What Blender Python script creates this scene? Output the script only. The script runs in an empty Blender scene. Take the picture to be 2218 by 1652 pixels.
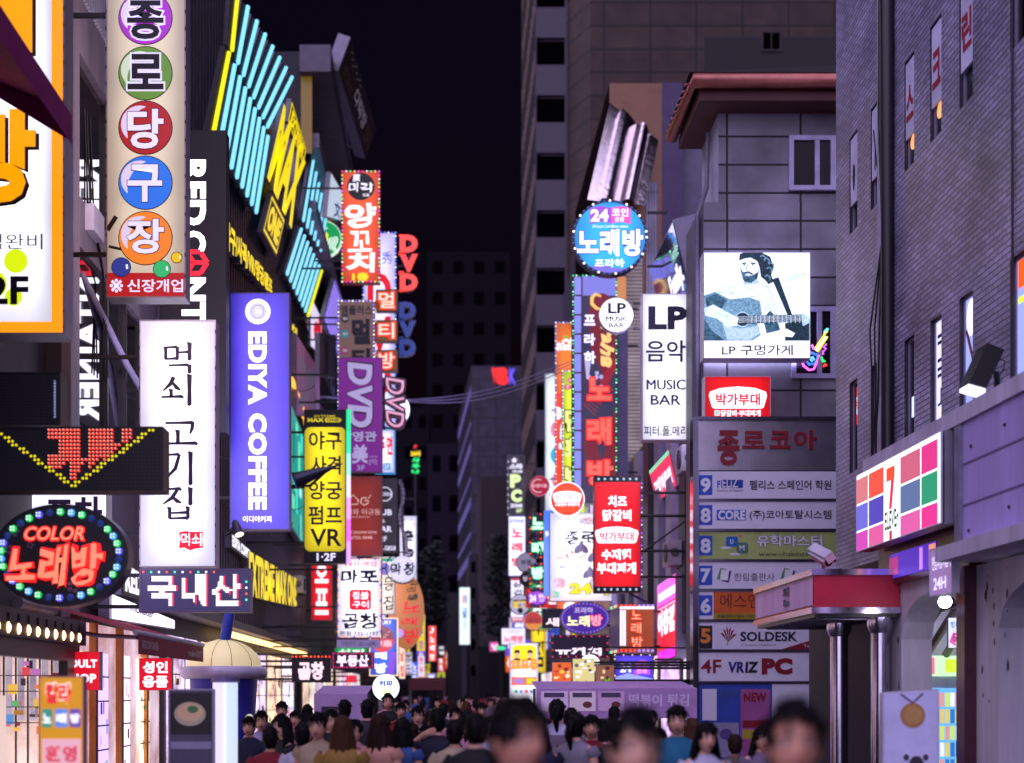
import bpy, bmesh, math, random
from mathutils import Vector, Matrix, noise
R = math.radians
rnd = random.Random(7)
scene = bpy.context.scene
COL = scene.collection

# ---------------------------------------------------------------- camera, sky, exposure
F, VX, VY, H = 3000.0, 970.0, 1500.0, 1.75      # focal length and vanishing point in picture units (2218 x 1652)
cam_d = bpy.data.cameras.new('camera')
cam = bpy.data.objects.new('camera', cam_d); COL.objects.link(cam)
cam.location = (0, 0, H); cam.rotation_euler = (R(90), 0, 0)
cam_d.sensor_width = 36; cam_d.lens = F / 2218 * 36
cam_d.shift_x = (1109 - VX) / 2218; cam_d.shift_y = (VY - 826) / 2218
cam_d.clip_start = 0.1; cam_d.clip_end = 2000
cam_d.dof.use_dof = True; cam_d.dof.focus_distance = 19; cam_d.dof.aperture_fstop = 0.95
scene.camera = cam
w = bpy.data.worlds.new('World'); scene.world = w; w.use_nodes = True
nt = w.node_tree; bg = nt.nodes['Background']
sky = nt.nodes.new('ShaderNodeTexSky'); sky.sky_type = 'NISHITA'; sky.sun_disc = False
sky.sun_elevation = R(-3); sky.sun_rotation = R(200)
tint = nt.nodes.new('ShaderNodeMix'); tint.data_type = 'RGBA'; tint.blend_type = 'MULTIPLY'; tint.inputs[0].default_value = 1
tint.inputs[7].default_value = (0.55, 0.30, 1.0, 1)
nt.links.new(sky.outputs[0], tint.inputs[6]); nt.links.new(tint.outputs[2], bg.inputs[0])
bg.inputs[1].default_value = 0.10
sun_d = bpy.data.lights.new('city_glow', 'SUN'); sun_d.energy = 4.7; sun_d.angle = R(120); sun_d.color = (0.72, 0.62, 1.0)
sun = bpy.data.objects.new('city_glow', sun_d); COL.objects.link(sun)
sun.rotation_euler = (R(56), 0, R(-50))            # a wide dim glow from behind and above the camera
vs = scene.view_settings; vs.view_transform = 'Standard'; vs.look = 'None'; vs.exposure = 0; vs.gamma = 1
scene.cycles.use_denoising = True
scene.cycles.max_bounces = 6; scene.cycles.sample_clamp_indirect = 4; scene.cycles.caustics_reflective = False

# ---------------------------------------------------------------- materials
def lin(h):
    if not isinstance(h, str): return tuple(h)
    h = h.lstrip('#'); c = [int(h[i:i+2], 16) / 255 for i in (0, 2, 4)]
    return tuple(x / 12.92 if x <= 0.04045 else ((x + 0.055) / 1.055) ** 2.4 for x in c)
_mc = {}
def em(h, s=1.0, sample=True, tubes=0, raw=False):
    """a lit surface; tubes > 0: uneven backlight painted into the emission, noise scale = tubes"""
    if tubes: s *= 1.12 if min(lin(h)) > .62 else 1.15
    k = ('e', h, s, sample, tubes)
    if k in _mc: return _mc[k]
    m = bpy.data.materials.new('lit_' + str(h).strip('#')); m.use_nodes = True
    n = m.node_tree.nodes; b = n['Principled BSDF']; c = lin(h)
    b.inputs['Base Color'].default_value = (*[x * 0.6 for x in c], 1); b.inputs['Roughness'].default_value = 0.35
    b.inputs['Emission Color'].default_value = (*c, 1); b.inputs['Emission Strength'].default_value = s
    if tubes:                                        # painted backlight: emission uneven by noise, weaker towards the cabinet's edge
        lk = m.node_tree.links.new
        def mth(op, x, y=0.0):
            q = n.new('ShaderNodeMath'); q.operation = op
            for i, v in enumerate((x, y)):
                if isinstance(v, (int, float)): q.inputs[i].default_value = v
                else: lk(v, q.inputs[i])
            return q.outputs[0]
        tc = n.new('ShaderNodeTexCoord'); wv = n.new('ShaderNodeTexNoise'); wv.inputs['Scale'].default_value = tubes
        lk(tc.outputs['Object'], wv.inputs['Vector']); sp = n.new('ShaderNodeSeparateXYZ'); lk(tc.outputs['Generated'], sp.inputs[0])
        def edge(o, w_):
            d = mth('SUBTRACT', 0.5, mth('ABSOLUTE', mth('SUBTRACT', o, 0.5))); mr = n.new('ShaderNodeMapRange'); mr.interpolation_type = 'SMOOTHSTEP'
            mr.inputs[1].default_value = -0.06; mr.inputs[2].default_value = w_; lk(d, mr.inputs[0]); return mr.outputs[0]
        e_ = mth('MULTIPLY', edge(sp.outputs[0], .34), edge(sp.outputs[2], .16))
        mr = n.new('ShaderNodeMapRange'); mr.inputs[1].default_value = 0.3; mr.inputs[2].default_value = 0.7; mr.inputs[3].default_value = 0.82; mr.inputs[4].default_value = 1.12
        lk(wv.outputs['Fac'], mr.inputs[0]); lk(mth('MULTIPLY', mth('MULTIPLY', mr.outputs[0], mth('ADD', mth('MULTIPLY', e_, .70), .36)), s), b.inputs['Emission Strength'])
    if not sample: m.cycles.emission_sampling = 'NONE'
    _mc[k] = m; return m
def mat(h, rough=0.6, metal=0.0, var=0.25, scale=3.0, bump=0.0, glow=0.0, streak=False, spec=0.5):
    """a surface with uneven, dirty colour; glow paints faint light into it as emission"""
    k = ('m', h, rough, metal, var, scale, bump, glow, streak, spec)
    if k in _mc: return _mc[k]
    m = bpy.data.materials.new('surface_' + str(h).strip('#')); m.use_nodes = True
    t = m.node_tree; n = t.nodes; b = n['Principled BSDF']; c = lin(h)
    b.inputs['Roughness'].default_value = rough; b.inputs['Metallic'].default_value = metal
    b.inputs['Specular IOR Level'].default_value = spec
    if glow < .2: glow = 0
    if glow:
        b.inputs['Emission Color'].default_value = (*c, 1); b.inputs['Emission Strength'].default_value = glow
    tc = n.new('ShaderNodeTexCoord'); mp = n.new('ShaderNodeMapping'); t.links.new(tc.outputs['Object'], mp.inputs['Vector'])
    if streak: mp.inputs['Scale'].default_value = (1, 1, 0.12)
    nz = n.new('ShaderNodeTexNoise'); nz.inputs['Scale'].default_value = scale; nz.inputs['Detail'].default_value = 8; nz.inputs['Roughness'].default_value = 0.65
    t.links.new(mp.outputs[0], nz.inputs['Vector'])
    rp = n.new('ShaderNodeValToRGB'); rp.color_ramp.elements[0].position = 0.3; rp.color_ramp.elements[1].position = 0.72
    rp.color_ramp.elements[0].color = (*[x * (1 - var) for x in c], 1); rp.color_ramp.elements[1].color = (*[min(1, x * (1 + var * 0.6)) for x in c], 1)
    t.links.new(nz.outputs['Fac'], rp.inputs[0]); t.links.new(rp.outputs[0], b.inputs['Base Color'])
    if bump:
        bp = n.new('ShaderNodeBump'); bp.inputs['Strength'].default_value = bump; bp.inputs['Distance'].default_value = 0.02
        n2 = n.new('ShaderNodeTexNoise'); n2.inputs['Scale'].default_value = scale * 12
        t.links.new(mp.outputs[0], n2.inputs['Vector']); t.links.new(n2.outputs['Fac'], bp.inputs['Height']); t.links.new(bp.outputs[0], b.inputs['Normal'])
    _mc[k] = m; return m
def grid_mat(h, joint, bw, bh, rough=0.6, mortar=0.012, axes='XZ', offset=0.0, var=0.25, bump=0.4, soft=0.05, spec=0.5):
    """brick, tile or stone panel courses; axes = the wall's own two directions"""
    m = bpy.data.materials.new('courses_' + h.strip('#')); m.use_nodes = True
    t = m.node_tree; n = t.nodes; b = n['Principled BSDF']; c = lin(h)
    tc = n.new('ShaderNodeTexCoord'); sp = n.new('ShaderNodeSeparateXYZ'); cb = n.new('ShaderNodeCombineXYZ')
    t.links.new(tc.outputs['Object'], sp.inputs[0])
    t.links.new(sp.outputs['XYZ'.index(axes[0])], cb.inputs[0]); t.links.new(sp.outputs['XYZ'.index(axes[1])], cb.inputs[1])
    br = n.new('ShaderNodeTexBrick'); br.offset = offset; br.inputs['Scale'].default_value = 1.0
    br.inputs['Brick Width'].default_value = bw; br.inputs['Row Height'].default_value = bh
    br.inputs['Mortar Size'].default_value = mortar; br.inputs['Mortar Smooth'].default_value = soft; br.inputs['Bias'].default_value = 0
    br.inputs['Color1'].default_value = (*[x * (1 - var) for x in c], 1); br.inputs['Color2'].default_value = (*[x * (1 + var) for x in c], 1)
    br.inputs['Mortar'].default_value = (*lin(joint), 1)
    t.links.new(cb.outputs[0], br.inputs['Vector'])
    nz = n.new('ShaderNodeTexNoise'); nz.inputs['Scale'].default_value = 0.9; nz.inputs['Detail'].default_value = 8
    t.links.new(cb.outputs[0], nz.inputs['Vector'])
    mr = n.new('ShaderNodeMapRange'); mr.inputs[1].default_value = 0.3; mr.inputs[2].default_value = 0.7; mr.inputs[3].default_value = 0.48; mr.inputs[4].default_value = 1.22
    t.links.new(nz.outputs['Fac'], mr.inputs[0])
    mx = n.new('ShaderNodeMix'); mx.data_type = 'RGBA'; mx.blend_type = 'MULTIPLY'; mx.inputs[0].default_value = 1
    t.links.new(br.outputs['Color'], mx.inputs[6]); t.links.new(mr.outputs[0], mx.inputs[7]); t.links.new(mx.outputs[2], b.inputs['Base Color'])
    b.inputs['Roughness'].default_value = rough; b.inputs['Specular IOR Level'].default_value = spec
    bp = n.new('ShaderNodeBump'); bp.inputs['Strength'].default_value = bump; bp.inputs['Distance'].default_value = 0.01; bp.invert = True
    t.links.new(br.outputs['Fac'], bp.inputs['Height']); t.links.new(bp.outputs[0], b.inputs['Normal'])
    return m
def film(h, rough=.2, nm=(320, 620)):
    """bright metal whose thin-film tint paints in coloured neon reflections"""
    m = bpy.data.materials.new('film'); m.use_nodes = True; n = m.node_tree.nodes; b = n['Principled BSDF']; lk = m.node_tree.links.new
    b.inputs['Base Color'].default_value = (*lin(h), 1); b.inputs['Metallic'].default_value = 1; b.inputs['Roughness'].default_value = rough; b.inputs['Thin Film IOR'].default_value = 1.6
    tc = n.new('ShaderNodeTexCoord'); nz = n.new('ShaderNodeTexNoise'); nz.inputs['Scale'].default_value = .7; nz.inputs['Detail'].default_value = 3; lk(tc.outputs['Object'], nz.inputs['Vector'])
    mr = n.new('ShaderNodeMapRange'); mr.inputs[1].default_value = .3; mr.inputs[2].default_value = .7; mr.inputs[3].default_value = nm[0]; mr.inputs[4].default_value = nm[1]; lk(nz.outputs['Fac'], mr.inputs[0]); lk(mr.outputs[0], b.inputs['Thin Film Thickness'])
    n2 = n.new('ShaderNodeTexNoise'); n2.inputs['Scale'].default_value = 5; lk(tc.outputs['Object'], n2.inputs['Vector']); bp = n.new('ShaderNodeBump'); bp.inputs['Strength'].default_value = .35; bp.inputs['Distance'].default_value = .03; lk(n2.outputs['Fac'], bp.inputs['Height']); lk(bp.outputs[0], b.inputs['Normal'])
    return m
def metal(h, rough=0.3, var=0.15, bump=0.0): return mat(h, rough, 1.0, var, 2.0, bump)
GLASS = mat('#0a0a12', 0.04, 0, 0.05, spec=1.0); GLASS.node_tree.nodes['Principled BSDF'].inputs['IOR'].default_value = 2.2
STEEL = metal('#c9c4d6', 0.18); DARK = mat('#17141c', 0.5); GREY = mat('#6d6878', 0.55); LGREY = mat('#9c97a8', 0.5); BLACK = mat('#0a090c', 0.45)
INK = mat('#16122a', 0.5, var=0.05)
WHITE = em('#e9e6ff', 1.5, tubes=1.6); WHT = em('#f1efff', 1.25); PAINT = mat('#cfcbe0', 0.5)

# ---------------------------------------------------------------- planes: where a picture point lies in the place
class Fr:                                         # a plane across the street at distance Y
    def __init__(s, Y): s.Y = Y
    def __call__(s, x, y, d=0): return Vector(((x - VX) / F * s.Y, s.Y - d, H - (y - VY) / F * s.Y))
class Wl:                                         # a plane along the street at X; u = distance Y, v = height Z
    def __init__(s, X): s.X = X; s.n = 1 if X < 0 else -1
    def __call__(s, u, v, d=0): return Vector((s.X + s.n * d, u, v))
class Pl:                                         # any plane
    def __init__(s, O, U, V): s.O, s.U, s.V = Vector(O), Vector(U), Vector(V); s.N = s.U.cross(s.V).normalized()
    def __call__(s, u, v, d=0): return s.O + s.U * u + s.V * v + s.N * d
class Gr:                                         # the ground plan: u = X, v = Y, d = height
    def __call__(s, u, v, d=0): return Vector((u, v, d))
def yw(x, X): return F * X / (x - VX)
def pz(y, Y): return H - (y - VY) / F * Y
def px(x, Y): return (x - VX) / F * Y

# ---------------------------------------------------------------- text as flat polygons
_tc = {}
def text_geo(s, bold=0.0, res=3):
    k = (s, round(bold, 3), res)
    if k in _tc: return _tc[k]
    c = bpy.data.curves.new('t', 'FONT'); c.body = s; c.offset = bold; c.resolution_u = res; c.space_character = 1 + max(0, bold - .02) * 2.2
    o = bpy.data.objects.new('t', c); m = bpy.data.meshes.new_from_object(o)
    vs = [(v.co.x, v.co.y) for v in m.vertices]; fs = [tuple(p.vertices) for p in m.polygons]
    bpy.data.objects.remove(o); bpy.data.curves.remove(c); bpy.data.meshes.remove(m)
    # merge doubled points so that outlines can be raised
    key = {}; idx = []; nv = []
    for x, y in vs:
        q = (round(x, 4), round(y, 4))
        if q not in key: key[q] = len(nv); nv.append((x, y))
        idx.append(key[q])
    nf = []
    for f in fs:
        g = []
        for i in f:
            if idx[i] not in g: g.append(idx[i])
        if len(g) > 2: nf.append(tuple(g))
    _tc[k] = (nv, nf); return _tc[k]

# ---------------------------------------------------------------- mesh collector
class L:
    def __init__(s): s.v = []; s.f = []; s.m = []; s.s = []; s.mats = []
    def mi(s, m):
        if m not in s.mats: s.mats.append(m)
        return s.mats.index(m)
    def raw(s, pts, faces, m, smooth=False):
        b = len(s.v); s.v += [Vector(p) for p in pts]; i = s.mi(m)
        for f in faces: s.f.append(tuple(b + k for k in f)); s.m.append(i); s.s.append(smooth)
        return s
    def poly(s, pl, pts, m, d=0.0, t=0.0, side=None):
        n = len(pts); s.raw([pl(x, y, d) for x, y in pts], [tuple(range(n))], m)
        if t:
            a = [pl(x, y, d) for x, y in pts]; b = [pl(x, y, d - t) for x, y in pts]
            s.raw(a + b, [(i, (i + 1) % n, n + (i + 1) % n, n + i) for i in range(n)] + [tuple(range(2 * n - 1, n - 1, -1))], side or m)
        return s
    def rect(s, pl, x0, y0, x1, y1, m, d=0.0, t=0.0, side=None): return s.poly(pl, [(x0, y0), (x1, y0), (x1, y1), (x0, y1)], m, d, t, side)
    def rrect(s, pl, x0, y0, x1, y1, r, m, d=0.0, t=0.0, side=None):
        p = []; sx = 1 if x1 > x0 else -1; sy = 1 if y1 > y0 else -1
        for cx, cy, a in ((x1 - r * sx, y0 + r * sy, -90), (x1 - r * sx, y1 - r * sy, 0), (x0 + r * sx, y1 - r * sy, 90), (x0 + r * sx, y0 + r * sy, 180)):
            for k in range(6):
                q = R(a + k * 18); p.append((cx + r * sx * math.cos(q), cy + r * sy * math.sin(q)))
        return s.poly(pl, p, m, d, t, side)
    def ell(s, pl, cx, cy, rx, ry, m, d=0.0, t=0.0, n=40, side=None, a0=0, a1=360):
        k = n if a1 - a0 >= 360 else n + 1
        p = [(cx + rx * math.cos(R(a0 + (a1 - a0) * i / n)), cy + ry * math.sin(R(a0 + (a1 - a0) * i / n))) for i in range(k)]
        return s.poly(pl, p, m, d, t, side)
    def ring(s, pl, cx, cy, rx, ry, w, m, d=0.0, n=40, a0=0, a1=360):
        o = []; q = []
        for i in range(n + 1):
            a = R(a0 + (a1 - a0) * i / n); o.append(pl(cx + rx * math.cos(a), cy + ry * math.sin(a), d)); q.append(pl(cx + (rx - w) * math.cos(a), cy + (ry - w) * math.sin(a), d))
        return s.raw(o + q, [(i, i + 1, n + 2 + i, n + 1 + i) for i in range(n)], m)
    def line(s, pl, pts, wd, m, d=0.0, t=0.0):
        """a flat brush line; wd = half width or one per point"""
        n = len(pts); ws = wd if isinstance(wd, (list, tuple)) else [wd] * n; a = []; b = []
        for i in range(n):
            p0 = pts[max(0, i - 1)]; p1 = pts[min(n - 1, i + 1)]; dx, dy = p1[0] - p0[0], p1[1] - p0[1]; l = math.hypot(dx, dy) or 1
            nx, ny = -dy / l * ws[i], dx / l * ws[i]
            a.append((pts[i][0] + nx, pts[i][1] + ny)); b.append((pts[i][0] - nx, pts[i][1] - ny))
        for i in range(n - 1): s.poly(pl, [a[i], a[i + 1], b[i + 1], b[i]], m, d + 0.0002 * i, t)
        return s
    def text(s, pl, tx, x0, y0, x1, y1, m, d=0.004, bold=0.0, rot=0, t=0.0, wob=0.0, side=None, shear=0.0, keep=False, flip=False):
        """fits the words into the box x0..x1 (left to right), y0 (top) .. y1 (bottom); rot: read downwards"""
        vs, fs = text_geo(tx, bold)
        if not vs: return s
        if shear: vs = [(x + shear * y, y) for x, y in vs]
        if wob:
            vs = [(x + wob * noise.noise((x * 2.3, y * 2.3, 1.7)) + wob * 0.5 * noise.noise((x * 7, y * 7, 4)), y + wob * noise.noise((x * 2.1, y * 2.1, 9.2)) + wob * 0.5 * noise.noise((x * 7, y * 7, 8))) for x, y in vs]
        if rot: vs = [(y, -x) for x, y in vs]
        if flip: vs = [(-x, y) for x, y in vs]
        ax, bx = min(v[0] for v in vs), max(v[0] for v in vs); ay, by = min(v[1] for v in vs), max(v[1] for v in vs)
        sx = (x1 - x0) / (bx - ax); sy = (y0 - y1) / (by - ay); ox, oy = x0, y1
        if keep:
            k = min(abs(sx), abs(sy)); ox = (x0 + x1) / 2 - math.copysign(k, sx) * (bx - ax) / 2; oy = (y0 + y1) / 2 - math.copysign(k, sy) * (by - ay) / 2
            sx, sy = math.copysign(k, sx), math.copysign(k, sy)
        p2 = [(ox + (x - ax) * sx, oy + (y - ay) * sy) for x, y in vs]
        s.raw([pl(x, y, d) for x, y in p2], fs, m)
        if t:
            ed = {}
            for f in fs:
                for i in range(len(f)):
                    e = (f[i], f[(i + 1) % len(f)]); ed[tuple(sorted(e))] = ed.get(tuple(sorted(e)), 0) + 1
            for (i, j), c in ed.items():
                if c == 1: s.raw([pl(*p2[i], d), pl(*p2[j], d), pl(*p2[j], d - t), pl(*p2[i], d - t)], [(0, 1, 2, 3)], side or m)
        return s
    def outlined(s, pl, tx, x0, y0, x1, y1, m, mo, d=0.004, bold=0.02, ow=0.03, **k):
        gx = (x1 - x0) * ow * 0.5 / max(1, len(tx)); gy = (y1 - y0) * ow
        s.text(pl, tx, x0 - gx * 2, y0 - gy, x1 + gx * 2, y1 + gy, mo, d, bold + ow, **k)
        return s.text(pl, tx, x0, y0, x1, y1, m, d + 0.004, bold, **k)
    def dots(s, pl, tx, x0, y0, x1, y1, step, m, d=0.01, bold=0.02, r=0.4, edge=None, stepx=None):
        """the words as round lamps on a grid"""
        vs, fs = text_geo(tx, bold); ax, bx = min(v[0] for v in vs), max(v[0] for v in vs); ay, by = min(v[1] for v in vs), max(v[1] for v in vs)
        tris = []
        for f in fs:
            for i in range(1, len(f) - 1): tris.append((vs[f[0]], vs[f[i]], vs[f[i + 1]]))
        def inside(x, y):
            u = ax + (x - x0) / (x1 - x0) * (bx - ax); v = ay + (y - y1) / (y0 - y1) * (by - ay)
            for (a, b), (c, e), (g, h) in tris:
                q1 = (u - c) * (b - e) - (a - c) * (v - e); q2 = (u - g) * (e - h) - (c - g) * (v - h); q3 = (u - a) * (h - b) - (g - a) * (v - b)
                if (q1 >= 0) == (q2 >= 0) == (q3 >= 0): return True
            return False
        sx = stepx or step
        nx, ny = int(abs(x1 - x0) / abs(sx)), int(abs(y1 - y0) / abs(step)); dx = math.copysign(sx, x1 - x0); dy = math.copysign(step, y1 - y0)
        for j in range(ny + 1):
            for i in range(nx + 1):
                if inside(x0 + (i + .5) * dx, y0 + (j + .5) * dy):
                    out = edge and not inside(x0 + (i + 1.5) * dx, y0 + (j + .5) * dy)
                    s.ell(pl, x0 + (i + .5) * dx, y0 + (j + .5) * dy, r * abs(sx), r * abs(step), edge if out else m, d, n=8)
        return s
    def bulbs(s, pl, pts, r, mats, d=0.02):
        for i, (x, y) in enumerate(pts):
            s.dome(pl, x, y, r, mats[i % len(mats)], d)
        return s
    def dome(s, pl, x, y, r, m, d=0.02, h=None):
        c = pl(x, y, d); e = (pl(x + r, y, d) - c).length; top = pl(x, y, d + (h or e * 0.8)); v = [pl(x + r * math.cos(R(45 * k)), y + r * math.sin(R(45 * k)), d) for k in range(8)]
        v2 = [pl(x + r * .7 * math.cos(R(45 * k)), y + r * .7 * math.sin(R(45 * k)), d + (h or e * 0.8) * .75) for k in range(8)]
        return s.raw(v + v2 + [top], [(k, (k + 1) % 8, 8 + (k + 1) % 8, 8 + k) for k in range(8)] + [(8 + k, 8 + (k + 1) % 8, 16) for k in range(8)], m, True)
    def tube(s, pts, r, m, n=8, caps=True):
        pts = [Vector(p) for p in pts]; rs = r if isinstance(r, (list, tuple)) else [r] * len(pts); vv = []; ff = []
        for i, p in enumerate(pts):
            dr = (pts[min(i + 1, len(pts) - 1)] - pts[max(i - 1, 0)]).normalized()
            up = Vector((0, 0, 1)) if abs(dr.z) < 0.95 else Vector((1, 0, 0)); a = dr.cross(up).normalized(); b = dr.cross(a)
            vv += [p + (a * math.cos(2 * math.pi * k / n) + b * math.sin(2 * math.pi * k / n)) * rs[i] for k in range(n)]
        for i in range(len(pts) - 1): ff += [(i * n + k, i * n + (k + 1) % n, (i + 1) * n + (k + 1) % n, (i + 1) * n + k) for k in range(n)]
        s.raw(vv, ff, m, n > 5)
        if caps: s.raw(vv[:n], [tuple(range(n))], m); s.raw(vv[-n:], [tuple(range(n))], m)
        return s
    def box(s, x0, y0, z0, x1, y1, z1, m):
        p = [(x, y, z) for z in (z0, z1) for y in (y0, y1) for x in (x0, x1)]
        return s.raw(p, [(0, 2, 3, 1), (4, 5, 7, 6), (0, 1, 5, 4), (2, 6, 7, 3), (0, 4, 6, 2), (1, 3, 7, 5)], m)
    def ball(s, c, r, m, n=16, sq=(1, 1, 1)):
        c = Vector(c); v = []; f = []; k = n // 2
        for j in range(k + 1):
            a = math.pi * j / k
            for i in range(n):
                b = 2 * math.pi * i / n; v.append(c + Vector((math.sin(a) * math.cos(b) * sq[0], math.sin(a) * math.sin(b) * sq[1], math.cos(a) * sq[2])) * r)
        for j in range(k):
            for i in range(n): f.append((j * n + i, j * n + (i + 1) % n, (j + 1) * n + (i + 1) % n, (j + 1) * n + i))
        return s.raw(v, f, m, True)
    def build(s, name, parent=None, origin=None):
        me = bpy.data.meshes.new(name); o = Vector(origin) if origin is not None else (parent.location if parent else Vector((0, 0, 0)))
        me.from_pydata([v - o for v in s.v], [], s.f)
        for m in s.mats: me.materials.append(m)
        me.polygons.foreach_set('material_index', s.m); me.polygons.foreach_set('use_smooth', s.s); me.update()
        ob = bpy.data.objects.new(name, me); COL.objects.link(ob)
        if parent: ob.parent = parent
        else: ob.location = o
        return ob

def goods(l, pl, u0, v0, u1, v1, n, seed, d):
    """stock, posters and shelves behind a shop window"""
    q = random.Random(seed); C_ = ['#e84a5a', '#f0c040', '#4a90d8', '#58b070', '#e8e0f0', '#2a2030', '#c87ac8', '#f08a40', '#3a2a40', '#d8a888']
    for k in range(n):
        u, v = q.random(), q.random(); w_, h_ = q.uniform(.04, .16), q.uniform(.03, .14); c = q.choice(C_)
        l.rect(pl, u0 + (u1 - u0) * u * (1 - w_), v0 + (v1 - v0) * v * (1 - h_), u0 + (u1 - u0) * (u * (1 - w_) + w_), v0 + (v1 - v0) * (v * (1 - h_) + h_), em(c, .7) if q.random() < .6 else mat(c, .5), d + .0008 * k)
    for k in range(4): l.rect(pl, u0, v0 + (v1 - v0) * (.2 + .2 * k), u1, v0 + (v1 - v0) * (.212 + .2 * k), mat('#5a4a48', .5), d + .0008 * n)
def tag(o, label, cat, group=None):
    o['label'] = label; o['category'] = cat
    if group: o['group'] = group
    return o
def thing(name, label, cat, loc, group=None):
    o = bpy.data.objects.new(name, None); COL.objects.link(o); o.location = loc; o.empty_display_size = 0.2
    return tag(o, label, cat, group)
def struct(o, kind='structure'): o['kind'] = kind; return o

CABINET = mat('#8d8899', 0.4, 0.3)
def rear(m):
    """the unseen far side of a light box, emission boosted to light the street"""
    k = ('r', m.name)
    if k not in _mc:
        b = m.node_tree.nodes['Principled BSDF']; e = b.inputs['Emission Color'].default_value
        if not m.name.startswith('lit_') or min(e[:3]) < .3: _mc[k] = m
        else:
            r = bpy.data.materials.new('lit_rear'); r.use_nodes = True; q = r.node_tree.nodes['Principled BSDF']; q.inputs['Emission Color'].default_value = (e[0] * .8, e[1] * .7, e[2], 1); q.inputs['Emission Strength'].default_value = 8.0; _mc[k] = r
    return _mc[k]
class Sign:
    """a lit sign cabinet: cabinet, face, what is written on it, lamps round its edge, arms to its wall"""
    def __init__(s, name, label, pl, x0, y0, x1, y1, face, cat='sign', depth=0.2, lip=None, frame=None, shape='rect', group=None, arms=True, wall=None, back=True, d=0.0, rear_face=None):
        s.pl, s.b = pl, (x0, y0, x1, y1); s.parts = {}; s.d = d
        s.root = thing(name, label, cat, pl((x0 + x1) / 2, max(y0, y1) if isinstance(pl, Fr) else min(y0, y1), -depth / 2 + d), group)
        fr = frame or CABINET; c = s.p('cabinet'); f = s.p('face')
        lip = (abs(x1 - x0) * 0.018 if lip is None else lip); lx = math.copysign(lip, x1 - x0); ly = math.copysign(lip, y1 - y0)
        if shape == 'ell':
            cx, cy, rx, ry = (x0 + x1) / 2, (y0 + y1) / 2, (x1 - x0) / 2, (y1 - y0) / 2
            c.ell(pl, cx, cy, rx, ry, fr, d, depth, 48); c.ring(pl, cx, cy, rx, ry, lip, fr, d + 0.012, 48); f.ell(pl, cx, cy, rx - lip, ry - lip, face, d + 0.006, 0, 48)
            if back: s.p('back_panel').ell(pl, cx, cy, rx - lip, ry - lip, face, d - depth - 0.004, 0, 32)
        else:
            c.rect(pl, x0, y0, x1, y1, fr, d, depth)
            if lip:
                for q in ((x0, y0, x1, y0 + ly), (x0, y1 - ly, x1, y1), (x0, y0 + ly, x0 + lx, y1 - ly), (x1 - lx, y0 + ly, x1, y1 - ly)): c.rect(pl, *q, fr, d + 0.018, 0.018)
            f.rect(pl, x0 + lx, y0 + ly, x1 - lx, y1 - ly, face, d + 0.006)
            if back: s.p('back_panel').rect(pl, x0 + lx, y0 + ly, x1 - lx, y1 - ly, rear(rear_face or face), d - depth - 0.004)
        if isinstance(pl, Fr) and shape != 'ell' and lip >= 2.4 and y1 - y0 > 150:      # clips that hold the stretched face, and its welded seams
            k_ = s.p('clip'); yy = y0 + 22
            while yy < y1 - 10:
                for xx in (x0 - .6, x1 - lip * .8): k_.rect(pl, xx, yy, xx + lip * .7, yy + 7, DARK, d + .026, .02)
                yy += 41 + 6 * math.sin(yy)
        if arms and isinstance(pl, Fr):
            a = s.p('bracket'); Y = pl.Y + depth / 2 - d; left = (x0 + x1) / 2 < VX; wx = wall if wall is not None else (-5.05 if left else 5.25)
            e = px(min(x0, x1), Y) if left else px(max(x0, x1), Y)
            if (e - wx) * (1 if left else -1) > 0.06:
                for q in (0.14, 0.86): z = pz(y0 + (y1 - y0) * q, pl.Y); a.box(min(e, wx), Y - .025, z - .025, max(e, wx), Y + .025, z + .025, DARK)
    def p(s, n):
        if n not in s.parts: s.parts[n] = L()
        return s.parts[n]
    def t(s, *a, **k): k.setdefault('d', 0.010 + s.d); s.p('lettering').text(s.pl, *a, **k); return s
    def o(s, *a, **k): k.setdefault('d', 0.010 + s.d); s.p('lettering').outlined(s.pl, *a, **k); return s
    def r(s, *a, part='graphic', **k): k.setdefault('d', 0.008 + s.d); s.p(part).rect(s.pl, *a, **k); return s
    def e(s, *a, part='graphic', **k): k.setdefault('d', 0.008 + s.d); s.p(part).ell(s.pl, *a, **k); return s
    def y(s, *a, part='graphic', **k): k.setdefault('d', 0.008 + s.d); s.p(part).poly(s.pl, *a, **k); return s
    def l(s, *a, part='graphic', **k): k.setdefault('d', 0.010 + s.d); s.p(part).line(s.pl, *a, **k); return s
    def edge_lights(s, r, step, mats, inset=0, sides='tblr', d=0.03, part='light_string'):
        x0, y0, x1, y1 = s.b; pts = []; x0 += inset; x1 -= inset; y0 += inset; y1 -= inset
        nx = max(1, round((x1 - x0) / step)); ny = max(1, round((y1 - y0) / step))
        if 't' in sides: pts += [(x0 + (x1 - x0) * i / nx, y0) for i in range(nx)]
        if 'r' in sides: pts += [(x1, y0 + (y1 - y0) * i / ny) for i in range(ny)]
        if 'b' in sides: pts += [(x1 - (x1 - x0) * i / nx, y1) for i in range(nx)]
        if 'l' in sides: pts += [(x0, y1 - (y1 - y0) * i / ny) for i in range(ny)]
        s.p(part).bulbs(s.pl, pts, r, mats, s.d + d); return s
    def ring_lights(s, r, n, mats, inset=0, d=0.02, part='light_string'):
        x0, y0, x1, y1 = s.b; cx, cy, rx, ry = (x0 + x1) / 2, (y0 + y1) / 2, (x1 - x0) / 2 - inset, (y1 - y0) / 2 - inset
        s.p(part).bulbs(s.pl, [(cx + rx * math.cos(2 * math.pi * i / n), cy + ry * math.sin(2 * math.pi * i / n)) for i in range(n)], r, mats, s.d + d); return s
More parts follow.
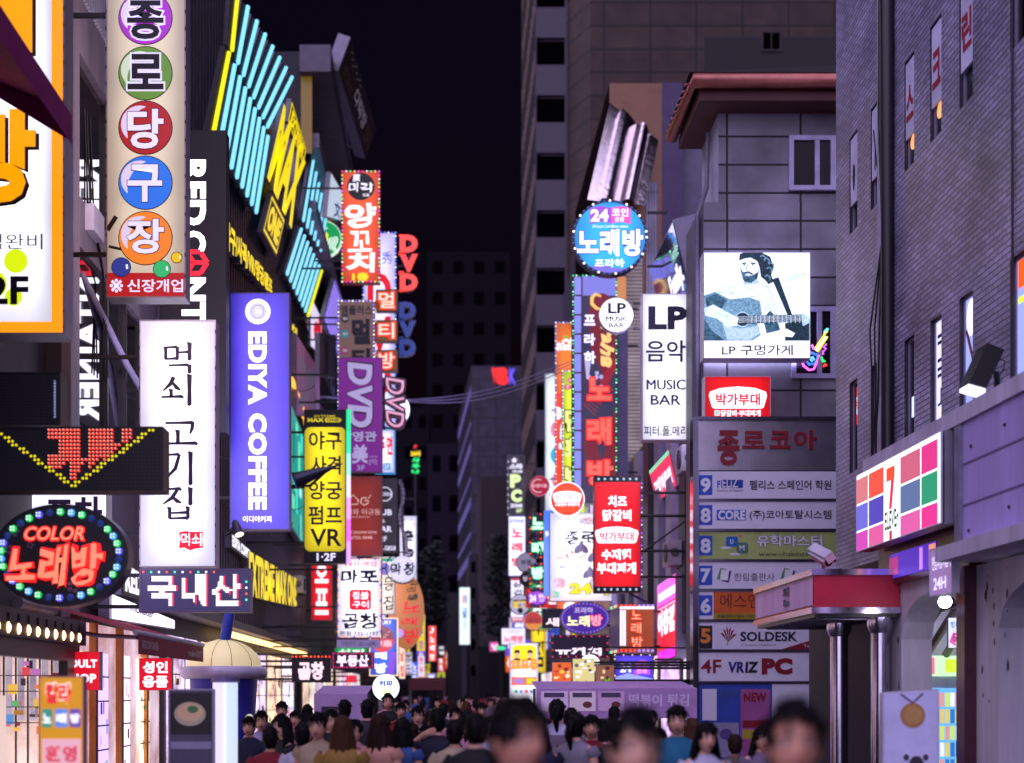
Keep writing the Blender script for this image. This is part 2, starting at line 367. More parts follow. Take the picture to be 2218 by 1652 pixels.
    def done(s):
        for n, l in s.parts.items():
            if l.f: l.build(n, s.root)
        return s.root
def pic(h1, h2, s=1.0, scale=60):
    """two tones mottled in emission: backlit prints, and painted-in light of shop interiors"""
    m = bpy.data.materials.new('lit_mottle'); m.use_nodes = True; n = m.node_tree.nodes; b = n['Principled BSDF']; lk = m.node_tree.links.new
    tc = n.new('ShaderNodeTexCoord'); nz = n.new('ShaderNodeTexNoise'); nz.inputs['Scale'].default_value = scale; nz.inputs['Detail'].default_value = 6; nz.inputs['Roughness'].default_value = .7; lk(tc.outputs['Object'], nz.inputs['Vector'])
    rp = n.new('ShaderNodeValToRGB'); rp.color_ramp.elements[0].position = .34; rp.color_ramp.elements[1].position = .66; rp.color_ramp.elements[0].color = (*lin(h1), 1); rp.color_ramp.elements[1].color = (*lin(h2), 1)
    lk(nz.outputs['Fac'], rp.inputs[0]); lk(rp.outputs[0], b.inputs['Emission Color']); lk(rp.outputs[0], b.inputs['Base Color']); b.inputs['Emission Strength'].default_value = s; return m
def dot(h, s=2.0): return em(h, s, sample=False)
# ================================================================ the setting
class Quad:                                       # a four-cornered patch in space, u 0..1 left to right, v 0 (top) .. 1 (bottom)
    def __init__(s, tl, tr, br, bl):
        s.c = [Vector(q) for q in (tl, tr, br, bl)]; s.N = (s.c[1] - s.c[0]).cross(s.c[3] - s.c[0]).normalized()
        if s.N.y > 0: s.N = -s.N
    def __call__(s, u, v, d=0):
        a, b, c, e = s.c; return (a * (1 - u) + b * u) * (1 - v) + (e * (1 - u) + c * u) * v + s.N * d
def wq(X, *p):                                    # four picture corners lying on a street-side wall at X
    q = Quad(*[(X, yw(x, X), pz(y, yw(x, X))) for x, y in p]); q.N = Vector((1 if X < 0 else -1, 0, 0)); return q

g = L(); g.poly(Gr(), [(-400, -30), (400, -30), (400, 900), (-400, 900)], mat('#2a2732', 0.75), 0); struct(g.build('ground'))
paving = grid_mat('#3b3744', '#1a181e', 0.6, 0.3, 0.35, 0.008, 'XY', 0.5, 0.2, 0.3)
g = L(); g.poly(Gr(), [(-4.1, -10), (4.1, -10), (4.1, 240), (-4.1, 240)], paving, 0.004); struct(g.build('street'))
for sx, nm in ((-1, 'pavement_left'), (1, 'pavement_right')):
    g = L(); g.box(*sorted([sx * 4.1, sx * 6.0])[:1], -10, 0.004, sorted([sx * 4.1, sx * 6.0])[1], 240, 0.12, grid_mat('#5a5563', '#2a2830', 0.4, 0.4, 0.6, 0.008, 'XY')); struct(g.build(nm))

def holes(l, pl, u0, u1, v0, v1, hs, m, d=0.0, depth=0.2, reveal=None, top=None):
    """a wall with real openings: hs = (ua, ub, va, vb)"""
    us = sorted({u0, u1, *[h[0] for h in hs], *[h[1] for h in hs]}); vs_ = sorted({v0, v1, *[h[2] for h in hs], *[h[3] for h in hs]})
    us = [u for u in us if u0 - 1e-6 <= u <= u1 + 1e-6]; vs_ = [v for v in vs_ if v0 - 1e-6 <= v <= v1 + 1e-6]
    for a, b in zip(us, us[1:]):
        for c, e in zip(vs_, vs_[1:]):
            if not any(h[0] <= (a + b) / 2 <= h[1] and h[2] <= (c + e) / 2 <= h[3] for h in hs): l.rect(pl, a, c, b, e, m, d)
    for a, b, c, e in hs:
        for p, q in (((a, c), (b, c)), ((b, c), (b, e)), ((b, e), (a, e)), ((a, e), (a, c))):
            l.raw([pl(*p, d), pl(*q, d), pl(*q, d - depth), pl(*p, d - depth)], [(0, 1, 2, 3)], reveal or m)

def prism(l, pts, z0, z1, m, skip=()):
    n = len(pts); a = [(x, y, z0) for x, y in pts]; b = [(x, y, z1) for x, y in pts]
    l.raw(a + b, [(i, (i + 1) % n, n + (i + 1) % n, n + i) for i in range(n) if i not in skip] + [tuple(range(n, 2 * n))], m)

def building(name, label, pts, z1, m, cat='building', group=None):
    cx = sum(p[0] for p in pts) / len(pts); cy = sum(p[1] for p in pts) / len(pts)
    r = thing(name, label, cat, (cx, cy, 0), group); l = L(); prism(l, pts, 0, z1, m); l.build('wall', r); return r
def windows(r, pl, us, vs_, m, fr, depth=0.06, bar=0.05, lit=None, seed=1):
    q = random.Random(seed)
    for (a, b) in us:
        for (c, e) in vs_:
            f = L(); f.rect(pl, a, c, b, e, fr, depth, depth); fo = f.build('window', r)
            p = L(); mm = lit if (lit and q.random() < .3) else m
            sx = math.copysign(bar, b - a); mid = (a + b) / 2
            p.rect(pl, a + sx, c + bar, mid - sx / 2, e - bar, mm, depth + .004); p.rect(pl, mid + sx / 2, c + bar, b - sx, e - bar, mm, depth + .004)
            po = p.build('pane', fo, origin=r.location)

# ---- hotel tower in the middle distance
r = thing('hotel_tower', 'tall dark brown stone tower with a column of square black windows', 'building', (14, 88, 0))
hs = grid_mat('#3a2822', '#0c080a', 2.6, 1.31, 0.7, 0.055, 'XZ', 0.0, 0.16, 0.5)
hs2 = grid_mat('#3a2822', '#0c080a', 2.6, 1.31, 0.7, 0.055, 'YZ', 0.0, 0.16, 0.5); hpan = mat('#443c4a', 0.6, var=.12)
l = L(); X1 = px(1160, 80.5); X2 = px(1227, 80.5); X3 = px(1278, 78)
l.rect(Fr(78), 1278, -900, 2600, 1560, hs, 0)
l.raw([(X3, 78, 0), (X2, 80.5, 0), (X2, 80.5, 64), (X3, 78, 64)], [(0, 1, 2, 3)], hs2)
ho = []
for k in range(-6, 12):
    yt, yb = 81 + 124.6 * k, 140 + 124.6 * k
    if yb < 1400: ho.append((1162, 1224, yt, yb))
holes(l, Fr(80.5), 1160, 1227, -700, 1560, ho, hpan, 0, 0.35)
fr = Fr(80.5)
X4, Y4 = X1, 96.0
hz = [(81.2 + j * 1.42, 81.2 + j * 1.42 + .95, pz(b, 80.5), pz(a, 80.5)) for (_, _, a, b) in ho for j in range(10)]
holes(l, Wl(X1), 80.5, Y4, 0, 64, hz, mat('#1e171c', 0.6), 0, 0.25, mat('#8a7268', .5))
l.raw([(X1, Y4, 0), (X1 + 20, Y4, 0), (X1 + 20, Y4, 64), (X1, Y4, 64)], [(0, 1, 2, 3)], hs)
l.build('wall', r)
for a, b, yt, yb in ho:
    q = L(); q.rect(fr, a, yt, b, yb, mat('#050407', .95, spec=0), -.33); q.rect(fr, a, yt, b, yt + 3, mat('#5c5162', .5), -.3); q.build('window', r)
q = L(); q.rect(Wl(X1), 80.6, 1, Y4 - .1, 63, mat('#06060a', .9, spec=0), -.24); q.build('window_band', r)
q = L(); q.rect(Fr(78), 1525, 155, 1812, 80, mat('#1c1519', .7), .02, .02); q.rect(Fr(78), 1648, 68, 1692, 112, mat('#2c2226', .6), .1, .08); q.build('panel', r)
q = L(); q.rect(Fr(78), 1652, 72, 1669, 108, mat('#050407', .95, spec=0), .11); q.rect(Fr(78), 1671, 72, 1688, 108, mat('#050407', .95, spec=0), .11); q.build('window', r)

def shopfronts(r, X, ya, yb, cols, seed):
    q = random.Random(seed); l = L(); y = ya
    while y < yb - 2:
        w_ = q.uniform(2, 3.4); l.rect(Wl(X), *((y, .3, min(yb, y + w_) - .3, 2.8) if X < 0 else (min(yb, y + w_) - .3, .3, y, 2.8)), pic('#6a4a58', q.choice(cols), q.uniform(1.3, 2.0), 1.6), .03); y += w_
    l.build('shop_window', r)
WARM = ['#ffe2c0', '#f2dcff', '#ffd0e8', '#fff4e0', '#d8d8ff']
# ---- far buildings
def sil(x0, x1, yt, Y, h, label, name='far_building', depth=18, xb=None, rows=0, cols=0):
    X0, X1 = px(x0, Y), px(x1, Y); r = building(name, label, [(X0, Y), (X1, Y), (X1, Y + depth), (px(xb, Y + depth) if xb else X0, Y + depth)], pz(yt, Y), h)
    if rows:
        w_ = L()
        for j in range(rows):
            for i in range(cols):
                cx = x0 + (x1 - x0) * (i + .5) / cols; cy = yt + (1480 - yt) * (j + .5) / rows
                w_.rect(Fr(Y), cx - (x1 - x0) * .12 / cols * 2, cy - (1480 - yt) * .2 / rows, cx + (x1 - x0) * .12 / cols * 2, cy + (1480 - yt) * .2 / rows, mat('#08070c', .95, spec=0), .05)
        w_.build('windows', r)['kind'] = 'stuff'
    return r
sil(925, 1105, 545, 240, mat('#120e16', .9, spec=0.1), 'tallest faint dark tower far down the street', rows=14, cols=4)
sil(838, 930, 880, 200, mat('#15111a', .9, spec=.1), 'faint dark block far behind the green and yellow LED sign', rows=9, cols=3)
sil(927, 1000, 960, 180, mat('#241d29', .9, spec=.1), 'low dim grey block in front of the faint far tower', rows=6, cols=2)
r = thing('office_building', 'far grey panelled block with a red and violet lit logo near its roof', 'building', (px(1075, 150), 158, 0))
l = L(); gm = grid_mat('#352f44', '#141019', 1.9, 2.1, .6, .05, 'XZ', 0, .05, .2)
l.rect(Fr(150), 1021, 792, 1180, 1520, gm, 0); xa, xb_ = px(1021, 150), px(993, 178)
zt = pz(792, 150)
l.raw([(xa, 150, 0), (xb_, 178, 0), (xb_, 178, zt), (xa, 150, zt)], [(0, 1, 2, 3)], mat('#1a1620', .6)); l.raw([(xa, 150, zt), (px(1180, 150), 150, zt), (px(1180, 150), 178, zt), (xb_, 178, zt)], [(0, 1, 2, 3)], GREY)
l.build('wall', r)
for k in range(8):
    q = L(); z = pz(855 + 60 * k, 150) - .2 * (k % 2)
    q.raw([(xa - .05, 150, z), (xb_ - .05, 178, z), (xb_ - .05, 178, z + (1.1 if k % 2 == 0 else .5)), (xa - .05, 150, z + (1.1 if k % 2 == 0 else .5))], [(0, 1, 2, 3)], mat('#8d86c0', .4, glow=.12)); q.build('balcony', r)
q = L(); p4 = Fr(149.7)
RED, VIO = em('#ff2a24', 1.2), em('#6a55ff', 1.1)
for x in (1068, 1077, 1087): q.poly(p4, [(x - 3, 797), (x + 4, 797), (x + 4, 833), (x - 2 + (2 if x < 1070 else 0), 826 if x > 1070 else 812)], RED, .1, .1)
q.text(p4, 'B', 1082, 797, 1101, 833, RED, .12, .03); q.text(p4, 'K', 1103, 798, 1117, 833, VIO, .12, .03); q.build('logo', r)
sil(1041, 1132, 1033, 118, mat('#33262b', .8), 'brown low block with pale roof lamps behind the dark tree')
sil(968, 1000, 1285, 128, mat('#15121c', .6), 'narrow black block beside the white vertical sign far off', depth=12)
sil(1016, 1106, 1200, 126, mat('#2e2730', .8), 'dim grey block right of the white vertical sign far off', rows=5, cols=5)
sil(1036, 1106, 1400, 100, mat('#0d0b12', .7), 'low black hut at the far right kerb', depth=4)
# ---- left row, far part
r = building('shop_building', 'dark left-hand block behind the big tilted brown rooftop sign', [(-5, 47.2), (-5, 62), (-16, 62), (-16, 47.2)], 23.6, mat('#1f1b25', .7))
l = L(); l.box(-5, 46.7, 22.7, -3.95, 61, 23.6, mat('#5d5464', .6)); l.box(-4.999, 47.4, 20.4, -4.4, 60, 20.9, mat('#8b8094', .6)); l.box(-4.999, 47.4, 18.2, -4.5, 60, 18.6, mat('#8b8094', .6)); l.build('cornice', r)
q = L(); q.rect(Fr(47.1), 652, 148, 676, 332, em('#8a6d10', .35), .02, .02); q.rect(Fr(47.1), 647, 130, 720, 146, DARK, .06, .1); q.build('panel', r)
windows(r, Wl(-5), [(48 + 2.2 * k, 49.6 + 2.2 * k) for k in range(6)], [(18.7, 20.2), (21, 22.5), (14.5, 16.5), (11, 13)], GLASS, GREY, seed=4)
shopfronts(r, -5, 47.5, 61.5, WARM, 1)
r = building('shop_building', 'dark low left-hand block behind the orange vertical sign', [(-5.2, 62), (-5.2, 84), (-16, 84), (-16, 62)], 15, mat('#241f2b', .7))
windows(r, Wl(-5.2), [(63 + 2.6 * k, 64.8 + 2.6 * k) for k in range(8)], [(4.5, 6), (8, 9.6), (11.5, 13)], GLASS, GREY, seed=5, lit=em('#e8d9ff', .8)); shopfronts(r, -5.2, 62.5, 83.5, WARM, 2)
building('shop_building', 'farthest dark left-hand block behind the blue letters', [(-5.4, 84), (-5.0, 130), (-18, 130), (-18, 84)], 12, mat('#1c1822', .7))
# ---- the black louvred building with the neon slats
r = thing('louvred_building', 'black building clad in upright louvres under the slanted neon slats', 'building', (-9, 35, 0))
l = L(); prism(l, [(-5.1, 23.6), (-5.1, 46.6), (-16, 46.6), (-16, 23.6)], 0, 17.6, mat('#0d0b11', .55)); l.build('wall', r)
l = L(); fin = mat('#5d5766', .35, .4)
y = 23.8
while y < 46.5: l.box(-5.1, y, 3.3, -4.95, y + .07, 17.9, fin); y += .36
o = l.build('louvres', r)
l = L(); l.box(-5.1, 23.8, 3.15, -4.6, 46.4, 3.32, mat('#2b2733', .5)); l.build('ledge', r)
l = L(); l.tube([(-4.72, 30, 3.02), (-4.72, 46, 3.02)], .07, em('#ffcf8a', 2.6), 6); l.build('light_strip', r)
l = L()
for k in range(6): l.rect(Wl(-5.1), 25 + 3.5 * k, .2, 28.1 + 3.5 * k, 2.8, pic('#7a5a70', ['#e8d6ff', '#ffd9a8', '#f2e8ff'][k % 3], 2.0, 1.5), .02); l.rect(Wl(-5.1), 26.5 + 3.5 * k, .2, 26.6 + 3.5 * k, 2.8, DARK, .06); goods(l, Wl(-5.1), 25.1 + 3.5 * k, .4, 28 + 3.5 * k, 2.5, 12, k, .025)
l.build('shop_window', r)
l = L(); q7 = random.Random(12)
for k in range(16):
    ya = 24 + 1.3 * k; yb = ya + q7.uniform(2, 6); z = q7.uniform(4.2, 12); sg = q7.uniform(.2, .7); xa, xb = -4.95, q7.choice([-4.9, -4.3, -4.1])
    l.tube([Vector((xa + (xb - xa) * u / 8, ya + (yb - ya) * u / 8, z + q7.uniform(-.02, .02) - sg * math.sin(math.pi * u / 8))) for u in range(9)], .014, BLACK, 5)
l.build('cable', r)
# ---- glass-fronted building beside the tall cue-ball sign
r = thing('glass_front_building', 'building with dark mirror-like windows behind the tall coloured-balls sign', 'building', (-9, 20.6, 0))
l = L(); con = mat('#8f8493', .7, streak=True, var=.35)
prism(l, [(-4.91, 17.6), (-4.91, 23.4), (-16, 23.4), (-16, 17.6)], 0, 15.5, mat('#3b3541', .6))
l.box(-4.91, 17.8, 10.1, -4.80, 23.4, 10.85, con); l.box(-4.91, 17.8, 7.6, -4.82, 23.4, 8.25, con); l.box(-4.91, 17.6, 0, -4.79, 18.02, 16, con); l.box(-4.91, 23.0, 3.4, -4.79, 23.4, 18, GREY)
l.build('wall', r)
l = L(); l.box(-4.91, 18.0, 10.85, -4.76, 20.4, 15, grid_mat('#c9cfe0', '#7f8498', .09, 9, .5, .012, 'YZ', 0, .05, .8)); l.build('corrugated_panel', r)
for z0, z1 in ((8.28, 10.07), (5.35, 7.57)):
    for u0, u1 in ((18.04, 19.62), (19.74, 20.75), (20.81, 21.9), (21.96, 22.98)):
        p = L(); p.rect(Wl(-4.91), u0, z0, u1, z1, GLASS, .03); wo = p.build('window', r)
        f = L(); f.box(-4.91, u1, z0, -4.82, u1 + .06, z1, mat('#1b1820', .4)); f.build('mullion', wo, origin=r.location)
l = L(); l.tube([(-4.9, 18.5, 7.35), (-4.75, 20.5, 6.6), (-4.5, 22.2, 5.9)], .05, mat('#a59db8', .4)); l.build('strut', r)
l = L(); l.box(-4.9, 18.4, 7.9, -4.7, 18.95, 8.25, PAINT); l.build('junction_box', r)
l = L()
for a in (0, .12, .3):
    l.tube([(-4.88, 18.6 + a, 9.6), (-4.86, 18.7 + a, 8.4), (-4.8, 19 + a, 7.9 - a), (-4.82, 19.4, 7.5), (-4.8, 19.3 + a, 6.2)], .012, BLACK, 5)
l.build('cable', r)
r = building('brick_shop', 'plain shop building behind the orange bordered sign', [(-5.1, 2), (-5.1, 17.5), (-14, 17.5), (-14, 2)], 12, mat('#4a434f', .7))
# ================================================================ right side
BR = 5.6
r = thing('brick_building', 'tall building of glazed grey violet brick with narrow upright windows', 'building', (9, 13, 0))
bm_ = grid_mat('#a39cbe', '#4a4456', 0.22, 0.064, 0.30, 0.008, 'YZ', 0.5, 0.20, 0.8, .3, .8)
cols = [(yw(1903, BR), yw(1886, BR)), (yw(1857, BR), yw(1840, BR)), (yw(1980, BR), yw(1959, BR)), (yw(2039, BR), yw(2015, BR)), (yw(2107, BR), yw(2078, BR)), (yw(2218, BR) - .1, yw(2188, BR)), (11.9, 12.3)]
low, up = (4.8, 6.06), (8.13, 9.46)
hs = [(a, b, *z) for a, b in cols for z in (low, up)]
l = L(); holes(l, Wl(BR), 6, 19.98, 3.3, 12.3, hs, bm_, 0, .075, mat('#2a2533', .5)); e = L()
l.raw([(BR, 19.98, 3.3), (13, 19.98, 3.3), (13, 19.98, 12.3), (BR, 19.98, 12.3)], [(0, 1, 2, 3)], bm_); l.raw([(BR, 6, 12.3), (BR, 19.98, 12.3), (13, 19.98, 12.3), (13, 6, 12.3)], [(0, 1, 2, 3)], GREY)
l.build('wall', r)
lowc = ['red', 'red', 'dim', 'white', 'blue', 'orange', 'dim']
for i, (a, b) in enumerate(cols):
    for z, upper in ((low, 0), (up, 1)):
        wl = Wl(BR); f = L(); fm = mat('#8f88a8', .4)
        f.rect(wl, a, z[0], a + .035, z[1], fm, -.045, .025); f.rect(wl, b - .035, z[0], b, z[1], fm, -.045, .025); f.rect(wl, a + .035, z[1] - .035, b - .035, z[1], fm, -.045, .025); f.rect(wl, a + .035, z[0], b - .035, z[0] + .035, fm, -.045, .025)
        wo = f.build('window', r); p = L()
        if upper and i not in (5, 6):
            zs = z[0] + .38
            p.rect(wl, a + .035, z[0] + .035, b - .035, zs, GLASS, -.06)
            if i in (2, 3): p.ell(wl, (a + b) / 2, zs - .06, .12, .1, em('#ffb070', 1.1), -.055, 0, 16)
            p.build('pane', wo, origin=r.location); p = L()
            p.rect(wl, a + .02, zs, b - .02, z[1] - .03, mat('#c9c6e6', .5, glow=.14), -.01, .02); po = p.build('banner', wo, origin=r.location)
            p = L(); mr_ = mat('#a01038', .5, glow=.1); tx = {2: '스', 3: '크', 4: '린'}.get(i)
            if tx: p.text(wl, tx, b - .05, z[1] - .33, a + .05, zs + .2, mr_, -.004, .03)
            elif i == 0: p.line(wl, [(b - .1, z[1] - .3), (a + .16, z[1] - .55), (b - .16, zs + .1)], .018, INK, -.004); p.line(wl, [(a + .16, z[1] - .55), (a + .1, zs + .12)], .018, INK, -.004)
            else: p.ell(wl, (a + b) / 2, z[1] - .5, .05, .09, INK, -.004); p.line(wl, [((a + b) / 2, z[1] - .55), ((a + b) / 2, zs + .18)], [.06, .02], INK, -.003)
            p.build('lettering', wo, origin=r.location)
        else:
            k = lowc[i]; m0 = GLASS if k in ('dim', 'red') or upper else em('#dcd9ff', 1.2) if k == 'white' else em('#aab4f4', .9)
            p.rect(wl, a + .035, z[0] + .035, b - .035, z[1] - .035, m0, -.06); p.build('pane', wo, origin=r.location)
            p = L(); dd = -.056
            if k == 'red' and not upper:
                R_, W_ = em('#ff2418', 1.2), em('#eeeaff', 1.2); h = z[1] - z[0]
                p.rect(wl, a + .04, z[0] + h * .52, b - .15, z[0] + h * .93, R_, dd); p.rect(wl, a + .05, z[0] + h * .63, b - .16, z[0] + h * .82, W_, dd + .003)
                p.text(wl, '박가', b - .17, z[0] + h * .8, a + .06, z[0] + h * .65, R_, dd + .006, .02)
            elif k == 'orange': p.rect(wl, a + .04, z[0] + .95, b - .06, z[1] - .04, em('#ff5a18', 1.2), dd); p.rect(wl, a + .04, z[0] + .8, b - .06, z[0] + .86, em('#e0ff40', 1.2), dd)
            elif k == 'white':
                for q in (.3, .36, .44, .6, .66): p.rect(wl, a + .04, z[0] + 1.26 * q + .2, b - .08, z[0] + 1.26 * q + .24, INK, dd)
                p.text(wl, 'J', b - .08, z[0] + .45, a + .1, z[0] + .25, INK, dd, .02)
            elif k == 'blue': p.ell(wl, (a + b) / 2, z[1] - .25, .13, .2, em('#fff2ff', 1.2), dd); p.line(wl, [(b - .06, z[0] + .9), (a + .12, z[0] + .5)], .03, mat('#8a4a5a', .5), dd)
            elif not upper: p.rect(wl, a + .04, z[0] + .3, b - .1, z[0] + .55, em('#d7e4ff', 1.1), dd)
            if p.f: p.build('lettering', wo, origin=r.location)
def pipe(label, pts, rad, m, name='drainpipe', cat='pipe'):
    l = L(); l.tube(pts, rad, m, 10); o = l.build(name, None, pts[-1]); return tag(o, label, cat)
Yp = yw(1925, BR); pipe('pale drainpipe running down the glazed brick wall', [(BR - .06, Yp + .12, 12.2), (BR - .06, Yp + .12, 4.5)], .05, mat('#a59cb4', .4))
pipe('black pipe beside the pale drainpipe on the brick wall', [(BR - .08, Yp - .2, 12.2), (BR - .08, Yp - .2, 4.5)], .08, mat('#17141b', .4))
l = L()
for k in range(3): l.tube([(BR - .1 - .02 * k, Yp - .05, 12.2), (BR - .12, Yp - .02 + .03 * k, 11 - k), (BR - .1, Yp - .06, 7.5), (BR - .12 - .03 * k, Yp + .1 * k, 6.4), (BR - .1, Yp + .18, 4.6)], .012, BLACK, 5)
tag(l.build('wall_cable', None, (BR - .1, Yp, 4.6)), 'thin black cables hanging between the two drainpipes', 'cable')
pipe('thin black cable down the brick wall behind the black speaker', [(BR - .02, yw(2198, BR), 12.2), (BR - .02, yw(2198, BR) + .02, 9), (BR - .02, yw(2198, BR), 4.6)], .012, BLACK, 'wall_cable', 'cable')
# ---- granite house with copper gutter
r = thing('granite_house', 'grey granite house with a copper gutter under a black roof', 'building', (8, 27, 0))
gp = grid_mat('#85818f', '#1a171e', 1.38, .53, .7, .02, 'XZ', 0, .14, .3); gp2 = mat('#b4b2cc', .6)
def gbox(l, x0, y0, z0, x1, y1, z1, fm, sm): l.raw([(x0, y0, z0), (x1, y0, z0), (x1, y0, z1), (x0, y0, z1), (x0, y1, z0), (x1, y1, z0), (x1, y1, z1), (x0, y1, z1)], [(0, 1, 2, 3)], fm); l.raw([(x0, y0, z0), (x0, y1, z0), (x0, y1, z1), (x0, y0, z1), (x1, y0, z1), (x1, y1, z1)], [(0, 1, 2, 3), (3, 4, 5, 2)][:1] + [(3, 4, 5, 2)], sm)
l = L(); gbox(l, 5.08, 26, 10.9, 12, 27.7, 12.86, gp, gp2); gbox(l, 4.8, 25.98, 0, 12, 27.9, 10.95, gp, mat('#5d5868', .6)); l.build('wall', r)
l = L(); cu = mat('#a8655c', .35, .6, bump=.1); l.tube([(4.5, 27.85, 12.93), (4.5, 25.3, 12.93), (12, 25.3, 12.93)], .14, cu, 8)
for k in range(8): l.tube([(4.36, 25.5 + .3 * k, 12.93), (4.64, 25.5 + .3 * k, 13.03)], .025, cu, 6)
l.build('gutter', r)
l = L(); l.box(4.62, 25.42, 12.62, 12, 27.7, 12.84, mat('#5b2f30', .6)); l.build('soffit', r)
l = L(); l.raw([(4.4, 25.2, 13.04), (12, 25.2, 13.04), (12, 28, 13.04), (4.4, 28, 13.04), (9.5, 26.6, 13.9), (12, 26.6, 13.9)], [(0, 1, 5, 4), (3, 4, 5, 2), (0, 4, 3)], mat('#0e0c10', .8)); l.build('roof', r)
for (x0, y0, x1, y1) in ((1708, 295, 1812, 413), (1713, 665, 1812, 820)):
    p = Fr(25.98); f = L(); wf = mat('#b9b0d8', .4)
    f.rect(p, x0, y0, x1, y0 + 10, wf, .06, .06); f.rect(p, x0, y1 - 10, x1, y1, wf, .06, .06); f.rect(p, x0, y0 + 10, x0 + 10, y1 - 10, wf, .06, .06); f.rect(p, x0 + 56, y0 + 10, x0 + 66, y1 - 10, wf, .05, .05); f.rect(p, x1 - 14, y0 + 10, x1, y1 - 10, wf, .06, .06); wo = f.build('window', r)
    q = L(); q.rect(p, x0 + 10, y0 + 10, x1 - 14, y1 - 10, mat('#0b0a12', .35, spec=.3), .01); q.rect(p, x0 + 70, y0 + 14, x1 - 30, y1 - 14, mat('#2a2638', .7), .012); q.build('pane', wo, origin=r.location)
l = L(); p = Fr(25.9)
for y in (1147, 1157): l.tube([p(1716, y), p(1830, y)], .03, mat('#4a4552', .5), 6)
l.build('pipe', r)
l = L(); P8 = mat('#6a6478', .5)
for (x_, y_) in ((4.74, 26.3), (4.74, 26.6)): l.tube([(x_, y_, 10.8), (x_, y_, .1)], .05, P8, 8)
l.tube([(5.0, 26.6, 12.5), (4.95, 26.5, 11.4), (4.78, 26.45, 10.9), (4.76, 26.45, 9.6)], .045, P8, 8); l.build('drainpipe', r)
# ---- low link building and the gold-clad building behind it
r = building('link_building', 'low dark building behind the white vertical LP sign', [(5.4, 28), (5.4, 44.9), (12, 44.9), (12, 28)], 8.6, mat('#4b4556', .6))
l = L()
for k in range(9): l = L(); l.box(5.22, 28.6 + 1.9 * k, 3.1, 5.4, 29.4 + 1.9 * k, 8.4, mat(['#7a7396', '#2c2836', '#9a8fb4'][k % 3], .5)); l.build('pilaster', r)
l = L()
for k in range(5): l.rect(Wl(5.4), 31.6 + 3.4 * k, .3, 28.8 + 3.4 * k, 2.7, pic('#7a5a80', ['#f0e6ff', '#e7c6ff', '#ffe2c0'][k % 3], 2.0, 1.5), .02)
l.build('shop_window', r)
r = thing('gold_clad_building', 'building clad in gold metal sheet with fluted panels near its top', 'building', (8.5, 49, 0))
p = Fr(45); l = L(); l.rect(p, 1320, 180, 1440, 1560, metal('#6a5044', .28, bump=.3), 0, 12); l.rect(p, 1434, 180, 1478, 1560, metal('#3c3548', .15, bump=.2), .05, .05); l.rect(p, 1440, 300, 1620, 1560, mat('#6a6480', .5), -.5, 8); l.build('wall', r)
l = L(); l.rect(p, 1336, 600, 1356, 1010, em('#d98f52', .7), .05, .04); l.build('lit_panel', r)
l = L(); l.rect(p, 1357, 560, 1391, 1060, grid_mat('#e8dcc8', '#8a8070', 9, .12, .5, .02, 'XZ', 0, .05, .8), .06, .05); l.build('louvre_panel', r)
l = L(); l.rect(p, 1398, 395, 1424, 900, grid_mat('#c4bddc', '#6a6480', .09, 9, .5, .015, 'XZ', 0, .05, .8), .04, .03); l.build('corrugated_panel', r)
# fluted panel: real flutes, leaning back at its top
l = L(); T = [px(1320, 45), 44.6, pz(222, 45)]; n = 60
rows = []
for j, (xa, xb, ya, yb, Ya) in enumerate(((1272, 1398, 432, 446, 42.4), (1320, 1426, 222, 305, 44.4))):
    row = []
    for i in range(n + 1):
        t = i / n; x = xa + (xb - xa) * t; y = ya + (yb - ya) * t
        if t < .22: bmp = .0
        elif t < .30: bmp = .28
        elif t < .55: bmp = .28 * abs(math.cos((t - .30) / .25 * math.pi / 2))
        elif t < .82: bmp = .45 * math.sin((t - .55) / .27 * math.pi)
        else: bmp = .05
        v = Fr(Ya)(x, y, bmp); row.append(v)
    rows.append(row)
l.raw(rows[0] + rows[1], [(i, i + 1, n + 2 + i, n + 1 + i) for i in range(n)], film('#f6e8ec', .2))
l.raw(rows[1] + [v + Vector((0, .8, 0)) for v in rows[1]], [(i, i + 1, n + 2 + i, n + 1 + i) for i in range(n)], metal('#8a6a58', .3)); l.build('fluted_panel', r)
for a, b, z, Yq, lb, h in ((48.0, 64, 20, 0, 'dark right-hand block behind the orange vertical sign', '#4a4354'), (64, 79.5, 13, 0, 'dark right-hand block below the tower, with thin ribs', '#3a3442')):
    r = building('shop_building', lb, [(5.3, a), (5.3, b), (14, b), (14, a)], z, mat(h, .6))
    windows(r, Wl(5.3), [(a + 3 + 2.6 * k, a + 1 + 2.6 * k) for k in range(5)], [(4, 5.6), (7.2, 8.8), (10.4, 12)], GLASS, GREY, seed=int(a), lit=em('#e0ccff', .9)); shopfronts(r, 5.3, a + .5, b - .5, WARM, 3)
building('shop_building', 'farthest dark right-hand block past the tower', [(5.2, 96), (4.6, 117), (16, 117), (16, 96)], 14, mat('#3a323c', .7))
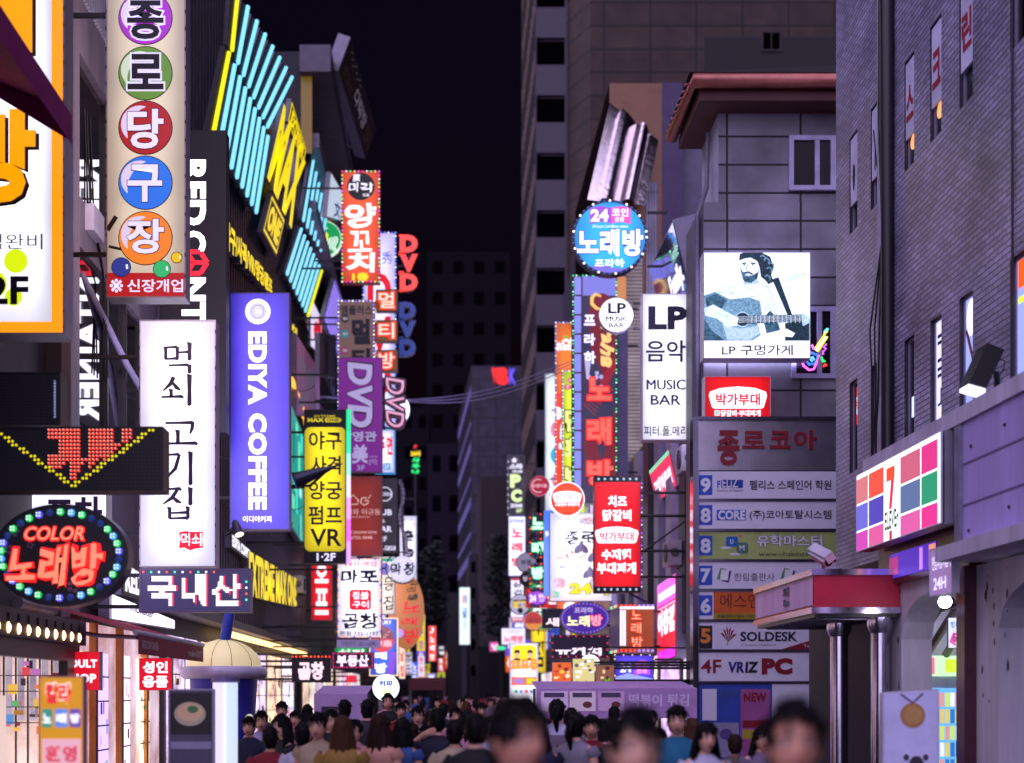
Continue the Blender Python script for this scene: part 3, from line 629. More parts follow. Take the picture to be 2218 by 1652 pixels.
# ================================================================ left-hand signs, near to far
# ---- orange bordered white sign
OR = em('#ff9a10', 1.1)
s = Sign('blade_sign', 'huge white sign with orange border and fat orange letters, nearest on the left', Fr(14), -80, -260, 140, 724, OR, depth=.32, lip=3, frame=mat('#a79fb0', .4, .4, streak=True))
s.r(-52, -232, 112, 697, em('#f4f2ff', 1.6, tubes=1.2), d=.010)
BL = mat('#2a1208', .5)
for tx, q in (('게', (-90, -75, 73, 118)), ('방', (-78, 240, 80, 443))):
    s.t(tx, q[0] + 5, q[1] + 4, q[2] + 6, q[3] + 5, BL, bold=.055, d=.014); s.t(tx, *q, em('#ffa200', 1.05), bold=.055, d=.05, t=.03, side=BL)
LIME = em('#d8ee10', 1.05)
for cx, cy, r_ in ((35, 566, 26), (-14, 616, 30), (30, 644, 19)): s.e(cx, cy, r_, r_, LIME, d=.013)
s.t('주차석완비', -120, 507, 93, 541, mat('#4a3a8a', .5), bold=.0, d=.016); s.t('2F', -28, 598, 63, 660, INK, bold=.03, d=.018); s.done()
l = L(); Xa = px(156, 13.2); aw = mat('#b02a80', .75, bump=.3)
l.raw([(Xa, 13.2, 7.25), (Xa, 8, 7.25), (Xa, 8, 6.97), (Xa, 13.2, 6.97)], [(0, 1, 2, 3)], aw); l.raw([(Xa, 13.2, 7.25), (Xa, 8, 7.25), (Xa - 1.5, 8, 7.9), (Xa - 1.5, 13.2, 7.9)], [(0, 1, 2, 3)], aw); l.raw([(Xa, 13.2, 7.0), (Xa, 13.2, 7.25), (Xa - 1.5, 13.2, 7.9)], [(0, 1, 2)], aw)
tag(l.build('awning', None, (Xa - .7, 12, 7)), 'magenta fabric awning jutting past the orange bordered sign', 'awning')
# ---- coloured balls sign
s = Sign('blade_sign', 'tall cream sign with five big coloured billiard balls and a red foot', Fr(17), 230, -80, 403, 645, em('#d9cbb6', .85, tubes=1.0), depth=.28, lip=3, frame=mat('#b5aaba', .4, .3, streak=True))
for tx, cy, c, q, dk in (('종', 39, '#a42cc4', (276, 2, 355, 86), 1), ('로', 159, '#5f8c34', (277, 118, 355, 195), 1), ('당', 277, '#a81c26', (277, 237, 355, 323), 0), ('구', 396, '#1672e8', (277, 357, 352, 438), 0), ('장', 516, '#f0822a', (275, 475, 356, 550), 0)):
    s.e(315.5, cy, 59, 59, mat('#2a1a24', .5), d=.009); s.e(315.5, cy, 57, 57, em(c, .9), d=.011)
    s.l([(315.5 + 45 * math.cos(R(a)), cy + 45 * math.sin(R(a))) for a in range(150, 271, 12)], [1 + 9 * math.sin((a - 150) / 120 * math.pi) for a in range(150, 271, 12)], em('#e8dcff' if tx != '로' else '#d8e8d0', .75), d=.013)
    if dk: s.o(tx, *q, INK, em('#e0d8ff', 1.0), bold=.03, ow=.045, d=.017)
    else: s.o(tx, *q, em('#dcd6ff', 1.05), mat('#5a1020', .5), bold=.03, ow=.02, d=.017)
s.r(233, 591, 400, 642, em('#b31222', .85), d=.009); s.t('※', 238, 604, 267, 634, em('#e6ddff', 1.0), bold=.01); s.t('신장개업', 276, 605, 397, 633, em('#e6ddff', 1.0), bold=.02)
for cx, cy, r_, c in ((263, 579, 20, '#1c3a9a'), (351, 583, 18, '#22c070'), (383, 558, 11, '#f2c810')):
    s.e(cx, cy, r_ + 1.5, r_ + 1.5, INK, d=.011); s.e(cx, cy, r_, r_, em(c, .8), d=.013); s.l([(cx + r_ * .6, cy - r_ * .3), (cx + r_ * .65, cy + r_ * .2)], r_ * .12, em('#f0f0ff', .9), d=.015)
s.l([(233, 499), (252, 469)], 5, BLACK); s.l([(236, 534), (268, 541)], 3, BLACK); s.done()
# ---- dark vertical sign with white letters
s = Sign('blade_sign', 'tall black sign with white sideways letters and a red hexagon', Fr(22), 352, 282, 490, 936, mat('#17141d', .5, var=.1), depth=.3, lip=0, frame=mat('#24202c', .5))
LW = em('#f3f1ff', 3.2)
s.t('RED', 394, 346, 446, 488, LW, bold=.045, rot=1); s.t('C', 394, 500, 446, 545, LW, bold=.045, rot=1); s.t('NTAINER', 394, 601, 446, 912, LW, bold=.045, rot=1)
HX = em('#ff1a30', 1.6); hx = [(420 + 29 * math.cos(R(a)), 569 + 27 * math.sin(R(a))) for a in range(0, 360, 60)]
for i in range(6): s.l([hx[i], hx[(i + 1) % 6]], 5, HX, d=.012 + .001 * i)
for i in (0, 2, 4): s.l([(420, 569), hx[i]], 4.5, HX, d=.02)
s.done()
# ---- unlit and lit LED boards at the near left
s = Sign('led_board', 'unlit dark LED board above the red and yellow LED board', Fr(13.6), -60, 806, 132, 922, mat('#120f16', .5), cat='led board', depth=.25, lip=4, frame=BLACK)
l = s.p('lamp_grid')
for i in range(28):
    for j in range(16): l.ell(s.pl, -54 + i * 6.4, 814 + j * 6.6, 1.7, 1.7, mat('#3a3440', .3), .014, n=6)
s.r(117, 824, 121, 905, em('#8fa0e0', .8)); s.done()
s = Sign('led_board', 'black LED board with red letters inside a yellow V of dots', Fr(13), -75, 924, 354, 1063, mat('#0e0c12', .5), cat='led board', depth=.28, lip=5, frame=BLACK)
def inpoly(x, y, P_):
    c = False
    for (a, b), (e, f) in zip(P_, P_[1:] + P_[:1]):
        if (b > y) != (f > y) and x < (e - a) * (y - b) / (f - b) + a: c = not c
    return c
zz = lambda P_: [(a * .3383, 528.5 + b * .3383) for a, b in P_]
RA = [zz(q) for q in ([(296, 1192), (442, 1192), (442, 1380), (375, 1455), (296, 1395), (296, 1340), (372, 1340), (372, 1245), (296, 1245)], [(455, 1192), (532, 1192), (532, 1362), (560, 1362), (560, 1192), (628, 1192), (628, 1400), (578, 1445), (556, 1445), (556, 1400), (530, 1420), (485, 1520), (455, 1500)], [(648, 1192), (722, 1192), (722, 1268), (770, 1268), (770, 1192), (842, 1192), (842, 1245), (665, 1390), (648, 1375)])]
l1, l2, l3 = s.p('lamp_grid'), s.p('lit_letters'), s.p('lit_border'); st = 8.0
for i in range(-9, 44):
    for j in range(16):
        x, y = i * st + 4, 932 + j * st; yl = 934 + (1053 - 934) * (1 - abs(x - 159) / 165)
        if any(inpoly(x, y, q) for q in RA): l2.dome(s.pl, x, y, 2.7, dot('#ff3a2a', 1.4), .012); l2.ell(s.pl, x, y, 1.5, 1.5, dot('#ffb0a0', 1.6), .05, n=6)
        elif abs(y - yl) < 5.8: l3.dome(s.pl, x, y, 2.9, dot('#f2e010', 1.1), .012)
        else: l1.ell(s.pl, x, y, 1.7, 1.7, mat('#2c2733', .3), .012, n=6)
s.done()
# ---- oval neon sign
s = Sign('oval_sign', 'big black oval neon sign with red letters ringed by green and blue lamps', Fr(12.4), -16, 1091, 278, 1314, mat('#141120', .4), depth=.22, lip=3, frame=mat('#1d1930', .35), shape='ell')
pet = mat('#77718a', .6)
for cx, cy, n_ in ((30, 1150, 1), (20, 1190, .8), (45, 1135, .7), (160, 1270, 1.1), (190, 1200, .8), (66, 1180, .6)):
    for k in range(5): s.e(cx + 9 * n_ * math.cos(R(72 * k)), cy + 9 * n_ * math.sin(R(72 * k)), 5 * n_, 4 * n_, pet, d=.008 + .0004 * k, n=12)
s.t('COLOR', 53, 1139, 186, 1173, em('#ff2a26', 1.3), bold=.05, shear=.25, d=.03, t=.02); s.t('COLOR', 56, 1142, 183, 1170, em('#ff9070', 1.25), bold=.005, shear=.25, d=.036)
s.t('노래방', 12, 1174, 230, 1274, em('#ff2020', 1.3), bold=.06, wob=.12, shear=.15, d=.04, t=.03); s.t('노래방', 16, 1178, 226, 1270, em('#ff8468', 1.25), bold=.025, wob=.12, shear=.15, d=.05)
cx, cy, rx, ry = 131, 1202, 128, 93
for k in range(34):
    a = 2 * math.pi * k / 34 + .1; x, y = cx + rx * math.cos(a), cy + ry * math.sin(a); c = ['#18d860', '#4aa8ff', '#1fe06a', '#6a5cff', '#2a4a9a'][k % 5 if k % 7 else 4]
    b = L(); b.dome(s.pl, x, y, 8.5, em(c, .35 if c == '#2a4a9a' else .9), .012)
    if c != '#2a4a9a':
        for u, v in ((-3, -3), (3, -3), (-3, 3), (3, 3)): b.ell(s.pl, x + u, y + v, 2.1, 2.1, dot('#d8fff0' if 'd8' in c or 'e0' in c else '#d0f0ff', 1.4), .045, n=8)
    b.build('lamp', s.root)
s.done()
# ---- white restaurant sign and LED board below
s = Sign('blade_sign', 'white glowing sign with brush-like dark letters and a small red stamp', Fr(19), 302, 693, 468, 1228, em('#efedff', 1.35, tubes=1.3), depth=.28, lip=2.5, frame=mat('#b0a8b8', .4, .4))
MB = mat('#3a3050', .5)
def brush(s, strokes, x0, y0, x1, y1, m, d=.01):
    """calligraphy: strokes of (x, y, half width) in a 100 x 100 cell"""
    kx, ky = (x1 - x0) / 100, (y1 - y0) / 100
    for i, st in enumerate(strokes): s.l([(x0 + x * kx, y0 + y * ky) for x, y, _ in st], [w_ * kx * 1.35 for *_, w_ in st], m, d=d + .0006 * i)
V = lambda x, a, b, w_=6: [(x - 8, a, 2), (x, a + 3, w_), (x, (a + b) / 2, w_ * .8), (x, b - 4, w_ * .9), (x - 3, b, 2)]
Hh = lambda y, a, b, w_=4: [(a, y, 2.5), ((a + b) / 2, y - 1, w_ * .7), (b - 6, y - 2, w_), (b, y + 3, 3)]
brush(s, [V(10, 15, 55, 5), Hh(16, 8, 52), V(50, 14, 55, 5), Hh(53, 10, 52), V(92, 0, 58), Hh(32, 55, 92), Hh(74, 20, 90), V(92, 72, 100)], 353, 742, 416, 809, MB)
brush(s, [[(40, 8, 5), (30, 30, 5), (5, 52, 1.5)], [(36, 26, 3), (50, 42, 5), (62, 50, 2)], V(32, 48, 72, 5), Hh(72, 0, 72), V(92, 0, 100)], 350, 811, 416, 879, MB)
brush(s, [Hh(8, 5, 90), [(86, 6, 4), (84, 30, 4), (78, 52, 2)], V(42, 38, 92, 5), Hh(92, 0, 100)], 355, 912, 428, 965, MB)
brush(s, [Hh(10, 2, 55), [(54, 8, 4), (40, 50, 5), (0, 88, 1.5)], V(92, 0, 100)], 355, 978, 418, 1051, MB)
brush(s, [Hh(5, 8, 62), [(50, 5, 4), (32, 32, 5), (2, 52, 1.5)], [(32, 28, 3), (48, 42, 5), (62, 48, 2)], V(92, 0, 56), V(24, 62, 98, 5), V(84, 60, 98, 5), Hh(80, 26, 84), Hh(97, 24, 84)], 352, 1056, 418, 1125, MB)
ST = em('#f0102a', 1.0); s.y([(388, 1153), (400, 1150), (420, 1152), (440, 1151), (438, 1170), (440, 1186), (424, 1188), (412, 1192), (400, 1186), (388, 1187), (390, 1170)], ST)
s.t('먹쇠', 391, 1154, 437, 1183, em('#f3efff', 1.2), bold=.02, wob=.06, d=.014); s.done()
s = Sign('led_board', 'violet LED board spelling three white dotted letters edged red', Fr(18.8), 302, 1231, 543, 1326, em('#4c4674', .6), cat='led board', depth=.22, lip=5, frame=mat('#7a7498', .4))
s.p('lit_letters').dots(s.pl, '국내산', 320, 1243, 526, 1314, 4.1, dot('#ffffff', 1.6), .012, .05, .46, dot('#ff2050', 1.5))
l = s.p('lamp_grid')
for i in range(45):
    for j in range(16): l.ell(s.pl, 318 + i * 4.7, 1243 + j * 4.7, 1.2, 1.2, mat('#7a74a0', .4), .009, n=5)
s.p('light_string').bulbs(s.pl, [(311 + 17 * k, 1239) for k in range(10)] + [(534, 1260 + 13 * k) for k in range(4)], 2.6, [dot('#ff6040', 1.5), dot('#40ffb0', 1.5), dot('#e8f8ff', 1.5)]); s.done()
# ---- violet coffee sign
s = Sign('blade_sign', 'violet sign with white sideways coffee lettering and a round white seal', Fr(23), 498, 634, 627, 1147, em('#5a48ee', .95, tubes=1.2), depth=.3, lip=2, frame=mat('#6a62a0', .4))
CW = em('#f5f3ff', 1.5); s.t('EDIYA', 538, 718, 578, 877, CW, bold=.05, rot=1); s.t('COFFEE', 538, 895, 578, 1104, CW, bold=.05, rot=1); s.t('이디야커피', 526, 1117, 588, 1131, CW, bold=.02)
s.y([(558.6 + (28 if k % 2 else 26.5) * math.cos(R(k * 3)), 674.6 + (28 if k % 2 else 26.5) * math.sin(R(k * 3))) for k in range(120)], CW)
VI = em('#2c1c98', .5)
for r_ in (17.5, 14, 8): s.p('graphic').ring(s.pl, 558.6, 674.6, r_, r_, 2.0, VI, .012)
for k in range(12): s.l([(558.6 + 9 * math.cos(R(k * 30)), 674.6 + 9 * math.sin(R(k * 30))), (558.6 + 13 * math.cos(R(k * 30)), 674.6 + 13 * math.sin(R(k * 30)))], 1.0, VI, d=.012)
for wd, a0, a1, fl in (('EDIYA ESPRESSO', 190, 350, 1), ('COFFEE', 140, 40, -1)):
    for i, ch in enumerate(wd):
        if ch == ' ': continue
        a = R(a0 + (a1 - a0) * i / (len(wd) - 1)); x, y = 558.6 + 22 * math.cos(a), 674.6 + 22 * math.sin(a)
        vs_, fs_ = text_geo(ch, .035); mx_ = max(v[0] for v in vs_) / 2; ca, sa = (math.cos(a + R(90)), math.sin(a + R(90))) if fl > 0 else (math.cos(a - R(90)), math.sin(a - R(90)))
        s.p('lettering').raw([s.pl(x + ((u - mx_) * ca + (v - .35) * sa) * 6.4, y + ((u - mx_) * sa - (v - .35) * ca) * 6.4, .014) for u, v in vs_], fs_, VI)
s.done()
def flood(label, p0, p1, r0, r1, lens, mount=None, m=None, name='flood_lamp'):
    """a spotlight: tapered body from p0 (back) to p1 (lens)"""
    p0, p1 = Vector(p0), Vector(p1); t = thing(name, label, 'lamp', p0); ax = p1 - p0
    l = L(); l.tube([p0, p0 + ax * .15, p0 + ax * .5, p1], [r0 * .6, r0, (r0 + r1) / 2, r1], m or mat('#55505e', .4, .6), 14); l.tube([p1, p1 + ax * .04], r1 * 1.08, m or DARK, 14); l.build('housing', t)
    l = L(); l.tube([p1 + ax * .02, p1 + ax * .05], r1 * .9, lens, 14); l.build('lens', t)
    if mount:
        l = L(); l.tube([p0 + ax * .3, *mount], .03, DARK, 6); l.build('bracket', t)
    return t
f23 = Fr(22.4); flood('small spotlight below the violet coffee sign', f23(508, 1128), f23(520, 1158, .1), .06, .085, em('#fff0d8', 1.5), [f23(500, 1150), f23(488, 1158)])
f30 = Fr(29); flood('long tapered floodlight shining on the yellow sign', f30(742, 1004), f30(642, 1040), .02, .17, em('#5a90ff', .6), [f30(672, 1052), f30(630, 1052)], mat('#4a4a5c', .35, .7))
# ---- neon slats and yellow box letters on the louvred building
CY, YE, SL = em('#86dcff', 1.25, sample=False), em('#f6f01a', 1.1, sample=False), mat('#57525f', .6)
def slat_sign(label, rows):
    first = wq(-4.75, *rows[0][0]); t = thing('neon_sign', label, 'neon sign', first(.5, 1)); n = 0
    for (tl, tr, br, bl), cnt, yel in rows:
        q = wq(-4.75, tl, tr, br, bl)
        for k in range(cnt):
            u = (k + .02) / cnt; u2 = u + .62 / cnt; l = L()
            l.poly(q, [(u, 0), (u2, 0), (u2, 1), (u, 1)], SL, 0, .10); so = l.build('slat', t)
            l = L(); a, b = q(u2 - .12 / cnt, .015, .03), q(u2 - .12 / cnt, .985, .03); l.tube([a, b], .055, YE if k == yel else CY, 8); l.build('neon_tube', so, origin=t.location)
    return t
slat_sign('two tiers of slanted blue neon slats left of the yellow box letters', [(((500, -40), (637, 175), (580, 285), (492, 95)), 8, 0), (((486, 98), (582, 302), (556, 470), (450, 280)), 9, 0)])
slat_sign('two tiers of slanted blue neon slats right of the yellow box letters', [(((674, 330), (718, 455), (702, 560), (650, 472)), 7, 6), (((647, 487), (698, 590), (667, 692), (615, 587)), 8, 7)])
YB = em('#ffe208', 1.0); BX = mat('#7d7686', .5)
def box_letters(label, tx, q, shear=0, rim=False, t=.14, X=-4.7, bold=.05):
    p = wq(X, *q); th = thing('box_letters', label, 'sign', p(.5, 1)); l = L()
    if rim:
        l.rect(p, 0, 0, 1, 1, BX, 0, t)
        for a in ((.03, .06, .97, .12), (.03, .88, .97, .94), (.03, .12, .06, .88), (.94, .12, .97, .88)): l.rect(p, *a, YB, .01)
        l.text(p, tx, .12, .2, .88, .8, YB, .012, bold)
    else: l.text(p, tx, 0, 0, 1, 1, YB, .02, bold, t=t, side=BX)
    l.build('lettering', th); return th
box_letters('giant yellow box letters between the two groups of neon slats', 'MAX', ((614, 223), (661, 352), (630, 496), (577, 384)))
box_letters('small yellow outlined box word above the giant yellow letters', 'EXTREME', ((631, 213), (664, 325), (656, 362), (622, 262)), rim=True)
box_letters('yellow outlined box word below the giant yellow letters', 'ONE', ((589, 417), (617, 474), (598, 557), (568, 502)), rim=True)
box_letters('row of yellow box letters on the louvres above the violet sign', '야구/사격/VR/양궁/펌프', ((486, 470), (588, 605), (588, 640), (486, 535)), t=.2, X=-4.8)
box_letters('short column of yellow box letters right of the violet sign', '관람', ((631, 695), (643, 712), (643, 782), (631, 776)), t=.15, X=-4.8)
box_letters('row of yellow box letters low on the louvres over the street', 'EXTREME MAX ONE', ((538, 1192), (641, 1252), (641, 1316), (538, 1292)), t=.12, X=-4.8, bold=.04)
l = L()
t = thing('light_string', 'string of amber bulbs along a ledge by the yellow blade sign', 'light string', (-4.7, 44, 11)); l.tube([(-4.72, 41.3, 11.2), (-4.72, 46.6, 10.65)], .02, BLACK, 5); l.build('cable', t)
for k in range(26): l = L(); l.ball((-4.7 + .02 * math.sin(k), 41.5 + .2 * k, 11.15 - .02 * k), .085, em('#ffb040', 1.6), 8); l.build('bulb', t)
# ---- wall-side screens and fascias
def wall_board(name, label, X, q, face, tx=(), cat='sign', depth=.15, frame=CABINET, deco=None):
    p = wq(X, *q); t = thing(name, label, cat, p(.5, 1)); l = L(); l.rect(p, 0, 0, 1, 1, frame, 0, depth); l.build('cabinet', t); l = L(); l.rect(p, .02, .02, .98, .98, face, .02); l.build('face', t)
    l = L()
    for (s_, x0, y0, x1, y1, m, b) in tx: l.text(p, s_, x0, y0, x1, y1, m, .035, b)
    if deco: deco(l, p)
    if l.f: l.build('lettering', t)
    return t
def city(l, p):
    q = random.Random(3)
    for k in range(16): a = q.uniform(.05, .8); b = q.uniform(.05, .9); l.rect(p, a, b, a + q.uniform(.05, .18), min(.97, b + q.uniform(.05, .3)), em(q.choice(['#40f0e0', '#1a8f88', '#c8fff8', '#0b5a60', '#7af0c0']), .9), .03 + .001 * k)
wall_board('video_screen', 'teal video screen facing the street beside the violet sign', -4.7, ((629, 870), (657, 940), (657, 1185), (629, 1140)), em('#1fae9e', .7), cat='screen', deco=city)
wall_board('wall_sign', 'white wall fascia with dark coffee letters under the violet sign', -4.85, ((498, 1150), (540, 1190), (540, 1218), (498, 1186)), mat('#1a1626', .5), [('EDIYA COFFEE', .05, .15, .95, .85, CW, .04)])
wall_board('wall_sign', 'pale pink wall board with grey outlined disc letters', -4.65, ((640, 720), (692, 802), (692, 905), (640, 900)), mat('#b06a9a', .5, glow=.25), [('DVD', .1, .2, .9, .9, mat('#8f88a4', .5, glow=.2), .06)])
wall_board('wall_sign', 'slanting lilac mesh light panel behind the green round sign', -4.4, ((700, 690), (724, 600), (755, 690), (732, 775)), em('#8a70e8', .7), deco=lambda l, p: [l.rect(p, .06 + .11 * k, .03, .08 + .11 * k, .97, em('#c9b8ff', .9), .03) for k in range(8)])
wall_board('wall_sign', 'white wall sign with a large red figure under the neon slats', -4.9, ((672, 640), (696, 690), (696, 772), (672, 750)), em('#e4e0ff', .9), [('d', .2, .1, .9, .9, em('#d8102c', .9), .06)])
wall_board('wall_sign', 'unlit dark grey wall panel left of the brown vertical sign', -4.2, ((692, 720), (728, 725), (728, 820), (692, 815)), mat('#231f2c', .5))
wall_board('wall_sign', 'small pale triangular-looking sign above the green round sign', -4.0, ((716, 372), (740, 415), (738, 478), (706, 470)), em('#cfe0f4', .8), [('文', .4, .5, .9, .95, mat('#6078c0', .5), .03)])
s = Sign('round_sign', 'round green and white logo sign of a long-haired figure', Fr(54), 662, 478, 740, 556, em('#0a9a50', .9), shape='ell', depth=.25, lip=1.5, frame=em('#e8ffe8', .9))
SW = em('#eefaf0', 1.1)
for k in range(5): s.l([(738 - 6.5 * k - 6, 508 + j * 5 + 3 * k) if False else (728 - 5.2 * k + 3 * math.sin(j * 1.1 + k * .3), 512 + j * 5.2 + k) for j in range(8 - k)], 1.3, SW, d=.012)
s.e(701, 512, 9, 12, SW); s.y([(701, 485), (704, 493), (711, 493), (705, 498), (708, 505), (701, 500), (694, 505), (697, 498), (691, 493), (698, 493)], SW, d=.014)
for k in range(4): s.l([(686 - 5 * k + 3 * math.sin(j * 1.1), 512 + j * 5.2) for j in range(8 - k)], 1.3, SW, d=.012)
s.done()
# ---- leaning dark rooftop sign
Q = Quad((px(759, 48), 48, pz(80, 48)), (px(815, 55.7), 55.7, pz(281, 55.7)), (px(791, 55.7), 55.7, pz(345, 55.7)), (px(732, 48), 48, pz(154, 48)))
t = thing('rooftop_sign', 'big unlit dark brown board leaning out from a rooftop', 'sign', Q(.5, 1)); l = L(); l.rect(Q, 0, 0, 1, 1, mat('#8a8296', .5), 0, .45); l.build('cabinet', t)
l = L(); l.rect(Q, .015, .03, .985, .97, mat('#4b3d46', .6, glow=.05), .02); l.build('face', t); l = L(); GO = mat('#9a7a4a', .5, glow=.1)
l.text(Q, '다락방', .38, .3, .75, .75, mat('#b0a4b4', .5, glow=.2), .03, .02, wob=.1); l.text(Q, '맛있는', .06, .55, .32, .85, GO, .03, .02); l.text(Q, '전통주점', .78, .3, .95, .85, GO, .03, .02)  # pale letters get faint emission though the board is unlit
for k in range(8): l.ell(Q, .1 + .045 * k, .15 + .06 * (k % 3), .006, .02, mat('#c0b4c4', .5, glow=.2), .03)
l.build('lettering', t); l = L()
for u in (.1, .5, .9): l.tube([Q(u, .9, -.4), Q(u, .9, -.4) + Vector((-.9, 0, -.5))], .06, DARK, 6)
l.build('bracket', t)
# ================================================================ left-hand signs beyond the violet one
PW = em('#f3f1ff', 1.35, tubes=1.3)
s = Sign('blade_sign', 'yellow and black sign with four rows of dark letters, behind the floodlight', Fr(34), 658.5, 887, 749, 1220, mat('#1c1620', .5), depth=.3, lip=1.2, frame=BLACK)
YF = em('#f4de16', 1.0, tubes=1.2); s.p('graphic').rrect(s.pl, 660, 925, 748.5, 1194, 12, YF, .01)
s.t('EXTREME', 681, 899, 727, 903, YF, bold=.01, d=.012); s.t('MAX', 666, 905, 702, 914, YF, bold=.05, d=.012); s.y([(703, 909.5), (706, 904.5), (735, 904.5), (741, 909.5), (735, 914.5), (706, 914.5)], YF, d=.011); s.t('ONE', 708, 906, 734, 913, INK, bold=.03, d=.014)
for tx, a in (('야구', (669, 934, 740, 974)), ('사격', (674, 987, 738, 1028)), ('양궁', (669, 1042, 740.5, 1082)), ('펌프', (668, 1095, 740.5, 1136)), ('VR', (672, 1145, 740.5, 1183))): s.t(tx, *a, INK, bold=.02, d=.014)
s.t('1·2F', 686, 1197.5, 727, 1214.5, em('#e8e4ff', 1.0), bold=.03, d=.014)
cs = ['#20e898', '#38f0b0', '#a8f0e8', '#e8e4ff', '#f0a8f8', '#f070f0', '#e0a8ff']
l = s.p('light_tube')
for k, c in enumerate(cs): l.tube([s.pl(755, 887 + 47.6 * k, .0), s.pl(755, 887 + 47.6 * (k + 1), .0)], .055, em(c, 1.1), 8)
s.done()
s = Sign('blade_sign', 'purple sign with big grey sideways letters outlined black', Fr(40), 733, 774, 828, 1022, em('#7d1890', .62), depth=.3, lip=1.2, frame=mat('#8a5a98', .5))  # weak emission on board and letters stands in for ambient light
LV = em('#b3a6d6', .75)
s.t('DVD', 750, 781, 809, 929, INK, bold=.075, rot=1, shear=.12, d=.010); s.t('DVD', 752.5, 784, 806.5, 926, LV, bold=.045, rot=1, shear=.12, d=.016)
s.o('촬영관', 736, 934, 816, 956, LV, INK, bold=.03, ow=.03); s.t('美', 762, 962, 797, 1004, LV, bold=.03, wob=.05); s.t('[미]', 800, 994, 816, 1007, LV, bold=.0); s.t('아름다움', 799, 987, 817, 991, LV); s.t('3F', 773, 1007, 790, 1019, LV); s.done()
s = Sign('blade_sign', 'brick red sign with a pale roof and bowl emblem and phone numbers', Fr(39), 733, 1031, 828, 1203, em('#8f2a1e', .62, tubes=1.1), depth=.25, lip=1.2, frame=mat('#7a4a44', .5))
PK = em('#e0b0a8', .8)
s.l([(752, 1085), (765, 1072), (778, 1085)], 1.1, PK); s.l([(755, 1084), (755, 1092), (775, 1092), (775, 1084)], 1.1, PK); s.l([(794, 1078), (784, 1078), (781, 1088), (788, 1094), (797, 1090), (798, 1084), (790, 1084)], 1.3, PK); s.l([(797, 1080), (804, 1071)], .7, PK)
s.t('기리와 이규동', 736, 1102, 824, 1115, PK, bold=.0); s.t('Rice Bowl & Beef Don', 745, 1117, 800, 1121, PK); s.t('문의 T.02)598-0290', 738, 1149, 816, 1157, PK, bold=.01); s.t('T.02)722-2848', 742, 1161, 806, 1169, PK, bold=.01); s.done()
s = Sign('blade_sign', 'charcoal sign with white bar lettering and a scalloped badge', Fr(45), 800, 1035, 861, 1198, em('#2b2833', .8), depth=.25, lip=1, frame=BLACK)
GW = em('#d6d4ea', .95); s.y([(834 + (16.5 if k % 2 else 15) * math.cos(R(k * 9)), 1070 + (16.5 if k % 2 else 15) * math.sin(R(k * 9))) for k in range(40)], GW); s.e(834, 1070, 13.5, 13.5, em('#2b2833', .8), d=.012)
s.t('VODKA', 822, 1066, 848, 1074, GW, bold=.03, d=.016); s.t('PUB', 816, 1103, 849, 1116, GW, bold=.04); s.t('&', 826, 1124, 834, 1132, GW); s.t('BAR', 816, 1139, 849, 1152, GW, bold=.04); s.t('2F', 824, 1161, 838, 1172, GW, bold=.02); s.t('722-5858', 812, 1182, 857, 1192, GW, bold=.02); s.done()
l = L(); pts = [Fr(44)(866 + 5 * math.sin(k * .05) + 3.5 * math.cos(k * 1.9) + k * .06, 1040 + k * .9, .06 * math.sin(k * 1.9)) for k in range(200)]
l.tube(pts, .022, mat('#b9b2cc', .5, glow=.15), 4); l.tube([Fr(44)(868, 1040), Fr(44)(876, 1220)], .05, mat('#5d5866', .5), 6)
t = thing('wrapped_cable', 'pale spiral wrapped cable hanging beside the charcoal bar sign', 'cable', Fr(44)(876, 1220)); l.build('cable', t)
ED = [dot('#ff4070', 1.6), dot('#ffffff', 1.6), dot('#50ff90', 1.6), dot('#ffe060', 1.6), dot('#e060ff', 1.6)]
s = Sign('blade_sign', 'orange vertical sign with white brush letters and a black disc', Fr(44), 740, 370, 823, 612, em('#f2500e', 1.0, tubes=1.2), depth=.3, lip=3, frame=mat('#c4304a', .5), arms=True)
s.e(782, 404, 30, 30, BLACK); s.t('原', 764, 378, 780, 394, WHT, bold=.02, wob=.05, d=.014); s.t('미각', 755, 395, 809, 417, WHT, bold=.02, wob=.14, d=.014); s.t('味覺', 786, 419, 800, 426, WHT, d=.014)
for tx, a in (('양', (747, 440, 816, 494)), ('꼬', (753, 500, 806, 546)), ('치', (749, 547, 812, 590))): s.t(tx, *a, WHT, bold=.018 if tx == '꼬' else .035, wob=.07, d=.014)
s.t('1층', 763, 590, 798, 608, em('#ffd800', 1.1), bold=.05, d=.014); s.edge_lights(1.7, 8.6, ED, 1.5); s.done()
s = Sign('blade_sign', 'brown cinema sign with dark letters, round icons and a string of white lamps', Fr(43), 731, 650, 812, 905, em('#7a5a52', .62), depth=.25, lip=1.5, frame=mat('#5a4650', .5))
NV = mat('#211b33', .5); s.t('엠플러스', 738, 661, 806, 682, NV, bold=.03); s.t('멀', 762, 690, 802, 746, NV, bold=.05); s.t('티', 762, 754, 802, 800, NV, bold=.05)
for cy, c in ((692 + 10, '#22202c'), (735, '#2a7a90'), (771, '#8a2a6a')):
    s.e(747, cy - 12, 9, 9, em(c, .7)); s.r(743, cy - 15, 750, cy - 9, em('#a89a98', .7), d=.012); s.e(752, cy - 12, 1.6, 2.4, em('#a89a98', .7), d=.013, n=10)
s.edge_lights(1.8, 8, [dot('#c8c0ff', 1.7), dot('#ffffff', 1.7), dot('#8a70ff', 1.5)], 2); s.done()
LB = [dot('#7a8aff', 1.8), dot('#e0e4ff', 1.8), dot('#4060ff', 1.6)]
s = Sign('blade_sign', 'white sign with blue and red letters behind the three brown boxes', Fr(48), 786, 503, 858, 925, em('#dcd8ff', 1.15, tubes=1.2), depth=.25, lip=2.5, frame=mat('#2a2450', .4))
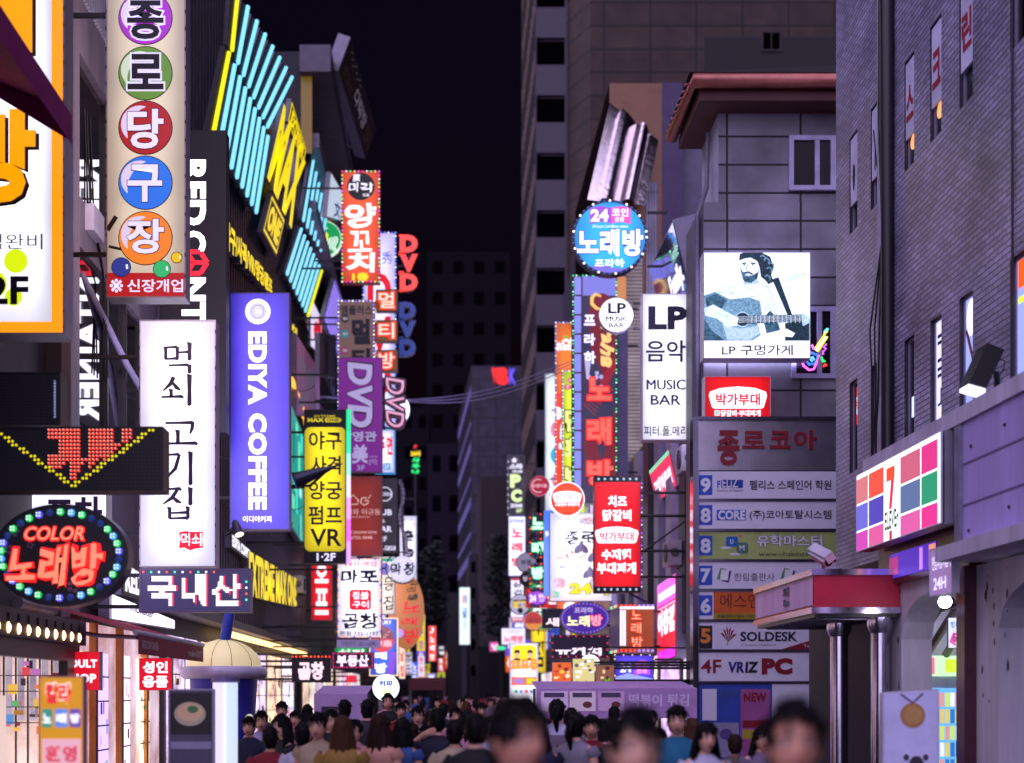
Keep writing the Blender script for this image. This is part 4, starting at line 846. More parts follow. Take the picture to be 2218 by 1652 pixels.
s.t('秀', 826, 545, 850, 572, em('#2a50c0', .8), bold=.0, wob=.04)
for k in range(3): s.t('DVD'[k], 796, 590 + 95 * k, 848, 668 + 95 * k, em('#e0102a', .95), bold=.04)
s.edge_lights(1.8, 7.5, LB, 1.2); s.done()
for k, (tx, y0) in enumerate((('멀', 627), ('티', 693), ('방', 757.5))):
    s = Sign('letter_box', 'brown box with a glowing red-edged letter, ' + ('topmost of the three', 'middle one of the three', 'lowest of the three')[k], Fr(46.4), 814, y0, 861.5, y0 + 46.5, em('#7d4d12', .6), depth=.3, lip=1, frame=mat('#5a3a1a', .5), group='brown letter boxes in a column', back=False, arms=(k == 1))
    s.t(tx, 818, y0 + 4, 856.5, y0 + 43, em('#ff2a2a', 1.4), bold=.06, d=.03, t=.02); s.t(tx, 820.5, y0 + 6.5, 854, y0 + 40.5, em('#ffd0b8', 1.3), bold=.015, d=.04); s.done()
for lb, y0, hh, face, side, yl in (('three red glowing box letters standing one above another', 510, 125, em('#ff4840', 1.15), mat('#a02030', .4), 3), ('three unlit blue box letters hanging below the red ones', 655, 120, mat('#3a55a8', .4, glow=.3), mat('#c8c4d8', .5, glow=.15), 3)):  # unlit blue faces brightened by faint painted-in emission
    p = Fr(48); t = thing('box_letters', lb, 'sign', p(884, y0 + hh))
    for k, ch in enumerate('DVD'):
        l = L(); a = y0 + k * hh / 3; h_ = hh / 3 - 3
        l.text(p, ch, 866 if 'red' in lb and 'below' not in lb else 864, a, 905 if 'red' in lb and 'below' not in lb else 901, a + h_, face, .1, .075, t=.25, side=side); 
        l.rect(p, 864, a + h_ - 1.5, 875, a + h_, face, .1, .1); l.rect(p, 864, a, 874, a + 1.5, face, .1, .1); l.build('letter', t)
    l = L(); l.tube([p(886, y0), p(886, y0 + hh)], .03, GREY, 6); l.tube([p(886, y0 + hh * .5, -.2), p(800, y0 + hh * .5, -.2)], .03, GREY, 6); l.build('bracket', t)
p = Fr(42); t = thing('neon_sign', 'dusky pink outlined neon letters twisting down a frame', 'neon sign', p(853, 930)); NP = mat('#7a4a62', .5, glow=.15); NL = em('#e8a8c8', .9)
l = L(); l.text(p, 'DVD', 832, 812, 879, 930, NP, 0, .10, rot=1, t=.2, shear=.2); l.build('letter', t)
l = L(); l.text(p, 'DVD', 836, 817, 875, 925, NL, .012, .0, rot=1, shear=.2); l.build('neon_tube', t); l = L(); l.tube([p(831, 815, -.2), p(831, 928, -.2)], .04, DARK, 6); l.tube([p(831, 870, -.2), p(760, 870, -.2)], .04, DARK, 6); l.build('bracket', t)
s = Sign('round_sign', 'small glowing white round sign behind the pink neon letters', Fr(50), 860, 862, 888, 912, em('#eef4ff', 1.5), shape='ell', depth=.3, lip=1); s.done()
s = Sign('blade_sign', 'white sign framed in light blue with red letters', Fr(47), 812, 929, 856, 1025, em('#e6e4ff', 1.15, tubes=1.2), depth=.22, lip=2.5, frame=em('#2a90d8', .8))
s.t('면', 838, 945, 850, 985, em('#e01828', .95), bold=.04); s.t('주', 818, 945, 834, 985, em('#e01828', .95), bold=.04); s.p('graphic').rrect(s.pl, 830, 1003, 846, 1018, 3, em('#1a88d8', .9), .012); s.t('2F', 832, 1006, 844, 1015, WHT, d=.016); s.done()
s = Sign('blade_sign', 'glowing white restaurant sign with a red stamp framed by a bulb string', Fr(37), 730, 1208, 827, 1382, em('#f0eeff', 1.45, tubes=1.2), depth=.28, lip=2, frame=mat('#9a6a8a', .5))
s.t('24시 영업', 746, 1216, 815, 1227, em('#d81838', .95), bold=.01); s.t('마포', 738, 1233, 821, 1263, INK, bold=.03, wob=.12); s.p('graphic').rrect(s.pl, 757, 1277, 804, 1321, 7, em('#e80a24', 1.0), .01); s.t('질불', 763, 1281, 799, 1298, WHT, bold=.025, wob=.1, d=.014); s.t('구이', 763, 1301, 799, 1317, WHT, bold=.025, wob=.1, d=.014)
s.t('곱창', 740, 1327, 819, 1362, INK, bold=.03, wob=.12); s.t('본점 732-1197', 736, 1366, 820, 1377, INK, bold=.015); s.edge_lights(2.1, 11, [dot('#ff9a70', 1.5), dot('#a070c0', .6), dot('#ffb890', 1.5)], 3); s.done()
s = Sign('name_plate', 'narrow lilac plate with a phone number under the stamped white sign', Fr(37), 729, 1385, 824, 1403, em('#8a7cb4', .6), depth=.1, lip=.6); s.t('가맹문의 1811-6090', 738, 1388, 815, 1400, mat('#4a2a5a', .5)); s.done()
p = Fr(41); t = thing('drum_lamp', 'round white drum lamp with two dark brush letters in a wire hoop', 'lamp', p(872, 1262)); l = L(); l.ell(p, 872, 1232, 29, 29, mat('#bdb8d0', .4), -.1, .35); l.build('housing', t)
l = L(); c0 = p(872, 1232, -.1); l.ball(c0, .396, em('#d4d2f0', .95), 24, (1, .5, 1)); l.build('lens', t); l = L(); l.text(p, '막', 845, 1220, 869, 1246, INK, .16, .03, wob=.1); l.text(p, '창', 874, 1219, 898, 1247, INK, .16, .03, wob=.1); l.build('lettering', t)
l = L(); l.tube([p(872 + 36 * math.cos(R(a)), 1230 + 34 * math.sin(R(a)), .05) for a in range(60, 300, 12)], .02, BLACK, 6); l.tube([p(836, 1230, -.1), p(780, 1230, -.3)], .03, BLACK, 6); l.build('bracket', t)
s = Sign('blade_sign', 'white sign with two heavy blue-black letters past the drum lamp', Fr(55), 865, 1117, 903, 1260, em('#ecebff', 1.35, tubes=1.2), depth=.25, lip=1)
s.t('돼지와', 870, 1121, 895, 1129, mat('#5a60a0', .5)); s.t('만나는 곳', 868, 1132, 899, 1140, mat('#5a60a0', .5)); s.t('촌', 872, 1147, 896, 1172, INK, bold=.06); s.t('놈', 872, 1182, 896, 1207, INK, bold=.06); s.t('들', 872, 1215, 896, 1240, INK, bold=.06); s.done()
s = Sign('blade_sign', 'cream sign with brown brush letters below the charcoal bar sign', Fr(43), 806, 1205, 856, 1331, em('#f2e6d4', 1.1, tubes=1.2), depth=.25, lip=1.2)
BW = mat('#4a2418', .5); s.t('등', 830, 1250, 852, 1280, BW, bold=.01, wob=.1); s.t('집', 830, 1290, 852, 1322, BW, bold=.01, wob=.1); s.r(808, 1209, 854, 1216, em('#2aa890', .8)); s.e(833, 1232, 12, 14, em('#8a80d8', .8)); s.done()
p = Fr(44); t = thing('surfboard_sign', 'tan surfboard-shaped sign with green and red brush letters', 'sign', p(880, 1405)); l = L()
l.poly(p, [(880 + 39 * math.cos(R(a)) * (1 if a else 1), 1324 + 82 * math.sin(R(a))) for a in range(0, 360, 10)], em('#b4713c', .72), 0, .12, mat('#6a4020', .5)); l.build('face', t); l = L(); GN = mat('#1f3a28', .5); RR = em('#d81420', .85)
for tx, a, m in (('실', (882, 1254, 906, 1268), GN), ('러', (881, 1270, 901, 1283), GN), ('봐', (882, 1285, 906, 1300), GN), ('노', (872, 1302, 912, 1328), RR), ('래', (868, 1336, 904, 1354), RR), ('방', (872, 1360, 908, 1394), RR)): l.text(p, tx, *a, m, .01, .01, wob=.18)
l.build('lettering', t); l = L(); l.tube([p(868, 1300, -.1), p(780, 1300, -.2)], .04, DARK, 6); l.build('bracket', t)
s = Sign('led_board', 'small LED board with three white dotted letters and a red dotted frame', Fr(35), 719, 1412, 809, 1448, mat('#2a2040', .5), cat='led board', depth=.2, lip=1.5, frame=mat('#4a2a50', .5))
s.p('lit_letters').dots(s.pl, '부동산', 729, 1418, 799, 1443, 1.25, dot('#ffe8ff', 1.5), .012, .05, .5); s.edge_lights(1.4, 5, [dot('#ff3050', 1.4), dot('#c030a0', 1.1)], 3); s.done()
s = Sign('led_board', 'black LED board with two large pink-white dotted letters', Fr(31), 632, 1424, 716, 1478, mat('#1d1522', .5), cat='led board', depth=.22, lip=1.5, frame=BLACK)
s.p('lit_letters').dots(s.pl, '곱창', 646, 1433, 702, 1472, 1.5, dot('#ffe0ea', 1.5), .012, .05, .5); s.p('light_string').bulbs(s.pl, [(634 + 8 * k, 1422) for k in range(11)], 2.2, [dot('#ff3030', 1.5), dot('#ff6040', 1.5)]); s.done()
s = Sign('blade_sign', 'blue banner-like sign with white letters and a round meat picture', Fr(40), 800, 1338, 862, 1464, em('#3a6ad8', .8, tubes=1.1), depth=.2, lip=2.2, frame=em('#ffe0b0', 1.0))
s.t('LUXURY', 806, 1344, 848, 1352, WHT, bold=.02); s.e(828, 1384, 26, 29, em('#8a4048', .7)); s.y([(828 + 26 * math.cos(R(a)), 1384 + 29 * math.sin(R(a))) for a in range(0, 181, 12)], em('#d84048', .8), d=.012)
q_ = random.Random(9)
for k in range(40): a, r_ = q_.uniform(190, 350), q_.uniform(4, 24); s.e(828 + r_ * math.cos(R(a)), 1384 + r_ * math.sin(R(a)), 1.6, 1.3, em(q_.choice(['#d8a090', '#5a2020', '#b06050', '#e8c8b8']), .7), d=.012 + .0002 * k, n=8)
s.t('肉串', 810, 1386, 848, 1402, em('#ffc0c0', .9), bold=.03, d=.022); s.t('매', 812, 1412, 838, 1428, WHT, bold=.05); s.t('방', 812, 1436, 838, 1458, WHT, bold=.05); s.y([(845, 1412), (858, 1412), (852, 1460), (838, 1460)], em('#8a50d8', .8), d=.009); s.done()
# LED sauna sign on the far dark block
p = Fr(110); t = thing('led_sign', 'column of red, yellow and green LED letters on a far dark wall', 'led sign', p(900, 1022)); l = L()
for tx, a, c in (('♨', (896, 963, 905, 974), '#ff2020'), ('24시', (890, 976, 910, 988), '#ffd810'), ('사', (892, 990, 909, 1002), '#18e878'), ('우', (892, 1004, 909, 1014), '#18e878'), ('나', (892, 1016, 909, 1026), '#18e878')): l.text(p, tx, *a, em(c, 1.3), 0, .05)
l.build('lettering', t); l = L(); l.tube([p(900, 960, -.3), p(900, 1200, -.3)], .08, DARK, 6); l.tube([p(900, 1080, -.3), p(830, 1080, -.3)], .08, DARK, 6); l.build('bracket', t)
# small far signs
def small(label, x0, y0, x1, y1, Y, c, tx='', ct='#ffffff', s_=1.0, rows=0, name='blade_sign'):
    s = Sign(name, label, Fr(Y), x0, y0, x1, y1, em(c, s_), depth=.2, lip=.6)
    if tx:
        n = len(tx)
        for i, ch in enumerate(tx):
            h = (y1 - y0) / n
            if (y1 - y0) > (x1 - x0): s.t(ch, x0 + (x1 - x0) * .2, y0 + h * (i + .15), x1 - (x1 - x0) * .2, y0 + h * (i + .85), em(ct, 1.1) if ct > '#5' else INK, bold=.03)
        if (y1 - y0) <= (x1 - x0): s.t(tx, x0 + (x1 - x0) * .1, y0 + (y1 - y0) * .2, x1 - (x1 - x0) * .1, y1 - (y1 - y0) * .2, em(ct, 1.1) if ct > '#5' else INK, bold=.03)
    return s.done()
small('yellow strip sign just past the surfboard sign', 903, 1330, 921, 1410, 62, '#e8cc18', '당구장', '#8a2a9a', .9)
small('red-orange vertical sign with a white headphone mark far down the street', 928, 1355, 945, 1432, 85, '#ff3a20', '♪노래방', '#ffffff', 1.1)
small('white vertical sign with red letters below the yellow strip sign', 905, 1420, 920, 1482, 68, '#e8dcf0', '한우집', '#d02030', .9)
small('tiny black sign with white words right of the far red-orange sign', 947, 1398, 965, 1420, 95, '#141018', '카페', '#ffffff', .5)
small('tiny red sign below the tiny black one', 948, 1424, 962, 1452, 96, '#c82414', '호프', '#ffffff', .9)
small('tiny yellow-green sign lowest in the far cluster', 947, 1456, 964, 1480, 97, '#c8d020', '꽃', '#3a3000', .9)
small('tiny lilac sign beside the tiny yellow-green one', 925, 1458, 944, 1484, 90, '#a8a0e8', '빵', '#ffffff', .8)
small('cream strip sign hanging left of the surfboard sign', 864, 1370, 878, 1470, 48, '#f0d8c0', '옛날집', '#e04030', 1.0)
s = Sign('blade_sign', 'tall white sign with coloured bars over blue letters, far and centred', Fr(115), 995, 1272, 1018, 1396, em('#e4f4f6', 1.2), depth=.3, lip=.5, wall=2.4)
for k, c in enumerate(('#e03a20', '#e86020', '#f09030', '#2a60c0', '#2a80c8', '#40a0d8')): s.r(1001 + 2.0 * (k % 6), 1288, 1002.4 + 2.0 * (k % 6), 1307, em(c, .9), d=.05)
s.t('YBM', 1001, 1314, 1012, 1338, em('#2a70c0', .9), bold=.03, rot=1, d=.05); s.t('어학원', 1001, 1342, 1012, 1362, mat('#70a0c8', .5), rot=1, d=.05); s.done()
s = Sign('round_sign', 'small pink and blue globe sign beside the surfboard sign', Fr(42.5), 854, 1360, 876, 1382, em('#d890e0', .9), shape='ell', depth=.2, lip=.8); s.e(862, 1374, 6, 5, em('#60c8f0', .9)); s.done()
# scraps of facade between the signs: air-conditioning units, pipes
def ac(label, pos, w_=.8, h_=.55, d_=.3):
    x, y, z = pos; t = thing('ac_unit', label, 'air conditioner', (x, y, z)); l = L(); l.box(x - d_ / 2, y - w_ / 2, z, x + d_ / 2, y + w_ / 2, z + h_, mat('#a8a2b4', .5)); l.build('casing', t)
    f = L(); sg = 1 if x < 0 else -1; f.tube([(x + sg * d_ / 2, y - .1, z + h_ / 2), (x + sg * (d_ / 2 + .03), y - .1, z + h_ / 2)], h_ * .38, mat('#37323e', .5), 14); f.tube([(x, y - w_ / 2, z + h_ / 2), (x, y - w_ / 2 - .02, z + h_ / 2)], .1, mat('#55505e', .5), 10); f.build('fan', t)
    f = L(); f.box(x - sg * .35, y - w_ / 2 + .1, z - .05, x + d_ / 2, y - w_ / 2 + .15, z, DARK); f.box(x - sg * .35, y + w_ / 2 - .15, z - .05, x + d_ / 2, y + w_ / 2 - .1, z, DARK); f.build('bracket', t)
ac('pale air conditioner on the dark left wall above the LED letters', (-4.7, 44, 4.9)); ac('pale air conditioner high on the left block under the orange sign', (-4.7, 50, 9.6)); ac('second pale air conditioner on the left block', (-4.7, 52.5, 7.2))
ac('pale air conditioner on the right wall behind the white vertical sign', (5.05, 29.4, 6.4)); ac('pale air conditioner lower on the right wall behind the red sign', (5.05, 31.2, 4.6))
# ================================================================ right-hand signs
# ---- round cyan singing-room sign
s = Sign('round_sign', 'round cyan sign with white letters under a purple and pink 24 tag', Fr(33), 1240, 433, 1402, 595, em('#28a8ec', 1.0, tubes=1.0), shape='ell', depth=.3, lip=4.5, frame=mat('#1c2a5a', .4))
s.y([(1277, 450), (1300, 446), (1324, 450), (1324, 484), (1300, 480), (1277, 486)], em('#9a50d0', .95), d=.009); s.y([(1324, 450), (1345, 446), (1366, 450), (1366, 486), (1345, 480), (1324, 484)], em('#e058b0', .95), d=.0095)
s.t('24', 1279, 453, 1318, 480, WHT, bold=.05, d=.014); s.t('코인', 1325, 451, 1361, 469, WHT, bold=.03, d=.014); s.t('겸용', 1331, 470, 1352, 480, WHT, bold=.02, d=.014); s.t('24 hours Coin Music station', 1283, 487, 1360, 493, WHT, bold=.01)
s.o('노래방', 1250, 496, 1393, 555, WHT, em('#1a3ab0', .7), bold=.045, ow=.03); s.t('프라하', 1288, 560, 1353, 579, WHT, bold=.03, wob=.05)
s.y([(1272, 580), (1300, 572), (1340, 582), (1370, 578), (1340, 590), (1320, 591.5), (1300, 590)], em('#7a70e8', .9), d=.008); s.ring_lights(2.6, 40, [dot('#fff0d8', 1.8), dot('#5a6aa8', .5), dot('#5a6aa8', .5)], 1.5); s.done()
# ---- tall painted singing-room sign
s = Sign('blade_sign', 'tall painted sign with red neon letters, blue tile edge and green lamps', Fr(38), 1240, 596, 1336, 1090, mat('#5a2032', .5, glow=.35), depth=.35, lip=1.5, frame=mat('#20283a', .4))
s.p('graphic').rect(s.pl, 1262, 598, 1335, 1088, em('#34304c', .8), .008); s.r(1262, 598, 1335, 640, em('#8080d8', .8), d=.010)
TL = em('#8890ea', .85)
for k in range(12): s.r(1244, 600 + 41.8 * k, 1258.5, 638 + 41.8 * k, TL, d=.010)
RDK = em('#7a1424', .75)
s.e(1304, 690, 30, 55, RDK, d=.0105); s.y([(1275, 690), (1310, 650), (1334, 690), (1334, 780), (1316, 850), (1300, 800), (1280, 760)], RDK, d=.011); s.y([(1300, 820), (1334, 770), (1334, 800), (1316, 830), (1334, 850), (1310, 838), (1300, 880)], em('#9a1828', .8), d=.0115); s.y([(1264, 960), (1284, 940), (1305, 1000), (1334, 880), (1334, 1080), (1290, 1085)], RDK, d=.012); s.y([(1266, 780), (1282, 770), (1276, 810), (1288, 830), (1270, 820)], em('#c0b8e0', .8), d=.0122)
for k in range(7): s.l([(1264 + 5 * k, 875 - 3 * k), (1290 + 4 * k, 900 - 8 * k)], .8, em('#a82a38', .8), d=.0125)
for cx, cy in ((1293, 808), (1302, 816), (1292, 817), (1302, 838)): s.e(cx, cy, 4.5, 4.5, em('#b8b0e0', .8), d=.014)
PWh = em('#f2eeff', 1.2)
for tx, a in (('프', (1265, 682, 1289, 705)), ('라', (1265, 723, 1289, 748)), ('하', (1265, 761, 1290, 788))): s.o(tx, *a, PWh, em('#6a60d0', .6), bold=.04, ow=.03, d=.02)
s.l([(1302, 642), (1290, 637), (1282, 645), (1282, 658), (1292, 668), (1303, 670)], [2, 3.5, 4, 4, 3.5, 2], em('#f0c060', 1.0), d=.02)
s.t('raha', 1299, 700, 1331, 796, em('#f0c878', 1.0), bold=.05, rot=1, shear=.35, wob=.1, d=.022)
for tx, a in (('노', (1270, 817, 1325, 870)), ('래', (1269, 904, 1325, 967)), ('방', (1269, 995, 1330, 1056))):
    s.t(tx, *a, em('#ff2420', 1.3), bold=.09, d=.08, t=.06, side=mat('#8a1018', .4, glow=.3)); s.t(tx, a[0] + 2.5, a[1] + 2.5, a[2] - 2.5, a[3] - 2.5, em('#ff5c4c', 1.3), bold=.04, d=.09)
s.edge_lights(1.7, 7, [dot('#10e878', 1.6), dot('#b0ffd8', 1.7), dot('#0a5a38', .6)], 1.2, 'tlr'); s.done()
s = Sign('metal_panel', 'plain violet grey upright panel beside the tall painted sign', Fr(38.1), 1337, 690, 1360, 1090, mat('#6a628a', .5, glow=.05), cat='panel', depth=.3, lip=0, back=False); s.done()
# ---- orange, lime and white signs behind it
s = Sign('blade_sign', 'orange vertical sign with white fruit lettering and white edge lamps', Fr(48), 1203, 698, 1262, 1115, em('#f47414', 1.0, tubes=1.0), depth=.3, lip=1.5)
s.r(1205, 850, 1260, 1113, em('#f0420c', 1.0), d=.009); s.e(1226, 742, 9, 8, PWh, d=.012); s.e(1226, 743, 5, 4, em('#f47414', 1.0), d=.013); s.e(1243, 738, 9, 10, PWh, d=.012); s.e(1243, 739, 5, 6, em('#f4a014', 1.0), d=.013); s.y([(1219, 733), (1224, 726), (1231, 728), (1226, 733)], em('#58c030', .9), d=.012)
s.t('Room', 1206, 742, 1258, 760, PWh, bold=.06, wob=.1, d=.014); s.e(1206, 895, 12, 14, PWh, d=.012, a0=-90, a1=90); s.t('오렌', 1210, 905, 1258, 985, PWh, bold=.05, wob=.1); s.edge_lights(1.6, 8, [dot('#f0ecff', 1.7), dot('#9a8cff', 1.3)], .8, 'tl'); s.done()
s = Sign('blade_sign', 'lime yellow vertical sign with rounded dark-edged letters', Fr(43), 1218, 803, 1268, 1120, em('#cfe234', 1.0, tubes=1.0), depth=.3, lip=1.2)
for cx, cy, tx in ((1236, 824, '비'), (1230, 838, '쥬')): s.e(cx, cy, 7.5, 6, em('#d02a5a', .9), d=.01); s.t(tx, cx - 4, cy - 3.5, cx + 4, cy + 3.5, PWh, d=.012)
for k, tx in enumerate('만화방'): s.o(tx, 1224, 885 + 62 * k, 1262, 935 + 62 * k, em('#f0f28a', 1.0), mat('#2a2a20', .5), bold=.05, ow=.05)
s.edge_lights(1.5, 7, [dot('#ffffff', 1.7), dot('#c0b8ff', 1.2)], .8, 'tl'); s.done()
s = Sign('blade_sign', 'pale white sign with a cloud outline and coloured balls', Fr(58), 1180, 808, 1226, 1112, em('#e2f0f4', 1.2, tubes=1.0), depth=.3, lip=1)
for cx, cy, r_, c in ((1206, 868, 9, '#68b0c0'), (1214, 862, 8, '#68b0c0'), (1220, 870, 8, '#68b0c0')): s.p('graphic').ring(s.pl, cx, cy, r_, r_ * .9, 1, em(c, .8), .01)
s.t('두', 1193, 884, 1203, 894, INK, bold=.03); s.e(1208, 930, 16, 20, em('#f08aa0', .9)); s.e(1208, 986, 16, 20, em('#38b8d8', .9)); s.e(1208, 1040, 14, 18, em('#f0a0a8', .9)); s.t('PC', 1190, 1070, 1204, 1090, INK, bold=.03); s.done()
# ---- LP signs
s = Sign('round_sign', 'round white music bar disc with dark letters on two thin arms', Fr(28.5), 1297, 644, 1372, 720, em('#f6f5ff', 1.4), shape='ell', depth=.15, lip=1.5, frame=PAINT, back=True)
s.t('LP', 1317, 656, 1356, 679, INK, bold=.03); s.t('MUSIC', 1312, 685, 1360, 695.5, INK); s.t('MUSIC', 1313, 685, 1361, 695.5, INK, d=.0105); s.t('BAR', 1319, 699.5, 1352, 709.5, INK, bold=.015); s.done()
s = Sign('blade_sign', 'white vertical music bar sign with dark violet letters', Fr(28), 1391, 636, 1494, 953, em('#f4f3ff', 1.4, tubes=.8), depth=.28, lip=1.5, frame=mat('#d0cce0', .4))
VL = mat('#3a3468', .5); s.t('LP', 1404, 663, 1488, 714, mat('#2a2548', .5), bold=.05); s.t('음악', 1399, 737, 1485, 784, VL, bold=.02); s.t('MUSIC', 1400, 822, 1483, 844, VL); s.t('MUSIC', 1401.7, 822, 1484.7, 844, VL, d=.0105); s.t('BAR', 1409, 855, 1475, 877, VL, bold=.022); s.t('피터.폴.메리', 1395, 922, 1488, 944, mat('#2a2548', .5), bold=.016); s.done()
p = Fr(25.4)
s = Sign('picture_sign', 'square lightbox with a blue-toned picture of a bearded guitarist', Fr(25.5), 1523.5, 546, 1755, 776.5, em('#e2ecff', 1.3), cat='lightbox', depth=.35, lip=1.5, frame=PAINT, arms=False)
G = lambda c, k=.8: pic(*{'#dcebff': ('#c8def8', '#f4faff', 1.25, 6), '#a8c8e4': ('#7aa4c4', '#cfe4f6', 1.0, 26), '#5a8aa4': ('#3f6c86', '#8ab4cc', .9, 22), '#26485c': ('#12303f', '#4a7890', .8, 18), '#0f1d28': ('#08121a', '#2a4658', .75, 30), '#cfe4fa': ('#b4d2ee', '#f0f8ff', 1.25, 5), '#d6e6f8': ('#bcd6ee', '#f4faff', 1.2, 12), '#c4dcf0': ('#9cc0dc', '#e8f4fc', 1.2, 12), '#e4f0fc': ('#c8def0', '#f4faff', 1.2, 12)}[c])
W0, T1, T2, T3, T4 = G('#dcebff', 1.25), G('#a8c8e4', 1.0), G('#5a8aa4'), G('#26485c', .7), G('#0f1d28', .6)
s.r(1525, 548, 1753, 738, W0, d=.008); s.y([(1525, 640), (1560, 650), (1580, 738), (1525, 738)], T3, d=.009); s.y([(1700, 700), (1753, 690), (1753, 738), (1700, 738)], T4, d=.009)
s.y([(1672, 605), (1686, 600), (1716, 682), (1706, 684)], T4, d=.0095)                    # strap board behind
for k in range(14): s.l([(1700 + 3.4 * k, 612 - 1.2 * k), (1706 + 3.4 * k, 596 - .6 * k)], .9, T1, d=.0097)
s.y([(1527, 632), (1560, 618), (1585, 612), (1605, 606), (1620, 615), (1640, 608), (1665, 615), (1682, 632), (1686, 690), (1660, 700), (1600, 700), (1560, 660), (1527, 640)], G('#cfe4fa', 1.25), d=.010)   # shoulders
for q9 in ([(1528, 640), (1556, 634), (1584, 634), (1604, 640)], [(1585, 613), (1580, 628), (1588, 642)], [(1612, 620), (1626, 626), (1642, 621)], [(1640, 612), (1662, 622), (1672, 640), (1668, 668)], [(1614, 640), (1632, 643), (1646, 636)], [(1668, 650), (1660, 668), (1650, 676)], [(1682, 640), (1676, 664), (1684, 690)]): s.l(q9, [.6] + [1.5] * (len(q9) - 2) + [.5], T1, d=.0103)
s.y([(1527, 646), (1548, 638), (1572, 642), (1560, 648), (1540, 648)], T1, d=.0102); s.y([(1652, 690), (1668, 672), (1682, 688), (1690, 715), (1660, 722)], T3, d=.0101); s.y([(1688, 716), (1704, 712), (1722, 722), (1716, 730), (1692, 728)], W0, d=.0101)
s.y([(1606, 600), (1640, 600), (1645, 614), (1612, 618)], T1, d=.0105)
s.e(1622, 578, 20, 30, G('#d6e6f8', 1.2), d=.011); s.y([(1602, 578), (1606, 596), (1612, 610), (1626, 613), (1640, 604), (1645, 580), (1640, 590), (1628, 597), (1612, 594)], T3, d=.012); s.l([(1609, 592), (1621, 590), (1630, 594)], 2.4, T3, d=.0135); s.l([(1613, 597), (1624, 597)], 1.1, T1, d=.0145)
s.y([(1600, 565), (1602, 550), (1612, 547), (1650, 547), (1668, 556), (1676, 580), (1670, 596), (1676, 610), (1664, 616), (1656, 606), (1648, 600), (1645, 580), (1640, 566), (1626, 558), (1612, 560)], T4, d=.0125)
for cx, cy in ((1660, 566), (1666, 586), (1662, 603), (1652, 560), (1670, 576)): s.l([(cx - 6, cy - 4), (cx, cy - 7), (cx + 6, cy - 2), (cx + 4, cy + 5)], 1.3, T2, d=.0132)
s.l([(1607, 571), (1616, 570)], 1.5, T4, d=.0136); s.l([(1625, 570), (1636, 571)], 1.5, T4, d=.0138); s.e(1612, 574, 2.4, 1.5, T4, d=.0136, n=12); s.e(1630, 574, 2.4, 1.5, T4, d=.0137, n=12); s.l([(1619, 572), (1615, 585), (1621, 586)], .9, T2, d=.0139)
s.y([(1525, 640), (1548, 632), (1580, 648), (1622, 644), (1646, 652), (1650, 680), (1640, 700), (1648, 725), (1630, 738), (1570, 738), (1540, 715), (1525, 690)], T2, d=.015)    # guitar body
s.y([(1527, 645), (1550, 636), (1575, 650), (1560, 672), (1530, 664)], T3, d=.0155); s.y([(1565, 700), (1600, 712), (1640, 706), (1646, 722), (1625, 736), (1575, 736)], T1, d=.0156); s.e(1608, 692, 17, 17, T1, d=.016); s.e(1608, 692, 14.5, 14.5, T4, d=.0165)
s.y([(1608, 684), (1738, 681), (1738, 697), (1608, 702)], T4, d=.018)
for k in range(12): s.l([(1628 + 9.4 * k, 683.5), (1628 + 9.4 * k, 700)], .7, T1, d=.0195)
for k in range(5): s.l([(1596, 686.5 + 3 * k), (1738, 683.5 + 2.9 * k)], .3, W0, d=.020)
s.y([(1525, 668), (1545, 660), (1585, 682), (1600, 690), (1592, 706), (1576, 708), (1552, 690), (1527, 684)], G('#c4dcf0', 1.2), d=.022)                  # hand and forearm
for k in range(4): s.l([(1586, 686 + 5 * k), (1598 - k, 690 + 5 * k)], 2.0, G('#e4f0fc', 1.25), d=.0235)
for k in range(4): s.l([(1737 + 4 * k, 678 + 3 * k), (1740 + 4 * k, 706 - 2 * k)], 2.2, T1, d=.0237)
s.r(1525, 738, 1753, 775, em('#f1f0ff', 1.35), d=.011); s.t('LP 구멍가게', 1563, 746.5, 1717, 770, mat('#3a3050', .5), bold=.012, wob=.03, d=.016); s.done()
def plate(s, x0, y0, x1, y1, m, d=.012):
    """the white name plate, wider at its top"""
    w_ = x1 - x0; h = y1 - y0
    s.y([(x0 + w_ * .10, y1), (x0 + w_ * .055, y1 - h * .06), (x0, y0 + h * .42), (x0 + w_ * .02, y0 + h * .24), (x0 + w_ * .2, y0 + h * .07), (x0 + w_ * .5, y0), (x0 + w_ * .8, y0 + h * .07), (x1 - w_ * .02, y0 + h * .24), (x1, y0 + h * .42), (x1 - w_ * .055, y1 - h * .06), (x1 - w_ * .10, y1)], m, d=d)
RD = em('#f2141c', 1.0, tubes=1.0); WP = em('#fbf6ff', 1.25); RT = em('#e0102a', .9)
s = Sign('wall_sign', 'red lightbox with a white curved plate under the guitarist lightbox', Fr(25.5), 1525.5, 815, 1669, 908, RD, depth=.25, lip=1.2, frame=PAINT, arms=False)
plate(s, 1535, 837, 1661, 885, WP); s.t('수제햄이 맛있는', 1577, 840.5, 1620, 846.5, RT, d=.016); s.t('박가부대', 1550.5, 852, 1646, 878, RT, bold=.03, d=.016); s.t('닭갈비·부대찌개', 1561, 888, 1647, 902, WP, bold=.04, d=.016); s.p('graphic').rrect(s.pl, 1547, 888.5, 1559, 900.5, 2, em('#d8f0e8', .9), .012); s.t('치즈', 1549, 891, 1557, 898, mat('#1a4a40', .5), d=.016); s.done()
s = Sign('blade_sign', 'red vertical sign with white letters between two dotted black bands', Fr(30), 1287, 1030, 1387.5, 1284, RD, depth=.25, lip=.8, frame=BLACK)
for y0 in (1031, 1270): s.r(1288, y0, 1386.7, y0 + 13, BLACK, d=.009)
bl = em('#a8c8e0', .9)
